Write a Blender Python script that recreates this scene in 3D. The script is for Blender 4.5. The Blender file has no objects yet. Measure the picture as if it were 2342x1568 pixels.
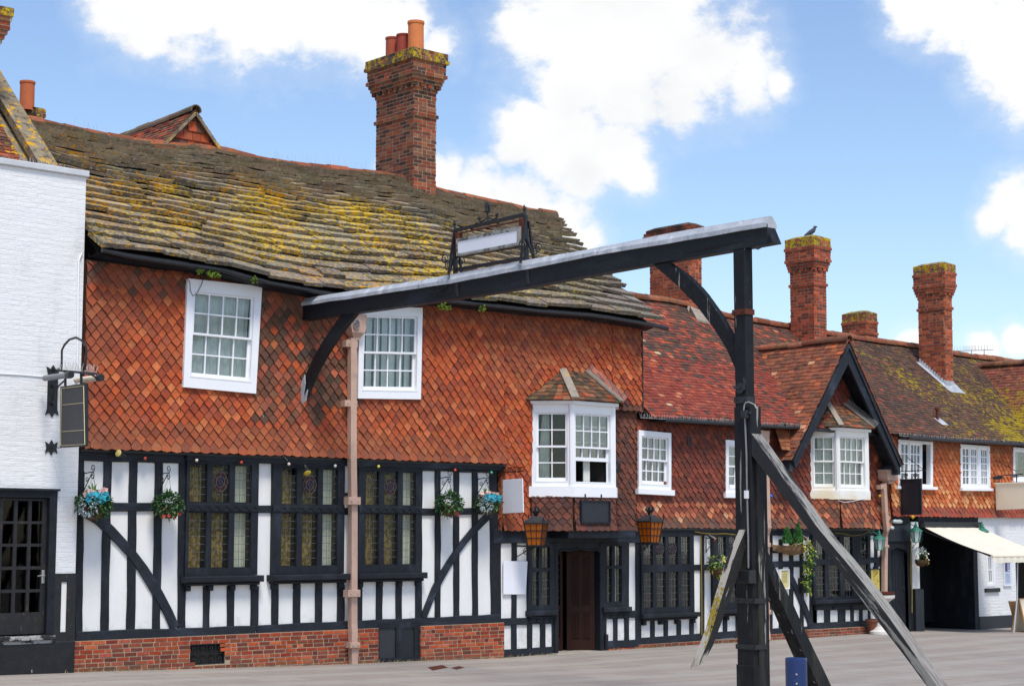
import bpy, bmesh, math, random
from mathutils import Vector, noise
rnd = random.Random(7)
SC = bpy.context.scene
COL = SC.collection
# ------------------------------------------------------------------ camera maths (facade = plane Y 0, street on -Y, X along the street)
W0, H0, FPX = 2342., 1568., 3996.
PITCH = math.atan(441 / 3996.)
ANG = math.atan2(4489, 4020)
CAMH, CAMD = 2.2, 24.4
fh = (math.cos(ANG), math.sin(ANG)); rt = (math.sin(ANG), -math.cos(ANG))
cp, sp = math.cos(PITCH), math.sin(PITCH)

def ray(px, py):
    k = (px - W0 / 2) / FPX; m = (H0 / 2 - py) / FPX
    h = cp - m * sp; z = sp + m * cp
    return (fh[0] * h + rt[0] * k, fh[1] * h + rt[1] * k, z)

class Pl:
    """vertical plane frame: a along, b up, c outward"""
    def __init__(s, ox, oy, deg=0.):
        t = math.radians(deg); s.ox, s.oy = ox, oy
        s.d = (math.cos(t), math.sin(t)); s.n = (math.sin(t), -math.cos(t))
    def T(s, a, b, c):
        return (s.ox + a * s.d[0] + c * s.n[0], s.oy + a * s.d[1] + c * s.n[1], b)
    def at(s, px, py, c=0.):
        d = ray(px, py)
        o = (s.ox + c * s.n[0], s.oy + c * s.n[1])
        den = d[0] * s.n[0] + d[1] * s.n[1]
        t = (o[0] * s.n[0] + (o[1] + CAMD) * s.n[1]) / den
        x, y = d[0] * t, d[1] * t - CAMD
        return ((x - s.ox) * s.d[0] + (y - s.oy) * s.d[1], d[2] * t + CAMH)

F = Pl(0, 0, 0)

def G(px, py, z=0.):
    d = ray(px, py); t = (z - CAMH) / d[2]
    return (d[0] * t, d[1] * t - CAMD, z)

GP = [(-200, .45), (5, .28), (10, .22), (13, .16), (17, .06), (21.6, -.02), (23.5, 0), (29, 0.), (33, .03), (37, -.05), (45, -.05), (400, -.05)]
def gz(x):
    for (x0, z0), (x1, z1) in zip(GP, GP[1:]):
        if x <= x1: return z0 + (z1 - z0) * (x - x0) / (x1 - x0)
    return GP[-1][1]

# crop pixel helpers (enlarged views of the photo -> full-view pixels)
def mk(ox, oy, s): return lambda x, y: (ox + s * x, oy + s * y)
ID = mk(0, 0, 1)
K5 = mk(0, 1006.3, .3583); K6 = mk(548.9, 1006.3, .3581); KD = mk(1097.8, 1134.4, .2567)
KC = mk(1427, 1152.6, .2649); KR = mk(1829.6, 914.8, .29174); KS = mk(1793, 1134.4, .2765)
KG = mk(1738.1, 494, .35); KB = mk(1097.8, 823.3, .245); KW = mk(402.5, 585.5, .3034)
KL = mk(0, 548.9, .3267); KN = mk(0, 1088.6, .3058); KT = mk(1427, 457.4, .2917)
KM = mk(1427, 878.2, .2917); K1 = mk(0, 0, .3734); K2 = mk(585.5, 0, .3734); K7 = mk(1006.3, 457.4, .29165)

# ------------------------------------------------------------------ mesh builder
ROOT = {}
def world0(o):
    return ROOT.get(o.name, Vector((0, 0, 0)))

class MB:
    def __init__(s): s.v = []; s.f = []; s.c = []; s.adds = []
    def each(s, name, mat, parent):
        """every added piece becomes a part of its own"""
        for vs, fs, col in s.adds:
            m = MB(); m.add(vs, fs, col); m.build(name, mat, parent)
    def add(s, vs, fs, col=(1, 1, 1)):
        s.adds.append((vs, fs, col))
        n = len(s.v); s.v += [tuple(v) for v in vs]
        s.f += [tuple(i + n for i in f) for f in fs]
        if isinstance(col, list): s.c += col
        else: s.c += [col] * len(vs)
        return n
    def build(s, name, mat, parent=None, smooth=False, fix=True):
        me = bpy.data.meshes.new(name)
        if parent is not None: o0 = world0(parent)
        else:
            xs = [v[0] for v in s.v]; ys = [v[1] for v in s.v]; zs = [v[2] for v in s.v]
            o0 = Vector(((min(xs) + max(xs)) / 2, (min(ys) + max(ys)) / 2, min(zs)))
        me.from_pydata([(v[0] - o0.x, v[1] - o0.y, v[2] - o0.z) for v in s.v], [], s.f)
        at = me.attributes.new('tint', 'FLOAT_COLOR', 'POINT')
        at.data.foreach_set('color', [x for c in s.c for x in (c[0], c[1], c[2], 1.0)])
        if fix:
            bm = bmesh.new(); bm.from_mesh(me); bmesh.ops.recalc_face_normals(bm, faces=bm.faces); bm.to_mesh(me); bm.free()
        if smooth:
            for p in me.polygons: p.use_smooth = True
        me.materials.append(mat)
        o = bpy.data.objects.new(name, me); COL.objects.link(o)
        if parent is not None:
            o.parent = parent; ROOT[o.name] = o0
        else:
            o.location = o0; ROOT[o.name] = o0
        return o

def thing(name, label, cat, loc, group=None):
    o = bpy.data.objects.new(name, None); COL.objects.link(o)
    o.location = loc; o.empty_display_size = .2
    ROOT[o.name] = Vector(loc)
    return tag(o, label, cat, group)

def tag(o, label, cat, group=None):
    o['label'] = label; o['category'] = cat
    if group: o['group'] = group
    return o

# ------------------------------------------------------------------ shapes
def wobble(pts, amp, seg=.22):
    out = []
    n = len(pts)
    for i in range(n):
        a = pts[i]; b = pts[(i + 1) % n]
        L = math.hypot(b[0] - a[0], b[1] - a[1]); k = max(1, int(L / seg))
        for j in range(k):
            t = j / k
            x = a[0] + (b[0] - a[0]) * t; y = a[1] + (b[1] - a[1]) * t
            if j and L > seg * 1.5:
                nx, ny = -(b[1] - a[1]) / L, (b[0] - a[0]) / L
                w = amp * 2 * noise.noise(Vector((x * 1.7, y * 1.7, i * 3.1))) + rnd.uniform(-amp, amp) * .35
                x += nx * w; y += ny * w
            out.append((x, y))
    return out

def inset(pts, d):
    n = len(pts); out = []
    area = sum(pts[i][0] * pts[(i + 1) % n][1] - pts[(i + 1) % n][0] * pts[i][1] for i in range(n))
    sg = 1 if area > 0 else -1
    for i in range(n):
        p0, p1, p2 = pts[i - 1], pts[i], pts[(i + 1) % n]
        e1 = Vector((p1[0] - p0[0], p1[1] - p0[1])); e2 = Vector((p2[0] - p1[0], p2[1] - p1[1]))
        if e1.length < 1e-6 or e2.length < 1e-6: out.append(p1); continue
        e1.normalize(); e2.normalize()
        n1 = Vector((-e1.y, e1.x)) * sg; n2 = Vector((-e2.y, e2.x)) * sg
        m = n1 + n2
        if m.length < .2: out.append(p1); continue
        m.normalize(); k = d / max(.35, m.dot(n1))
        out.append((p1[0] + m.x * k, p1[1] + m.y * k))
    return out

def poly(mb, pl, pts, c0, c1, col=(1, 1, 1), bev=0., wob=0.):
    """prism over polygon pts (a,b), from depth c0 to front c1"""
    if wob: pts = wobble(pts, wob)
    n = len(pts); vs = [pl.T(a, b, c0) for a, b in pts]
    fs = [tuple(range(n))]
    if bev:
        vs += [pl.T(a, b, c1 - bev) for a, b in pts] + [pl.T(a, b, c1) for a, b in inset(pts, bev)]
        rings = 3
    else:
        vs += [pl.T(a, b, c1) for a, b in pts]; rings = 2
    for r in range(rings - 1):
        for i in range(n):
            j = (i + 1) % n
            fs.append((r * n + i, r * n + j, (r + 1) * n + j, (r + 1) * n + i))
    fs.append(tuple((rings - 1) * n + i for i in reversed(range(n))))
    mb.add(vs, fs, col)

def rect(mb, pl, a0, a1, b0, b1, c0, c1, col=(1, 1, 1), bev=0., wob=0.):
    poly(mb, pl, [(a0, b0), (a1, b0), (a1, b1), (a0, b1)], c0, c1, col, bev, wob)

def pq(mb, pl, K, pxs, c0, c1, col=(1, 1, 1), bev=0., wob=0.):
    poly(mb, pl, [pl.at(*K(x, y), c1) for x, y in pxs], c0, c1, col, bev, wob)

def bar(mb, pl, K, x0t, x1t, yt, x0b, x1b, yb, c0, c1, col=(1, 1, 1), bev=0., wob=0.):
    pq(mb, pl, K, [(x0t, yt), (x1t, yt), (x1b, yb), (x0b, yb)], c0, c1, col, bev, wob)

def RR(pl, K, x0, y0, x1, y1, c=0.):
    xm, ym = (x0 + x1) / 2, (y0 + y1) / 2
    return (pl.at(*K(x0, ym), c)[0], pl.at(*K(x1, ym), c)[0], pl.at(*K(xm, y1), c)[1], pl.at(*K(xm, y0), c)[1])

def strip(mb, pl, A, B, c0, c1, col=(1, 1, 1)):
    """solid between two polylines A and B (a,b)"""
    n = len(A)
    vs = [pl.T(*p, c0) for p in A] + [pl.T(*p, c0) for p in B] + [pl.T(*p, c1) for p in A] + [pl.T(*p, c1) for p in B]
    fs = []
    for i in range(n - 1):
        fs += [(i, i + 1, n + i + 1, n + i), (2 * n + i, 3 * n + i, 3 * n + i + 1, 2 * n + i + 1),
               (i, 2 * n + i, 2 * n + i + 1, i + 1), (n + i, n + i + 1, 3 * n + i + 1, 3 * n + i)]
    fs += [(0, n, 3 * n, 2 * n), (n - 1, 3 * n - 1, 4 * n - 1, 2 * n - 1)]
    mb.add(vs, fs, col)

def resample(pts, n):
    L = [0]
    for p, q in zip(pts, pts[1:]): L.append(L[-1] + math.dist(p, q))
    out = []
    for i in range(n):
        t = L[-1] * i / (n - 1); k = 0
        while k < len(L) - 2 and t > L[k + 1]: k += 1
        u = (t - L[k]) / max(1e-9, L[k + 1] - L[k])
        out.append(tuple(a + (b - a) * u for a, b in zip(pts[k], pts[k + 1])))
    return out

def holes_rect(mb, pl, a0, a1, b0, b1, holes, c0, c1, col=(1, 1, 1), bev=0.):
    """slab with rectangular holes, cut into butted strips of one front face"""
    A = sorted({a0, a1} | {min(max(h[i], a0), a1) for h in holes for i in (0, 1)})
    B = sorted({b0, b1} | {min(max(h[i], b0), b1) for h in holes for i in (2, 3)})
    solid = lambda i, j: not any(h[0] - 1e-6 < (A[i] + A[i + 1]) / 2 < h[1] + 1e-6 and h[2] - 1e-6 < (B[j] + B[j + 1]) / 2 < h[3] + 1e-6 for h in holes)
    S = {(i, j) for i in range(len(A) - 1) for j in range(len(B) - 1) if solid(i, j)}
    idx = {}; vs = []; fs = []
    def V(i, j, k):
        if (i, j, k) not in idx:
            idx[(i, j, k)] = len(vs); vs.append(pl.T(A[i], B[j], (c0, c1)[k]))
        return idx[(i, j, k)]
    for i, j in S:
        fs.append((V(i, j, 1), V(i + 1, j, 1), V(i + 1, j + 1, 1), V(i, j + 1, 1)))
        fs.append((V(i, j, 0), V(i, j + 1, 0), V(i + 1, j + 1, 0), V(i + 1, j, 0)))
        if (i - 1, j) not in S: fs.append((V(i, j, 0), V(i, j, 1), V(i, j + 1, 1), V(i, j + 1, 0)))
        if (i + 1, j) not in S: fs.append((V(i + 1, j, 0), V(i + 1, j + 1, 0), V(i + 1, j + 1, 1), V(i + 1, j, 1)))
        if (i, j - 1) not in S: fs.append((V(i, j, 0), V(i + 1, j, 0), V(i + 1, j, 1), V(i, j, 1)))
        if (i, j + 1) not in S: fs.append((V(i, j + 1, 0), V(i, j + 1, 1), V(i + 1, j + 1, 1), V(i + 1, j + 1, 0)))
    mb.add(vs, fs, col)

def tube(mb, pts, r, n=6, col=(1, 1, 1), cap=True):
    pts = [Vector(p) for p in pts]; m = len(pts)
    rs = r if isinstance(r, (list, tuple)) else [r] * m
    vs = []; fs = []
    up = Vector((0, 0, 1)); prev = None
    for i, p in enumerate(pts):
        d = (pts[min(i + 1, m - 1)] - pts[max(i - 1, 0)])
        if d.length < 1e-9: d = Vector((0, 0, 1))
        d.normalize()
        if prev is None:
            x = d.cross(up) if abs(d.z) < .95 else d.cross(Vector((1, 0, 0)))
        else: x = prev - d * prev.dot(d)
        x.normalize(); y = d.cross(x); prev = x
        for k in range(n):
            a = 2 * math.pi * (k + .5) / n
            vs.append(p + (x * math.cos(a) + y * math.sin(a)) * rs[i])
    for i in range(m - 1):
        for k in range(n):
            fs.append((i * n + k, i * n + (k + 1) % n, (i + 1) * n + (k + 1) % n, (i + 1) * n + k))
    if cap: fs += [tuple(range(n - 1, -1, -1)), tuple((m - 1) * n + k for k in range(n))]
    mb.add(vs, fs, col)

def lathe(mb, o, prof, n=20, col=(1, 1, 1), caps=True):
    vs = []; fs = []
    for r, z in prof:
        for k in range(n):
            a = 2 * math.pi * k / n
            vs.append((o[0] + r * math.cos(a), o[1] + r * math.sin(a), o[2] + z))
    m = len(prof)
    for i in range(m - 1):
        for k in range(n):
            fs.append((i * n + k, i * n + (k + 1) % n, (i + 1) * n + (k + 1) % n, (i + 1) * n + k))
    if caps: fs += [tuple(range(n - 1, -1, -1)), tuple((m - 1) * n + k for k in range(n))]
    mb.add(vs, fs, col)

def obox(mb, p0, p1, w, h, col=(1, 1, 1), up=(0, 0, 1), taper=1.):
    """box beam from p0 to p1, width w (sideways) and height h"""
    p0, p1 = Vector(p0), Vector(p1); d = (p1 - p0).normalized(); up = Vector(up)
    x = d.cross(up).normalized(); y = x.cross(d)
    vs = []
    for p, k in ((p0, 1.), (p1, taper)):
        for sx, sy in ((-1, -1), (1, -1), (1, 1), (-1, 1)):
            vs.append(p + x * (sx * w * k / 2) + y * (sy * h * k / 2))
    mb.add(vs, [(3, 2, 1, 0), (4, 5, 6, 7), (0, 1, 5, 4), (1, 2, 6, 5), (2, 3, 7, 6), (3, 0, 4, 7)], col)

def box(mb, x0, x1, y0, y1, z0, z1, col=(1, 1, 1)):
    vs = [(x, y, z) for z in (z0, z1) for x, y in ((x0, y0), (x1, y0), (x1, y1), (x0, y1))]
    mb.add(vs, [(3, 2, 1, 0), (4, 5, 6, 7), (0, 1, 5, 4), (1, 2, 6, 5), (2, 3, 7, 6), (3, 0, 4, 7)], col)

def sphere(mb, o, r, n=10, m=7, col=(1, 1, 1), sz=1.):
    prof = [(r * math.sin(math.pi * i / m), -r * sz * math.cos(math.pi * i / m)) for i in range(m + 1)]
    prof[0] = (r * .02, prof[0][1]); prof[-1] = (r * .02, prof[-1][1])
    lathe(mb, o, prof, n, col)

def lerp3(a, b, t): return tuple(x + (y - x) * t for x, y in zip(a, b))
def jit(c, a):
    k = 1 + rnd.uniform(-a, a)
    return tuple(max(0, x * k * (1 + rnd.uniform(-a, a) * .25)) for x in c)

# ------------------------------------------------------------------ materials
class NT:
    def __init__(s, name):
        s.m = bpy.data.materials.new(name); s.m.use_nodes = True
        s.t = s.m.node_tree; s.t.nodes.clear()
        s.out = s.n('ShaderNodeOutputMaterial')
    def n(s, typ, **kw):
        nd = s.t.nodes.new(typ)
        for k, v in kw.items(): setattr(nd, k, v)
        return nd
    def l(s, a, b): s.t.links.new(a, b)
    def val(s, sock, v):
        if hasattr(v, 'links') or isinstance(v, bpy.types.NodeSocket): s.l(v, sock)
        else: sock.default_value = v
    def math(s, op, a, b=0., clamp=False):
        nd = s.n('ShaderNodeMath', operation=op, use_clamp=clamp); s.val(nd.inputs[0], a); s.val(nd.inputs[1], b); return nd.outputs[0]
    def mix(s, f, a, b, mode='MIX'):
        nd = s.n('ShaderNodeMix', data_type='RGBA', blend_type=mode)
        s.val(nd.inputs[0], f)
        for i, v in ((6, a), (7, b)):
            if isinstance(v, tuple): v = (*v[:3], 1.)
            s.val(nd.inputs[i], v)
        return nd.outputs[2]
    def pos(s, scale=(1, 1, 1)):
        g = s.n('ShaderNodeNewGeometry')
        mp = s.n('ShaderNodeMapping')
        if len(scale) > 3:      # (sx, sy, sz, rotation axis, degrees): grain that runs along a sloping timber
            mp.vector_type = 'TEXTURE'; mp.inputs['Rotation'].default_value['XYZ'.index(scale[3])] = math.radians(scale[4])
            mp.inputs['Scale'].default_value = [1 / q for q in scale[:3]]
        else: mp.inputs['Scale'].default_value = scale
        s.l(g.outputs['Position'], mp.inputs['Vector']); return mp.outputs[0]
    def noise(s, scale, detail=4., rough=.6, stretch=(1, 1, 1), vec=None):
        nd = s.n('ShaderNodeTexNoise'); nd.inputs['Scale'].default_value = scale
        nd.inputs['Detail'].default_value = detail; nd.inputs['Roughness'].default_value = rough
        s.l(vec if vec else s.pos(stretch), nd.inputs['Vector']); return nd.outputs['Fac']
    def ramp(s, v, lo, hi):
        nd = s.n('ShaderNodeMapRange', interpolation_type='SMOOTHSTEP'); s.val(nd.inputs[0], v)
        nd.inputs[1].default_value = lo; nd.inputs[2].default_value = hi; return nd.outputs[0]
    def axis(s, ax, lo, hi, v0=0., v1=1.):
        g = s.n('ShaderNodeNewGeometry'); sx = s.n('ShaderNodeSeparateXYZ'); s.l(g.outputs['Normal' if ax[0] == 'N' else 'Position'], sx.inputs[0])
        nd = s.n('ShaderNodeMapRange'); s.l(sx.outputs['XYZ'.index(ax[-1])], nd.inputs[0])
        nd.inputs[1].default_value = lo; nd.inputs[2].default_value = hi; nd.inputs[3].default_value = v0; nd.inputs[4].default_value = v1
        return nd.outputs[0]

def mat(name, col=None, var=.2, vs=7., rough=.8, bump=0., bs=60., spec=.3, layers=(), metal=0., stretch=(1, 1, 1), bstretch=(1, 1, 1), emit=0., bdist=.01):
    t = NT(name)
    if col is None:
        at = t.n('ShaderNodeAttribute', attribute_name='tint'); base = at.outputs['Color']
    else:
        base = (*col, 1.)
    if var:
        nz = t.noise(vs, 5, .65, stretch)
        k = t.n('ShaderNodeMapRange'); t.l(nz, k.inputs[0]); k.inputs[1].default_value = .25; k.inputs[2].default_value = .75
        k.inputs[3].default_value = 1 - var; k.inputs[4].default_value = 1 + var
        vm = t.n('ShaderNodeVectorMath', operation='SCALE'); t.val(vm.inputs[0], base if not isinstance(base, tuple) else base[:3]); t.l(k.outputs[0], vm.inputs['Scale'])
        base = vm.outputs[0]
    for L in layers:
        nz = t.noise(L.get('scale', 5), L.get('detail', 5), L.get('rough', .6), L.get('stretch', (1, 1, 1)))
        for ax, lo, hi, v0, v1 in L.get('bias', ()):
            nz = t.math('ADD', nz, t.axis(ax, lo, hi, v0, v1))
        if 'patch' in L:
            ps, pa = L['patch']
            nz = t.math('ADD', nz, t.math('MULTIPLY', t.math('SUBTRACT', t.noise(ps, 3, .5), .5), pa))
        fac = t.ramp(nz, L['lo'], L['hi'])
        if 'amt' in L: fac = t.math('MULTIPLY', fac, L['amt'])
        base = t.mix(fac, base, L['col'])
    b = t.n('ShaderNodeBsdfPrincipled')
    t.val(b.inputs['Base Color'], base); b.inputs['Roughness'].default_value = rough; b.inputs['Metallic'].default_value = metal
    b.inputs['Specular IOR Level'].default_value = spec
    if emit:
        t.val(b.inputs['Emission Color'], base); b.inputs['Emission Strength'].default_value = emit
    if bump:
        bn = t.n('ShaderNodeBump'); bn.inputs['Strength'].default_value = bump; bn.inputs['Distance'].default_value = bdist
        t.l(t.noise(bs, 4, .65, bstretch), bn.inputs['Height']); t.l(bn.outputs[0], b.inputs['Normal'])
    t.l(b.outputs[0], t.out.inputs['Surface'])
    return t.m

M = {}
LY = (.64, .43, .012); LO = (.60, .29, .012); LW = (.42, .42, .38)
M['plaster'] = mat('white_plaster', (.765, .755, .735), .05, 2.5, .85, .25, 30, layers=[dict(col=(.62, .63, .64), scale=1.6, lo=.5, hi=.8, amt=.45, stretch=(2, 2, .5)), dict(col=(.45, .45, .44), scale=22, lo=.68, hi=.78, amt=.5), dict(col=(.46, .45, .43), scale=5, lo=.52, hi=.75, amt=.5, bias=[('Z', .7, 1.1, .12, -.2)])])
M['timber'] = mat('black_timber', (.010, .012, .017), .45, 9, .6, .45, 40, .28, layers=[dict(col=(.030, .038, .052), scale=3, lo=.5, hi=.8, stretch=(1, 1, .35)), dict(col=(.17, .17, .17), scale=38, lo=.72, hi=.8, amt=.6)], bstretch=(3, 3, .4))
M['timber_h'] = mat('black_timber_beam', (.012, .015, .022), .45, 9, .55, .45, 40, .32, layers=[dict(col=(.050, .068, .098), scale=2.2, lo=.5, hi=.8, stretch=(.5, 1, 1)), dict(col=(.17, .17, .17), scale=38, lo=.72, hi=.8, amt=.6)], bstretch=(.4, 3, 3))
M['tile'] = mat('clay_hanging_tile', None, .22, 18, .82, .5, 70, .25, layers=[dict(col=(.17, .065, .04), scale=1.6, lo=.50, hi=.78, amt=.55, stretch=(1, 1, .35)), dict(col=(.13, .06, .045), scale=6, lo=.60, hi=.75, amt=.5), dict(col=(.55, .50, .42), scale=30, lo=.74, hi=.80, amt=.5), dict(col=(.50, .33, .02), scale=2.0, lo=.73, hi=.78, detail=8)])
M['stone_slab'] = mat('sandstone_slab', None, .35, 14, .9, .9, 45, .2, layers=[
    dict(col=LW, scale=18, lo=.54, hi=.64, amt=.75, rough=.75),
    dict(col=(.045, .036, .028), scale=11, lo=.60, hi=.74, amt=.7),
    dict(col=LO, scale=16, lo=.588, hi=.612, rough=.75, detail=8, stretch=(.6, 1, 1), patch=(.9, .29), bias=[('X', 13, 26, .045, -.035), ('Z', 8.6, 9.2, 0., -.08)]),
    dict(col=LY, scale=18, lo=.588, hi=.612, rough=.75, detail=8, stretch=(.6, 1, 1), patch=(.8, .29), bias=[('X', 13, 17, .0, .025), ('X', 20, 25, .0, -.05), ('Z', 6.4, 7.2, -.03, .03), ('Z', 8.3, 9.0, 0., -.16)])])
M['roof_tile'] = mat('plain_clay_roof_tile', None, .3, 12, .88, .5, 60, .2, layers=[
    dict(col=(.030, .022, .020), scale=5, lo=.55, hi=.75, amt=.7, patch=(.8, .4))])
M['roof_tile_moss'] = mat('mossy_clay_roof_tile', None, .3, 12, .9, .6, 60, .2, layers=[
    dict(col=(.035, .026, .022), scale=5, lo=.5, hi=.75, amt=.7, patch=(.8, .4)),
    dict(col=(.31, .225, .014), scale=8, lo=.565, hi=.68, rough=.72, detail=7, patch=(.5, .5), bias=[('X', 33, 38, -.09, .08), ('Z', 5., 7., .03, -.06)])])
M['brick'] = mat('brick', None, .25, 20, .88, .5, 60, .2, layers=[dict(col=(.05, .035, .03), scale=4, lo=.60, hi=.8, amt=.6)])
M['brick_lichen'] = mat('brick_with_lichen', None, .25, 20, .88, .5, 60, .2, layers=[dict(col=(.10, .085, .065), scale=4, lo=.35, hi=.6, amt=.85), dict(col=(.48, .34, .012), scale=8, lo=.50, hi=.56, detail=7, rough=.75, patch=(1.5, .3))])
M['brick_soot'] = mat('sooty_brick', None, .25, 20, .9, .5, 60, .15, layers=[dict(col=(.022, .019, .018), scale=3, lo=.25, hi=.6, amt=.9)])
M['terracotta'] = mat('terracotta', None, .12, 6, .7, .1, 40, .3)
M['ridge'] = mat('ridge_tile', None, .3, 8, .88, .5, 40, .2, layers=[dict(col=LO, scale=7, lo=.66, hi=.72, amt=.8), dict(col=(.10, .09, .07), scale=5, lo=.5, hi=.7, amt=.7)])
M['mortar'] = mat('cement_mortar', (.30, .26, .21), .25, 8, .92, .6, 40, .2, layers=[dict(col=LO, scale=5, lo=.64, hi=.72, amt=.7)])
M['coping'] = mat('lichened_coping', (.23, .19, .13), .3, 8, .92, .6, 40, .2, layers=[dict(col=(.10, .08, .06), scale=7, lo=.5, hi=.65), dict(col=(.60, .32, .01), scale=6, lo=.53, hi=.60, detail=8, rough=.75)])
M['lead'] = mat('lead_sheet', (.40, .42, .45), .25, 5, .5, .35, 12, .5, layers=[dict(col=(.10, .10, .11), scale=14, lo=.60, hi=.75, stretch=(2, 2, .3)), dict(col=(.62, .63, .65), scale=4, lo=.55, hi=.7)])
M['lead_came'] = mat('lead_came', (.085, .09, .095), .2, 30, .5, 0, spec=.5)
M['white_paint'] = mat('white_gloss_paint', (.82, .83, .85), .03, 4, .35, 0, spec=.5)
M['cream_paint'] = mat('aged_white_paint', (.80, .80, .77), .03, 4, .45, 0, spec=.4, layers=[dict(col=(.72, .62, .42), scale=1.1, lo=.45, hi=.75, bias=[('Z', 2.9, 3.6, .25, -.2)])])
M['gutter'] = mat('black_gutter_paint', (.013, .014, .017), .4, 10, .4, .3, 30, .5, layers=[dict(col=(.35, .35, .36), scale=26, lo=.70, hi=.76, stretch=(.4, 1, 1))])
M['iron'] = mat('black_iron', (.012, .013, .015), .3, 12, .45, .2, 40, .5)
M['black_board'] = mat('black_sign_board', (.012, .015, .022), .15, 8, .45, 0, spec=.5)
M['slate_board'] = mat('dark_grey_board', (.030, .032, .036), .15, 8, .5, .15, 120, .4)
M['gold'] = mat('pale_gold_line', (.62, .52, .27), .1, 20, .5)
M['white_board'] = mat('white_board', (.78, .78, .83), .04, 1.5, .4, 0, spec=.4)
M['cream_board'] = mat('cream_board', (.78, .68, .52), .04, 2, .5)
M['pipe'] = mat('pink_cast_iron_paint', (.50, .33, .25), .14, 4, .5, .15, 20, .4, layers=[dict(col=(.30, .23, .20), scale=5, lo=.55, hi=.75, amt=.6), dict(col=(.16, .09, .05), scale=18, lo=.70, hi=.76)])
M['curtain'] = mat('net_curtain', (.74, .76, .71), .15, 6, .9)
M['blind'] = mat('grey_blind', (.78, .80, .76), .1, 6, .9)
M['curtain_gold'] = mat('patterned_curtain', (.44, .33, .13), .3, 5, .9, layers=[dict(col=(.17, .11, .04), scale=15, lo=.46, hi=.54, detail=1.5, amt=.85), dict(col=(.14, .11, .07), scale=2.5, lo=.5, hi=.7, amt=.6)])
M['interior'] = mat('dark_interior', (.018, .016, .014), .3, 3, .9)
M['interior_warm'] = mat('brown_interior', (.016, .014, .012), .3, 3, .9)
M['pale_interior'] = mat('pale_reveal', (.42, .42, .43), .1, 3, .9)
M['brown_door'] = mat('brown_oak', (.026, .007, .003), .35, 8, .5, .3, 60, .2, stretch=(3, 3, .5))
M['white_brick'] = None
M['old_wood'] = None
M['lamp_body'] = mat('lamp_iron', (.015, .015, .016), .3, 20, .5)
M['green_metal'] = mat('verdigris_paint', (.030, .17, .12), .2, 12, .4, spec=.5)
M['blue_paint'] = mat('blue_paint', (.008, .028, .115), .08, 4, .28, .05, 20, .5, layers=[dict(col=(.25, .32, .45), scale=24, lo=.73, hi=.77, amt=.6)])
M['steel'] = mat('bright_metal', (.55, .54, .50), .1, 10, .3, metal=.8)
M['bulb'] = mat('festoon_bulb', None, .05, 10, .25, spec=.5)
M['leaf'] = mat('leaf', None, .25, 30, .6, spec=.3)
M['wicker'] = mat('wicker', (.09, .045, .022), .4, 40, .8, .8, 90)
M['coir'] = mat('coir_liner', (.17, .10, .05), .4, 14, .95, .9, 30)
M['awning'] = mat('cream_canvas', (.72, .67, .55), .06, 3, .85, .1, 60)
M['cable'] = mat('dark_cable', (.02, .02, .022), .2, 10, .6)
M['pale_cable'] = mat('pale_cable', (.35, .33, .30), .2, 10, .6)
M['yellow_cable'] = mat('ochre_cable', (.24, .17, .015), .2, 10, .6)
M['conduit'] = mat('grey_conduit', (.20, .20, .21), .2, 10, .5)
M['stone'] = mat('pale_cast_stone', (.62, .59, .55), .15, 6, .85, .4, 30)
M['step'] = mat('worn_stone_step', (.34, .31, .26), .25, 6, .85, .4, 30)
M['board_wood'] = mat('pine_board', (.55, .30, .11), .2, 5, .6, stretch=(4, 4, .6))
M['moss'] = mat('moss', None, .3, 30, .95, .6, 60)
M['feather'] = mat('grey_feathers', (.05, .055, .065), .3, 20, .8)
M['spike'] = mat('bird_spike_wire', (.50, .48, .45), .1, 10, .6)
M['aerial'] = mat('aluminium_aerial', (.5, .52, .55), .1, 10, .4, metal=.4)
M['rust'] = mat('rusty_iron', (.10, .025, .012), .4, 15, .8, .4, 40)
M['paper'] = mat('printed_paper', None, .05, 20, .6)

def glass(name, tint=(1, 1, 1), refl=1.0, dark=0., darkcol=(.02, .02, .02)):
    t = NT(name)
    tr = t.n('ShaderNodeBsdfTransparent'); tr.inputs[0].default_value = (*tint, 1)
    gl = t.n('ShaderNodeBsdfGlossy'); gl.inputs['Roughness'].default_value = .02
    fr = t.n('ShaderNodeFresnel'); fr.inputs[0].default_value = 1.5
    bn = t.n('ShaderNodeBump'); bn.inputs['Strength'].default_value = .05; bn.inputs['Distance'].default_value = .01
    t.l(t.noise(3, 1), bn.inputs['Height']); t.l(bn.outputs[0], gl.inputs['Normal'])
    mx = t.n('ShaderNodeMixShader'); t.l(t.math('MULTIPLY', fr.outputs[0], refl), mx.inputs[0])
    t.l(tr.outputs[0], mx.inputs[1]); t.l(gl.outputs[0], mx.inputs[2])
    t.l(mx.outputs[0], t.out.inputs['Surface']); return t.m
M['glass'] = glass('window_glass', (.9, .93, .92), .75)
M['glass_old'] = glass('old_leaded_glass', (.88, .89, .84), .22)
M['glass_dim'] = glass('dark_door_glass', (.5, .48, .44), .45)
M['glass_red'] = mat('dark_red_glass', (.035, .012, .009), .4, 25, .4, spec=.15)
M['glass_blue'] = mat('dark_blue_glass', (.008, .012, .035), .3, 25, .4, spec=.15)

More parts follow.
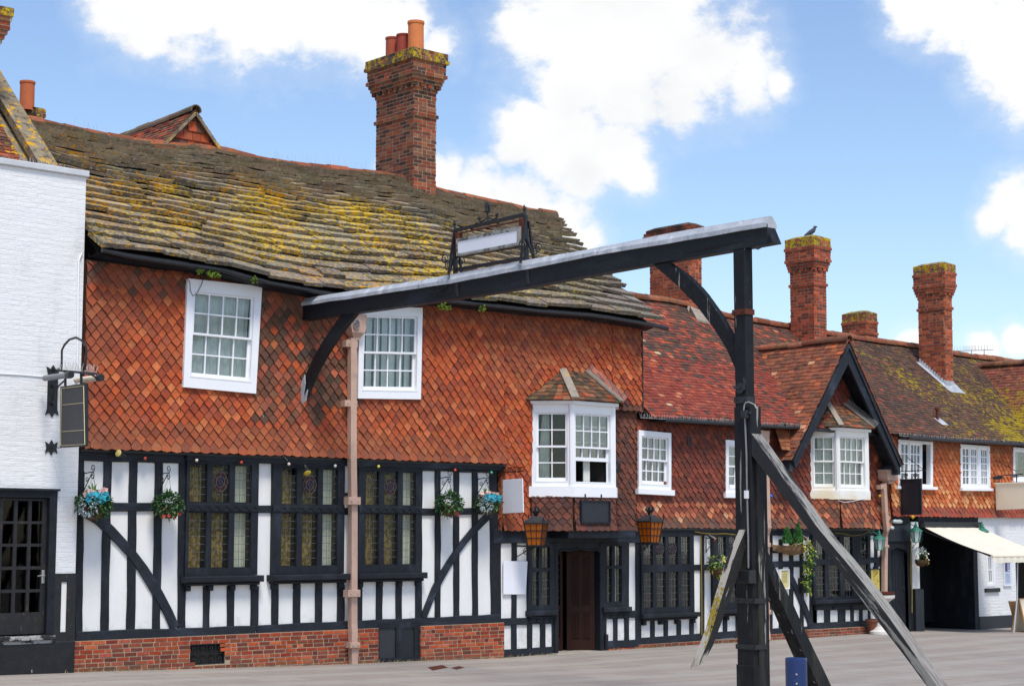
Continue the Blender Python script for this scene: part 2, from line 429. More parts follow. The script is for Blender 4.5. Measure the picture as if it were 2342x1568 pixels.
def amber():
    t = NT('amber_lantern_glass')
    tl = t.n('ShaderNodeBsdfTranslucent'); tl.inputs[0].default_value = (.85, .30, .02, 1)
    b = t.n('ShaderNodeBsdfPrincipled'); b.inputs['Base Color'].default_value = (.55, .15, .008, 1); b.inputs['Roughness'].default_value = .25
    mx = t.n('ShaderNodeMixShader'); mx.inputs[0].default_value = .45
    t.l(b.outputs[0], mx.inputs[1]); t.l(tl.outputs[0], mx.inputs[2]); t.l(mx.outputs[0], t.out.inputs['Surface']); return t.m
M['amber'] = amber()
M['lantern_top'] = mat('dull_black_metal', (.035, .037, .04), .3, 12, .5)
M['frost'] = mat('frosted_glass', (.55, .62, .60), .1, 8, .2, spec=.5)

def white_brick():
    t = NT('white_painted_brick')
    g = t.n('ShaderNodeNewGeometry'); sx = t.n('ShaderNodeSeparateXYZ'); t.l(g.outputs['Position'], sx.inputs[0])
    cb = t.n('ShaderNodeCombineXYZ'); t.l(t.math('ADD', sx.outputs[0], sx.outputs[1]), cb.inputs[0])
    wv = t.math('MULTIPLY', t.math('SUBTRACT', t.noise(3, 3), .5), .05)
    t.l(t.math('ADD', sx.outputs[2], wv), cb.inputs[1])
    br = t.n('ShaderNodeTexBrick'); t.l(cb.outputs[0], br.inputs['Vector'])
    br.inputs['Scale'].default_value = 1.; br.inputs['Brick Width'].default_value = .225; br.inputs['Row Height'].default_value = .075
    br.inputs['Mortar Size'].default_value = .007; br.inputs['Mortar Smooth'].default_value = .6
    br.inputs['Color1'].default_value = (1, 1, 1, 1); br.inputs['Color2'].default_value = (.75, .75, .75, 1); br.inputs['Mortar'].default_value = (0, 0, 0, 1)
    h = t.math('ADD', t.math('MULTIPLY', br.outputs['Color'], .30), t.math('MULTIPLY', t.noise(9, 6, .65, (.5, .5, 1.6)), 1.5))
    bn = t.n('ShaderNodeBump'); bn.inputs['Strength'].default_value = .6; bn.inputs['Distance'].default_value = .016; t.l(h, bn.inputs['Height'])
    b = t.n('ShaderNodeBsdfPrincipled'); b.inputs['Roughness'].default_value = .6
    col = t.mix(t.ramp(t.noise(3, 5, .6, (1.5, 1.5, .5)), .5, .8), (.775, .77, .76), (.68, .67, .66))
    col = t.mix(t.math('MULTIPLY', t.ramp(t.noise(30, 3), .7, .78), .6), col, (.5, .47, .42))
    t.l(col, b.inputs['Base Color']); t.l(bn.outputs[0], b.inputs['Normal']); t.l(b.outputs[0], t.out.inputs['Surface'])
    return t.m
M['white_brick'] = white_brick()

def peeling(name, bare, bias=(), lo=.5, hi=.56, amt=1., lichen=None, ax=(1, 1, .12), scale=9):
    ly = [dict(col=bare, scale=scale, lo=lo, hi=hi, detail=8, rough=.7, stretch=ax, bias=bias, amt=amt),
          dict(col=(.10, .055, .04), scale=16, lo=.60, hi=.68, stretch=ax, amt=.5, bias=[(b[0], b[1], b[2], b[3] * .5, b[4] * .5) for b in bias])]
    if lichen: ly.append(dict(col=(.36, .24, .01), scale=12, lo=.5, hi=.56, detail=6, bias=lichen))
    return mat(name, (.014, .014, .015), .4, 9, .55, .6, 30, .4, layers=ly, bstretch=ax)
M['post_wood'] = mat('black_painted_oak', (.009, .010, .012), .45, 7, .6, .8, 30, .25, layers=[
    dict(col=(.050, .044, .034), scale=6, lo=.52, hi=.75, stretch=(1, 1, .12), amt=.7, bias=[('Z', 2.5, 4.5, .06, -.2)]),
    dict(col=(.34, .32, .28), scale=9, lo=.625, hi=.66, stretch=(1.5, 1.5, .10), amt=.85)], bstretch=(2, 2, .2))
M['beam_wood'] = mat('black_painted_beam', (.008, .010, .013), .4, 7, .55, .6, 30, .28, layers=[
    dict(col=(.024, .030, .040), scale=2.5, lo=.5, hi=.8, stretch=(1, .3, 1)), dict(col=(.004, .004, .004), scale=5, lo=.62, hi=.68, stretch=(1, .12, 2))], bstretch=(2, .2, 2))
# ------------------------------------------------------------------ building components
def hang_tiles(mb, pl, a0, a1, b0, b1, colf, holes=(), w=.166, g=.101, cfun=None, inside=None, th=.019, shape='V', tidy=1., sv=.74):
    """rows of pointed hanging tiles, clipped to a0..a1 and to inside(a,b)"""
    rows = int((b1 - b0) / g) + 2
    n = int((a1 - a0) / w) + 2
    ph = rnd.uniform(0, w)
    for r in range(rows):
        bt = b0 + r * g
        if bt > b1: break
        for i in range(-1, n):
            ac = a0 + (i + (.5 if r % 2 else 0)) * w + ph * 0 + rnd.uniform(-.004, .004) * tidy
            bb = bt + rnd.uniform(-.009, .009) * tidy
            if ac < a0 - w * .5 or ac > a1 + w * .5: continue
            if inside and not inside(ac, bb + g): continue
            lo_, hi_ = a0, a1; top_ = b1
            for h in holes:
                if h[0] < ac < h[1] and bb + g * .9 <= h[2] < bb + 2.5 * g: top_ = min(top_, h[2])
                if h[2] < bb + 1.2 * g and bb < h[3]:
                    if h[0] - .0 < ac < h[1] + .0 and h[2] < bb + g * .9: lo_, hi_ = 1, 0; break
                    if ac <= h[0] and h[2] < bb + g: hi_ = min(hi_, h[0])
                    elif ac >= h[1] and h[2] < bb + g: lo_ = max(lo_, h[1])
            if lo_ >= hi_: continue
            hw = w / 2 - .0025
            s = g * sv * rnd.uniform(.92, 1.08)
            if r == 0 and shape != 'P': loc = [(-hw, 2.2 * g), (-hw, .02), (0, .0), (hw, .02), (hw, 2.2 * g)]
            else: loc = [(-hw, 2.3 * g), (-hw, s), (0, 0), (hw, s), (hw, 2.3 * g)]
            rot = rnd.uniform(-.05, .05) * tidy
            tilt = rnd.uniform(-.007, .010) * tidy
            base = colf(ac, bb)
            vs = []; cs = []
            for k, dc in ((0, 0.), (1, th)):
                for x, y in loc:
                    a = ac + x - y * rot; b = bb + y + x * rot
                    a = min(max(a, lo_), hi_); b = min(b, top_)
                    c = (cfun(a, b) if cfun else 0.) + .040 * (1 - y / (2.3 * g)) + .002 + dc + tilt * (1 - y / (2.3 * g))
                    vs.append(pl.T(a, b, c))
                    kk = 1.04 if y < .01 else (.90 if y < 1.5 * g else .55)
                    cs.append(tuple(q * kk + (1 - kk) * .055 for q in base) if k else tuple(q * .45 for q in base))  # side and back points darkened: shadow in the tile gaps put into the colour
            fs = [(5, 6, 7, 8, 9), (0, 1, 6, 5), (1, 2, 7, 6), (2, 3, 8, 7), (3, 4, 9, 8)]
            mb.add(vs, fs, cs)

def polyline_at(pts, x):
    if x <= pts[0][0]: p, q = pts[0], pts[1]
    elif x >= pts[-1][0]: p, q = pts[-2], pts[-1]
    else:
        for p, q in zip(pts, pts[1:]):
            if x <= q[0]: break
    t = (x - p[0]) / (q[0] - p[0]); return p[1] + (q[1] - p[1]) * t

class RoofSurf:
    """ruled roof slope between an eave line and a ridge line: S(x, v) with x along the street, v up the slope"""
    def __init__(s, eave, ye, ridge, yr, sag=.0):
        s.e, s.ye, s.r, s.yr, s.sag = eave, ye, ridge, yr, sag
    def S(s, x, v, n=0.):
        ze = polyline_at(s.e, x); zr = polyline_at(s.r, x)
        y = s.ye + (s.yr - s.ye) * v
        z = ze + (zr - ze) * v - s.sag * 4 * v * (1 - v) + .02 * noise.noise(Vector((x * .9, v * 4, 3)))
        sl = (zr - ze) / (s.yr - s.ye); L = math.hypot(1, sl)
        return (x, y - n * sl / L, z + n / L)
    def length(s, x):
        return math.hypot(s.yr - s.ye, polyline_at(s.r, x) - polyline_at(s.e, x))

def roof_slabs(mb, R, x0f, x1f, courses, w0, w1, th, colf, wjit=.35, skip=None, over=1.35, lift=None, jb=.10, drop=.0):
    """courses: list of v boundaries from eave to ridge"""
    for ci in range(len(courses) - 1):
        v0, v1 = courses[ci], courses[ci + 1]
        vm = (v0 + v1) / 2; xa, xb = x0f(vm), x1f(vm)
        x = xa - rnd.uniform(0, w0) * .5
        wc = w0 + (w1 - w0) * ci / max(1, len(courses) - 2)
        while x < xb:
            w = wc * (1 + rnd.uniform(-wjit, wjit))
            l, r = max(x, xa), min(x + w - .004, xb); x += w
            if r - l < .03: continue
            if skip and skip((l + r) / 2, vm): continue
            dv = (v1 - v0)
            jl = rnd.uniform(-jb, jb) * dv * .5
            vb = v0 + jl; vt = v0 + dv * over
            t = th * rnd.uniform(.75, 1.3); rise = th * over * rnd.uniform(.9, 1.25)
            tw = rnd.uniform(-1, 1) * th * .25
            col = colf((l + r) / 2, vm)
            e = .012 * rnd.uniform(-1, 1) * min(1, w)
            jx = rnd.uniform(-.2, .2) * dv * jb
            P = []
            for n0 in (0, 1):
                for (xx, vv, nn) in ((l, vb + jx, rise + tw), (r, vb - jx, rise - tw), (r, vt, .004), (l, vt, .004)):
                    P.append(R.S(xx, vv, nn + (t if n0 else 0)))
            mb.add(P, [(4, 5, 6, 7), (0, 1, 5, 4), (1, 2, 6, 5), (3, 0, 4, 7), (0, 3, 2, 1)], col)

def ridge_tiles(mb, pts, r=.11, L=.45, col=(.2, .07, .03), up=.02):
    """half-round ridge tiles along a polyline of world points"""
    tot = 0
    P = [Vector(p) for p in pts]
    ln = sum((b - a).length for a, b in zip(P, P[1:]))
    n = max(1, int(ln / L)); Q = [Vector(p) for p in resample([tuple(p) for p in P], n + 1)]
    for a, b in zip(Q, Q[1:]):
        d = (b - a).normalized(); sd = d.cross(Vector((0, 0, 1))).normalized(); u = sd.cross(d)
        rr = r * rnd.uniform(.95, 1.08); dz = rnd.uniform(-.012, .012)
        vs = []
        for p, k in ((a - d * .01, 1.), (b + d * .012, .96)):
            for ro in (rr * k, (rr - .02) * k):
                for j in range(9):
                    t = math.pi * (j / 8.) * 1.16 - .25
                    vs.append(p + sd * (math.cos(t) * ro) + u * (math.sin(t) * ro * .95 + up - r * .35 + dz))
        fs = []
        for j in range(8):
            fs += [(j, j + 1, 18 + j + 1, 18 + j), (9 + j, 27 + j, 27 + j + 1, 9 + j + 1), (j, 9 + j, 9 + j + 1, j + 1), (18 + j, 18 + j + 1, 27 + j + 1, 27 + j)]
        mb.add(vs, fs, jit(col, .35))

BRK = [(.34, .058, .022), (.40, .075, .026), (.28, .045, .020), (.22, .040, .022), (.14, .04, .028), (.42, .10, .04), (.30, .07, .04)]
BRKD = [(.22, .055, .028), (.15, .045, .03), (.10, .045, .032), (.20, .075, .045), (.25, .10, .055), (.08, .04, .03), (.27, .06, .028), (.30, .08, .035)]
MORT = (.37, .29, .20); MORTD = (.42, .34, .23)

def brick_face(mb, pl, a0, a1, b0, b1, c, pal, holes=(), rh=.069, bl=.215, prot=.007, darkf=None, top_header=True, ph=0.):
    rows = max(1, round((b1 - b0) / rh)); h = (b1 - b0) / rows
    for r in range(rows):
        x = a0 - (bl * .5 if r % 2 else 0) - ph - rnd.uniform(0, .05)
        while x < a1:
            w = bl if (rnd.random() < .72 or (top_header and r == rows - 1)) else bl * .5
            l, rr = max(x + .007, a0), min(x + w - .007, a1); x += w
            if rr - l < .02: continue
            bb0, bb1 = b0 + r * h + .007, b0 + (r + 1) * h - .007
            m = ((l + rr) / 2, (bb0 + bb1) / 2)
            if any(q[0] < m[0] < q[1] and q[2] < m[1] < q[3] for q in holes): continue
            col = jit(rnd.choice(pal), .25)
            if darkf: col = darkf(m[0], m[1], col)
            p = prot * rnd.uniform(.6, 1.4)
            j = [rnd.uniform(-.002, .002) for _ in range(4)]
            pts = [(l + j[0], bb0 + j[1]), (rr + j[2], bb0 + j[3]), (rr + j[1], bb1 + j[0]), (l + j[3], bb1 + j[2])]
            vs = [pl.T(a, b, c) for a, b in pts] + [pl.T(a, b, c + p) for a, b in inset(pts, .003)]
            mb.add(vs, [(4, 5, 6, 7), (0, 1, 5, 4), (1, 2, 6, 5), (2, 3, 7, 6), (3, 0, 4, 7)], col)

def chimney(parent, name, x0, x1, y0, y1, zb, zt, prof, pal=BRKD, mort=MORTD, cap=3, rh=.0745, lean=0., capm='brick_lichen'):
    """brick stack with corbelled courses; prof maps course index from the top to its outset"""
    mb = MB(); mc = MB()
    n = int((zt - zb) / rh)
    for i in range(n):
        z1 = zt - i * rh; z0 = z1 - rh
        o = prof.get(i, 0.)
        dent = isinstance(o, str)
        if dent: o = float(o)
        tgt = mc if i < cap else mb
        lx = lean * (z0 - zb)
        X0, X1, Y0, Y1 = x0 - o + lx, x1 + o + lx, y0 - o, y1 + o
        if dent:
            box(tgt, x0 + lx - o + .05, x1 + lx + o - .05, y0 - o + .05, y1 + o - .05, z0, z1, mort)
        else:
            box(tgt, X0, X1, Y0, Y1, z0, z1 - .0004, mort)
        bl = .225
        for pl, L in ((Pl(X0, Y0, 0), X1 - X0), (Pl(X1, Y0, 90), Y1 - Y0), (Pl(X1, Y1, 180), X1 - X0), (Pl(X0, Y1, -90), Y1 - Y0)):
            x = -(bl * .5 if i % 2 else 0.) - rnd.uniform(0, .02)
            if dent:
                x = 0.
                while x < L:
                    rect(tgt, pl, x, min(x + .10, L), z0 + .003, z1 - .003, -.06, .002, jit(rnd.choice(pal), .25)); x += .19
                continue
            while x < L:
                w = bl if rnd.random() < .75 else bl * .5
                l, r = max(x + .0075, 0), min(x + w - .0075, L); x += w
                if r - l < .025: continue
                p = .006 * rnd.uniform(.5, 1.5)
                l2 = l - (p if l == 0 else 0); r2 = r + (p if r == L else 0)
                vs = [pl.T(a, b, c) for c in (-.001, p) for a, b in ((l2, z0 + .0075), (r2, z0 + .0075), (r2, z1 - .0075), (l2, z1 - .0075))]
                tgt.add(vs, [(4, 5, 6, 7), (0, 1, 5, 4), (1, 2, 6, 5), (2, 3, 7, 6), (3, 0, 4, 7)], jit(rnd.choice(pal), .22))
    o = prof.get(0, 0.); lx = lean * (zt - zb)
    X0, X1, Y0, Y1 = x0 - o + lx, x1 + o + lx, y0 - o, y1 + o
    vs = [(X0, Y0, zt), (X1, Y0, zt), (X1, Y1, zt), (X0, Y1, zt), (x0 + .08 + lx, y0 + .08, zt + .07), (x1 - .08 + lx, y0 + .08, zt + .07), (x1 - .08 + lx, y1 - .08, zt + .07), (x0 + .08 + lx, y1 - .08, zt + .07)]
    mc.add(vs, [(0, 1, 5, 4), (1, 2, 6, 5), (2, 3, 7, 6), (3, 0, 4, 7), (4, 5, 6, 7)], (.16, .13, .09))
    ch = mb.build(name, M['brick'], parent)
    mc.build('chimney_cap', M[capm], ch)
    return ch

def pot(parent, x, y, z, r, h, col):
    mb = MB()
    lathe(mb, (x, y, z), [(r * 1.02, 0), (r, h * .1), (r * .97, h * .9), (r * 1.06, h * .93), (r * 1.06, h), (r * .86, h), (r * .84, h * .5)], 20, col, caps=False)
    return mb.build('chimney_pot', M['terracotta'], parent, smooth=False)

# ---------------------------------------------------------------- windows
class Quad:
    """a (possibly leaning) rectangle on a plane; u right, v up, both in metres"""
    def __init__(s, pl, tl, tr, br, bl):
        s.pl, s.tl, s.tr, s.br, s.bl = pl, tl, tr, br, bl
        s.w = (math.dist(tl, tr) + math.dist(bl, br)) / 2; s.h = (math.dist(tl, bl) + math.dist(tr, br)) / 2
    def T(s, u, v, c):
        x, y = u / s.w, v / s.h
        a = (s.bl[0] * (1 - x) + s.br[0] * x) * (1 - y) + (s.tl[0] * (1 - x) + s.tr[0] * x) * y
        b = (s.bl[1] * (1 - x) + s.br[1] * x) * (1 - y) + (s.tl[1] * (1 - x) + s.tr[1] * x) * y
        return s.pl.T(a, b, c)

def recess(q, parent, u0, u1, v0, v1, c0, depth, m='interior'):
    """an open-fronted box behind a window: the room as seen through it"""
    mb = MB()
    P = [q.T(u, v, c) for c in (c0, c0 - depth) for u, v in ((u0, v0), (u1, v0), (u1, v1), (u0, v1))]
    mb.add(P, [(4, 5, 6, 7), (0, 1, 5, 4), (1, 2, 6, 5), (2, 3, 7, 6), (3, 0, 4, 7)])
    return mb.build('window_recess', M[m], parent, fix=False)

def drape(q, parent, u0, u1, v0, v1, c, folds, amp, m, name='curtain', lean=0.):
    mb = MB(); n = max(6, int(folds * 8)); vs = []; fs = []
    for j, v in enumerate((v0, (v0 + v1) / 2, v1)):
        for i in range(n + 1):
            t = i / n
            u = u0 + (u1 - u0) * t + lean * (j / 2.) * (1 - t)
            vs.append(q.T(u, v, c + amp * math.sin(t * folds * 2 * math.pi + .6 * math.sin(7 * t)) + rnd.uniform(-.1, .1) * amp))
    for j in range(2):
        for i in range(n):
            k = j * (n + 1) + i; fs.append((k, k + 1, k + n + 2, k + n + 1))
    mb.add(vs, fs); return mb.build(name, M[m], parent, smooth=True, fix=False)

def sash(parent, q, c, cols, rt_, rb_, fw=.085, m='white_paint', sill=None, head=.0, drapes=(('all', 'curtain'),), open_=0., rec='interior', apron=0., bs=.022):
    """box sash window in Quad q whose frame face lies at depth c"""
    w, h = q.w, q.h
    mb = MB()
    holes_rect(mb, q, 0, w, 0, h, [(fw, w - fw, fw * 1.1 + apron, h - fw - head)], c - .14, c, bev=0)
    # staff bead round the opening
    e = .014
    holes_rect(mb, q, fw - e, w - fw + e, fw * 1.1 + apron - e, h - fw - head + e, [(fw + .006, w - fw - .006, fw * 1.1 + apron + .006, h - fw - head - .006)], c - .03, c + .006)
    win = mb.build('window', M[m], parent)
    u0, u1, v0, v1 = fw, w - fw, fw * 1.1 + apron, h - fw - head
    vm = v0 + (v1 - v0) * rb_ / (rt_ + rb_)
    def leaf(va, vb, rows, cf, bot):
        s = MB(); rail = .045
        hs = []
        iu0, iu1, iv0, iv1 = u0 + rail, u1 - rail, va + bot, vb - rail * .8
        cw = (iu1 - iu0) / cols; rh = (iv1 - iv0) / rows
        for i in range(cols):
            for j in range(rows):
                hs.append((iu0 + i * cw + (bs / 2 if i else 0), iu0 + (i + 1) * cw - (bs / 2 if i < cols - 1 else 0), iv0 + j * rh + (bs / 2 if j else 0), iv0 + (j + 1) * rh - (bs / 2 if j < rows - 1 else 0)))
        holes_rect(s, q, u0, u1, va, vb, hs, cf - .04, cf)
        o = s.build('sash', M[m], win)
        g = MB(); rect(g, q, iu0, iu1, iv0, iv1, cf - .022, cf - .018)
        g.build('pane', M['glass'], win)
    leaf(vm - .01, v1, rt_, c - .035, .035)
    dz = open_ * (vm - v0)
    leaf(v0 + dz, vm + .02 + dz, rb_, c - .08, .07)
    recess(q, win, u0, u1, v0, v1, c - .13, .7, rec)
    for d in drapes:
        if d[0] == 'all': drape(q, win, u0 + .02, u1 - .02, v0 + .01, v1, c - .155, 9, .018, d[1])
        elif d[0] == 'blind':
            for i in range(7):
                s = MB(); uu = u0 + (u1 - u0) * (i + .5) / 7; hw = (u1 - u0) / 14 * .92
                P = [q.T(uu - hw, v0, c - .17), q.T(uu + hw, v0, c - .21), q.T(uu + hw, v1, c - .21), q.T(uu - hw, v1, c - .17)]
                s.add(P, [(0, 1, 2, 3)]); s.build('blind', M['blind'], win, fix=False)
        else:
            a, b = d[0]; drape(q, win, u0 + (u1 - u0) * a, u0 + (u1 - u0) * b, v0 + .01, v1, c - .2, 5, .025, d[1], lean=d[2] if len(d) > 2 else 0)
    if sill:
        s = MB(); rect(s, q, -sill[0], w + sill[0], -sill[1], .015, c - .1, c + sill[2], bev=.008); s.build('sill', M[m], win)
    return win

def quad_px(pl, K, tl, tr, br, bl, c):
    return Quad(pl, *[pl.at(*K(*p), c) for p in (tl, tr, br, bl)])

class PQuad:
    def __init__(s, pl): s.pl = pl
    def T(s, u, v, c): return s.pl.T(u, v, c)

def leaded(parent, pl, outer, lights, c, curt='curtain_gold', side=None, grid=(3, .13), ledge=None, name='window', rosette=()):
    """black timber mullioned window; outer and lights are (a0,a1,b0,b1) rectangles"""
    q = PQuad(pl); lights = [(l[0] - .03, l[1] + .004, l[2], l[3]) for l in lights]
    mb = MB(); holes_rect(mb, pl, *outer, lights, -.10, c)
    # moulded inner edges
    for a0, a1, b0, b1 in lights:
        holes_rect(mb, pl, a0, a1, b0, b1, [(a0 + .010, a1 - .010, b0 + .012, b1 - .010)], -.06, c - .022)
    win = mb.build(name, M['timber'], parent)
    for li, (a0, a1, b0, b1) in enumerate(lights):
        g = MB(); cg = c - .035
        rect(g, pl, a0 + .009, a1 - .009, b0 + .011, b1 - .009, cg - .004, cg)
        g.build('pane', M['glass_old'], win)
        s = MB(); n = grid[0]; lw = .0032
        A0, A1, B0, B1 = a0 + .010, a1 - .010, b0 + .012, b1 - .010
        for i in range(1, n):
            a = A0 + (A1 - A0) * i / n; rect(s, pl, a - lw, a + lw, B0, B1, cg, cg + .004)
        k = max(2, round((B1 - B0) / grid[1]))
        for j in range(1, k):
            b = B0 + (B1 - B0) * j / k; rect(s, pl, A0, A1, b - lw, b + lw, cg + .0005, cg + .005)
        if li in rosette:
            ca, cb = (A0 + A1) / 2, (B0 + B1) / 2 + .03; ra = (A1 - A0) * .45; rb = ra * 1.12
            ring = lambda k, n=24: [(ca + ra * k * (1 + .06 * (k > .9) * math.cos(6 * t * 2 * math.pi / n)) * math.cos(t * 2 * math.pi / n), cb + rb * k * math.sin(t * 2 * math.pi / n)) for t in range(n)]
            r_ = MB(); poly(r_, pl, ring(1.), cg + .006, cg + .009); r_.build('stained_glass', M['glass_red'], win)
            r_ = MB(); poly(r_, pl, ring(.58), cg + .009, cg + .012); r_.build('stained_glass', M['glass_blue'], win)
            r_ = MB(); poly(r_, pl, [(ca - ra * .42, cb + rb * .30), (ca - ra * .2, cb + rb * .5), (ca + ra * .42, cb - rb * .3), (ca + ra * .2, cb - rb * .5)], cg + .012, cg + .014); r_.build('stained_glass', M['glass_red'], win)
            for kk in (1., .58):
                R0 = ring(kk); tube(s, [pl.T(a, b, cg + .012) for a, b in R0 + R0[:1]], .0045, 4)
            for t in range(6):
                an = t * math.pi / 3 + .5
                tube(s, [pl.T(ca + ra * k2 * math.cos(an), cb + rb * k2 * math.sin(an), cg + .012) for k2 in (.58, 1.)], .004, 4)
            for sg in (-1, 1):
                tube(s, [pl.T(ca - ra * .3 + sg * ra * .13, cb + rb * .42 + sg * rb * .12, cg + .016), pl.T(ca + ra * .3 + sg * ra * .13, cb - rb * .42 + sg * rb * .12, cg + .016)], .004, 4)
        s.build('lead_came', M['lead_came'], win)
    a0, a1, b0, b1 = min(l[0] for l in lights), max(l[1] for l in lights), min(l[2] for l in lights), max(l[3] for l in lights)
    recess(q, win, a0 - .02, a1 + .02, b0 - .02, b1 + .02, -.11, .6, 'interior_warm')
    if curt: drape(q, win, a0, a0 + (a1 - a0) * (.77 if side else 1.), b0, b0 + (b1 - b0) * .97, -.13, 11, .018, curt)
    if side: drape(q, win, a0 + (a1 - a0) * .80, a1, b0, b1, -.10, 2, .008, side)
    if ledge:
        l0, l1, lb, lt, lc = ledge
        s = MB(); rect(s, pl, l0, l1, lb, lt, -.02, lc, bev=.02)
        rect(s, pl, l0 + .05, l1 - .05, lb - .045, lb - .002, -.02, lc - .05, bev=.015)
        n = 4
        for i in range(n):
            a = l0 + .12 + (l1 - l0 - .24) * (i + .0) / (n - 1)
            rect(s, pl, a - .045, a + .045, lb - .13, lb - .047, -.02, lc - .085, bev=.015)
        s.build('sill', M['timber'], win)
    return win
# ------------------------------------------------------------------ ground
def ground():
    mb = MB()
    xs = [-400, -60, -20, 0, 5, 10, 13, 17, 21.6, 23.5, 29, 33, 37, 45, 90, 600]
    ys = [-120, -30, -20, -14, -8, -4, -1, 0, 5, 700]
    vs = [(x, y, gz(x)) for y in ys for x in xs]
    n = len(xs)
    fs = [(j * n + i, j * n + i + 1, (j + 1) * n + i + 1, (j + 1) * n + i) for j in range(len(ys) - 1) for i in range(n - 1)]
    mb.add(vs, fs)
    t = NT('paving')
    pv = t.pos((1, 1, 1))
    wob = t.n('ShaderNodeVectorMath', operation='ADD'); t.l(pv, wob.inputs[0])
    nz = t.n('ShaderNodeTexNoise'); nz.inputs['Scale'].default_value = .5; t.l(pv, nz.inputs['Vector'])
    sc = t.n('ShaderNodeVectorMath', operation='SCALE'); t.l(nz.outputs['Color'], sc.inputs[0]); sc.inputs['Scale'].default_value = .10
    t.l(sc.outputs[0], wob.inputs[1])
    br = t.n('ShaderNodeTexBrick'); t.l(wob.outputs[0], br.inputs['Vector'])
    br.inputs['Scale'].default_value = 1.; br.inputs['Brick Width'].default_value = .9; br.inputs['Row Height'].default_value = .6
    br.inputs['Mortar Size'].default_value = .012; br.inputs['Bias'].default_value = -.1
    br.inputs['Color1'].default_value = (.335, .29, .245, 1); br.inputs['Color2'].default_value = (.29, .245, .21, 1); br.inputs['Mortar'].default_value = (.17, .15, .13, 1)
    # broad bands of a paler slab laid across the square
    sx = t.n('ShaderNodeSeparateXYZ'); t.l(wob.outputs[0], sx.inputs[0])
    bands = t.n('ShaderNodeTexWave', wave_type='BANDS', bands_direction='Y'); bands.inputs['Scale'].default_value = .22; bands.inputs['Distortion'].default_value = 1.2; bands.inputs['Detail'].default_value = 2
    t.l(wob.outputs[0], bands.inputs['Vector'])
    col = t.mix(t.math('MULTIPLY', t.ramp(bands.outputs['Fac'], .62, .8), .6), br.outputs['Color'], (.36, .33, .29))
    col = t.mix(t.math('MULTIPLY', t.ramp(t.noise(.8, 5), .45, .75), .5), col, (.24, .208, .185))
    col = t.mix(t.math('MULTIPLY', t.ramp(t.noise(9, 4), .6, .8), .4), col, (.20, .175, .155))
    b = t.n('ShaderNodeBsdfPrincipled'); b.inputs['Roughness'].default_value = .75
    bn = t.n('ShaderNodeBump'); bn.inputs['Strength'].default_value = .4; bn.inputs['Distance'].default_value = .01
    t.l(t.math('ADD', br.outputs['Fac'], t.math('MULTIPLY', t.noise(30, 4), -1.)), bn.inputs['Height']); t.l(bn.outputs[0], b.inputs['Normal'])
    t.l(col, b.inputs['Base Color']); t.l(b.outputs[0], t.out.inputs['Surface'])
    o = mb.build('ground', t.m, fix=False); o['kind'] = 'structure'
    for p in o.data.polygons:
        if p.normal.z < 0: p.flip()
ground()

ORG = [(.46, .088, .023), (.43, .078, .021), (.49, .105, .03), (.37, .064, .021), (.54, .15, .05), (.41, .07, .02), (.30, .055, .022), (.34, .075, .034), (.45, .095, .026)]
DRK = [(.10, .05, .03), (.13, .055, .03), (.08, .05, .033), (.30, .07, .035), (.16, .07, .04), (.36, .10, .05)]
BRN = [(.125, .045, .030), (.105, .04, .028), (.15, .05, .03), (.09, .038, .03), (.17, .052, .03)]
DRED = [(.18, .040, .024), (.21, .047, .026), (.15, .038, .025), (.24, .055, .03), (.13, .038, .026)]

def flare(b0, h, d, c):
    return lambda a, b: c + (d * max(0., 1 - (b - b0) / h) ** 1.8)

# ------------------------------------------------------------------ the timber-framed inn (left, with the stone roof)
A = thing('timber_framed_inn', 'timber-framed inn with orange hanging tiles and a lichened stone slab roof', 'inn', (17.3, 0, gz(17.3)))
XA0 = F.at(174, 1200)[0]; XA1 = F.at(1146, 1250)[0]; XE = F.at(1468, 850, .13)[0]
ZJ = 3.515; ZE = 6.40; ZD = F.at(1300, 1214, .1)[1]
# windows on the ground floor (light rectangles read from the photograph, squared up)
def lights(K, cols_t, yt, cols_b, yb, c):
    out = []
    for cols, (y0, y1) in ((cols_t, yt), (cols_b, yb)):
        for x0, x1 in cols: out.append(RR(F, K, x0, y0, x1, y1, c))
    # level tops and bottoms within a row
    n = len(cols_t)
    for g in (out[:n], out[n:]):
        b0 = sum(r[2] for r in g) / len(g); b1 = sum(r[3] for r in g) / len(g)
        for i, r in enumerate(out):
            if r in g: out[i] = (r[0], r[1], b0, b1)
    # same column widths above and below
    for i in range(n):
        a0 = (out[i][0] + out[n + i][0]) / 2; a1 = (out[i][1] + out[n + i][1]) / 2
        out[i] = (a0, a1, *out[i][2:]); out[n + i] = (a0, a1, *out[n + i][2:])
    return out
wins = []
L1 = lights(K5, [(1210, 1318), (1357, 1452), (1498, 1600)], (155, 398), [(1213, 1303), (1355, 1455), (1503, 1590)], (460, 815), .04)
L2 = lights(K6, [(268, 358), (403, 483), (528, 617)], (180, 412), [(268, 350), (398, 493), (532, 613)], (466, 803), .04)
L3 = lights(K6, [(803, 883), (921, 995), (1040, 1115)], (200, 416), [(805, 875), (923, 1003), (1042, 1113)], (470, 795), .04)
o1 = (F.at(*K5(1187, 600), .08)[0], F.at(*K6(116, 600), .08)[0]); o2 = (F.at(*K6(210, 600), .08)[0], F.at(*K6(668, 600), .08)[0]); o3 = (F.at(*K6(758, 600), .08)[0], F.at(*K6(1160, 600), .08)[0])
wz0 = F.at(*K5(1400, 862), .08)[1]; wz1 = 3.46
holesA = []
for Ls, (a0, a1) in ((L1, o1), (L2, o2), (L3, o3)):
    holesA.append((a0 + .05, a1 - .05, wz0 + .05, wz1 - .05))
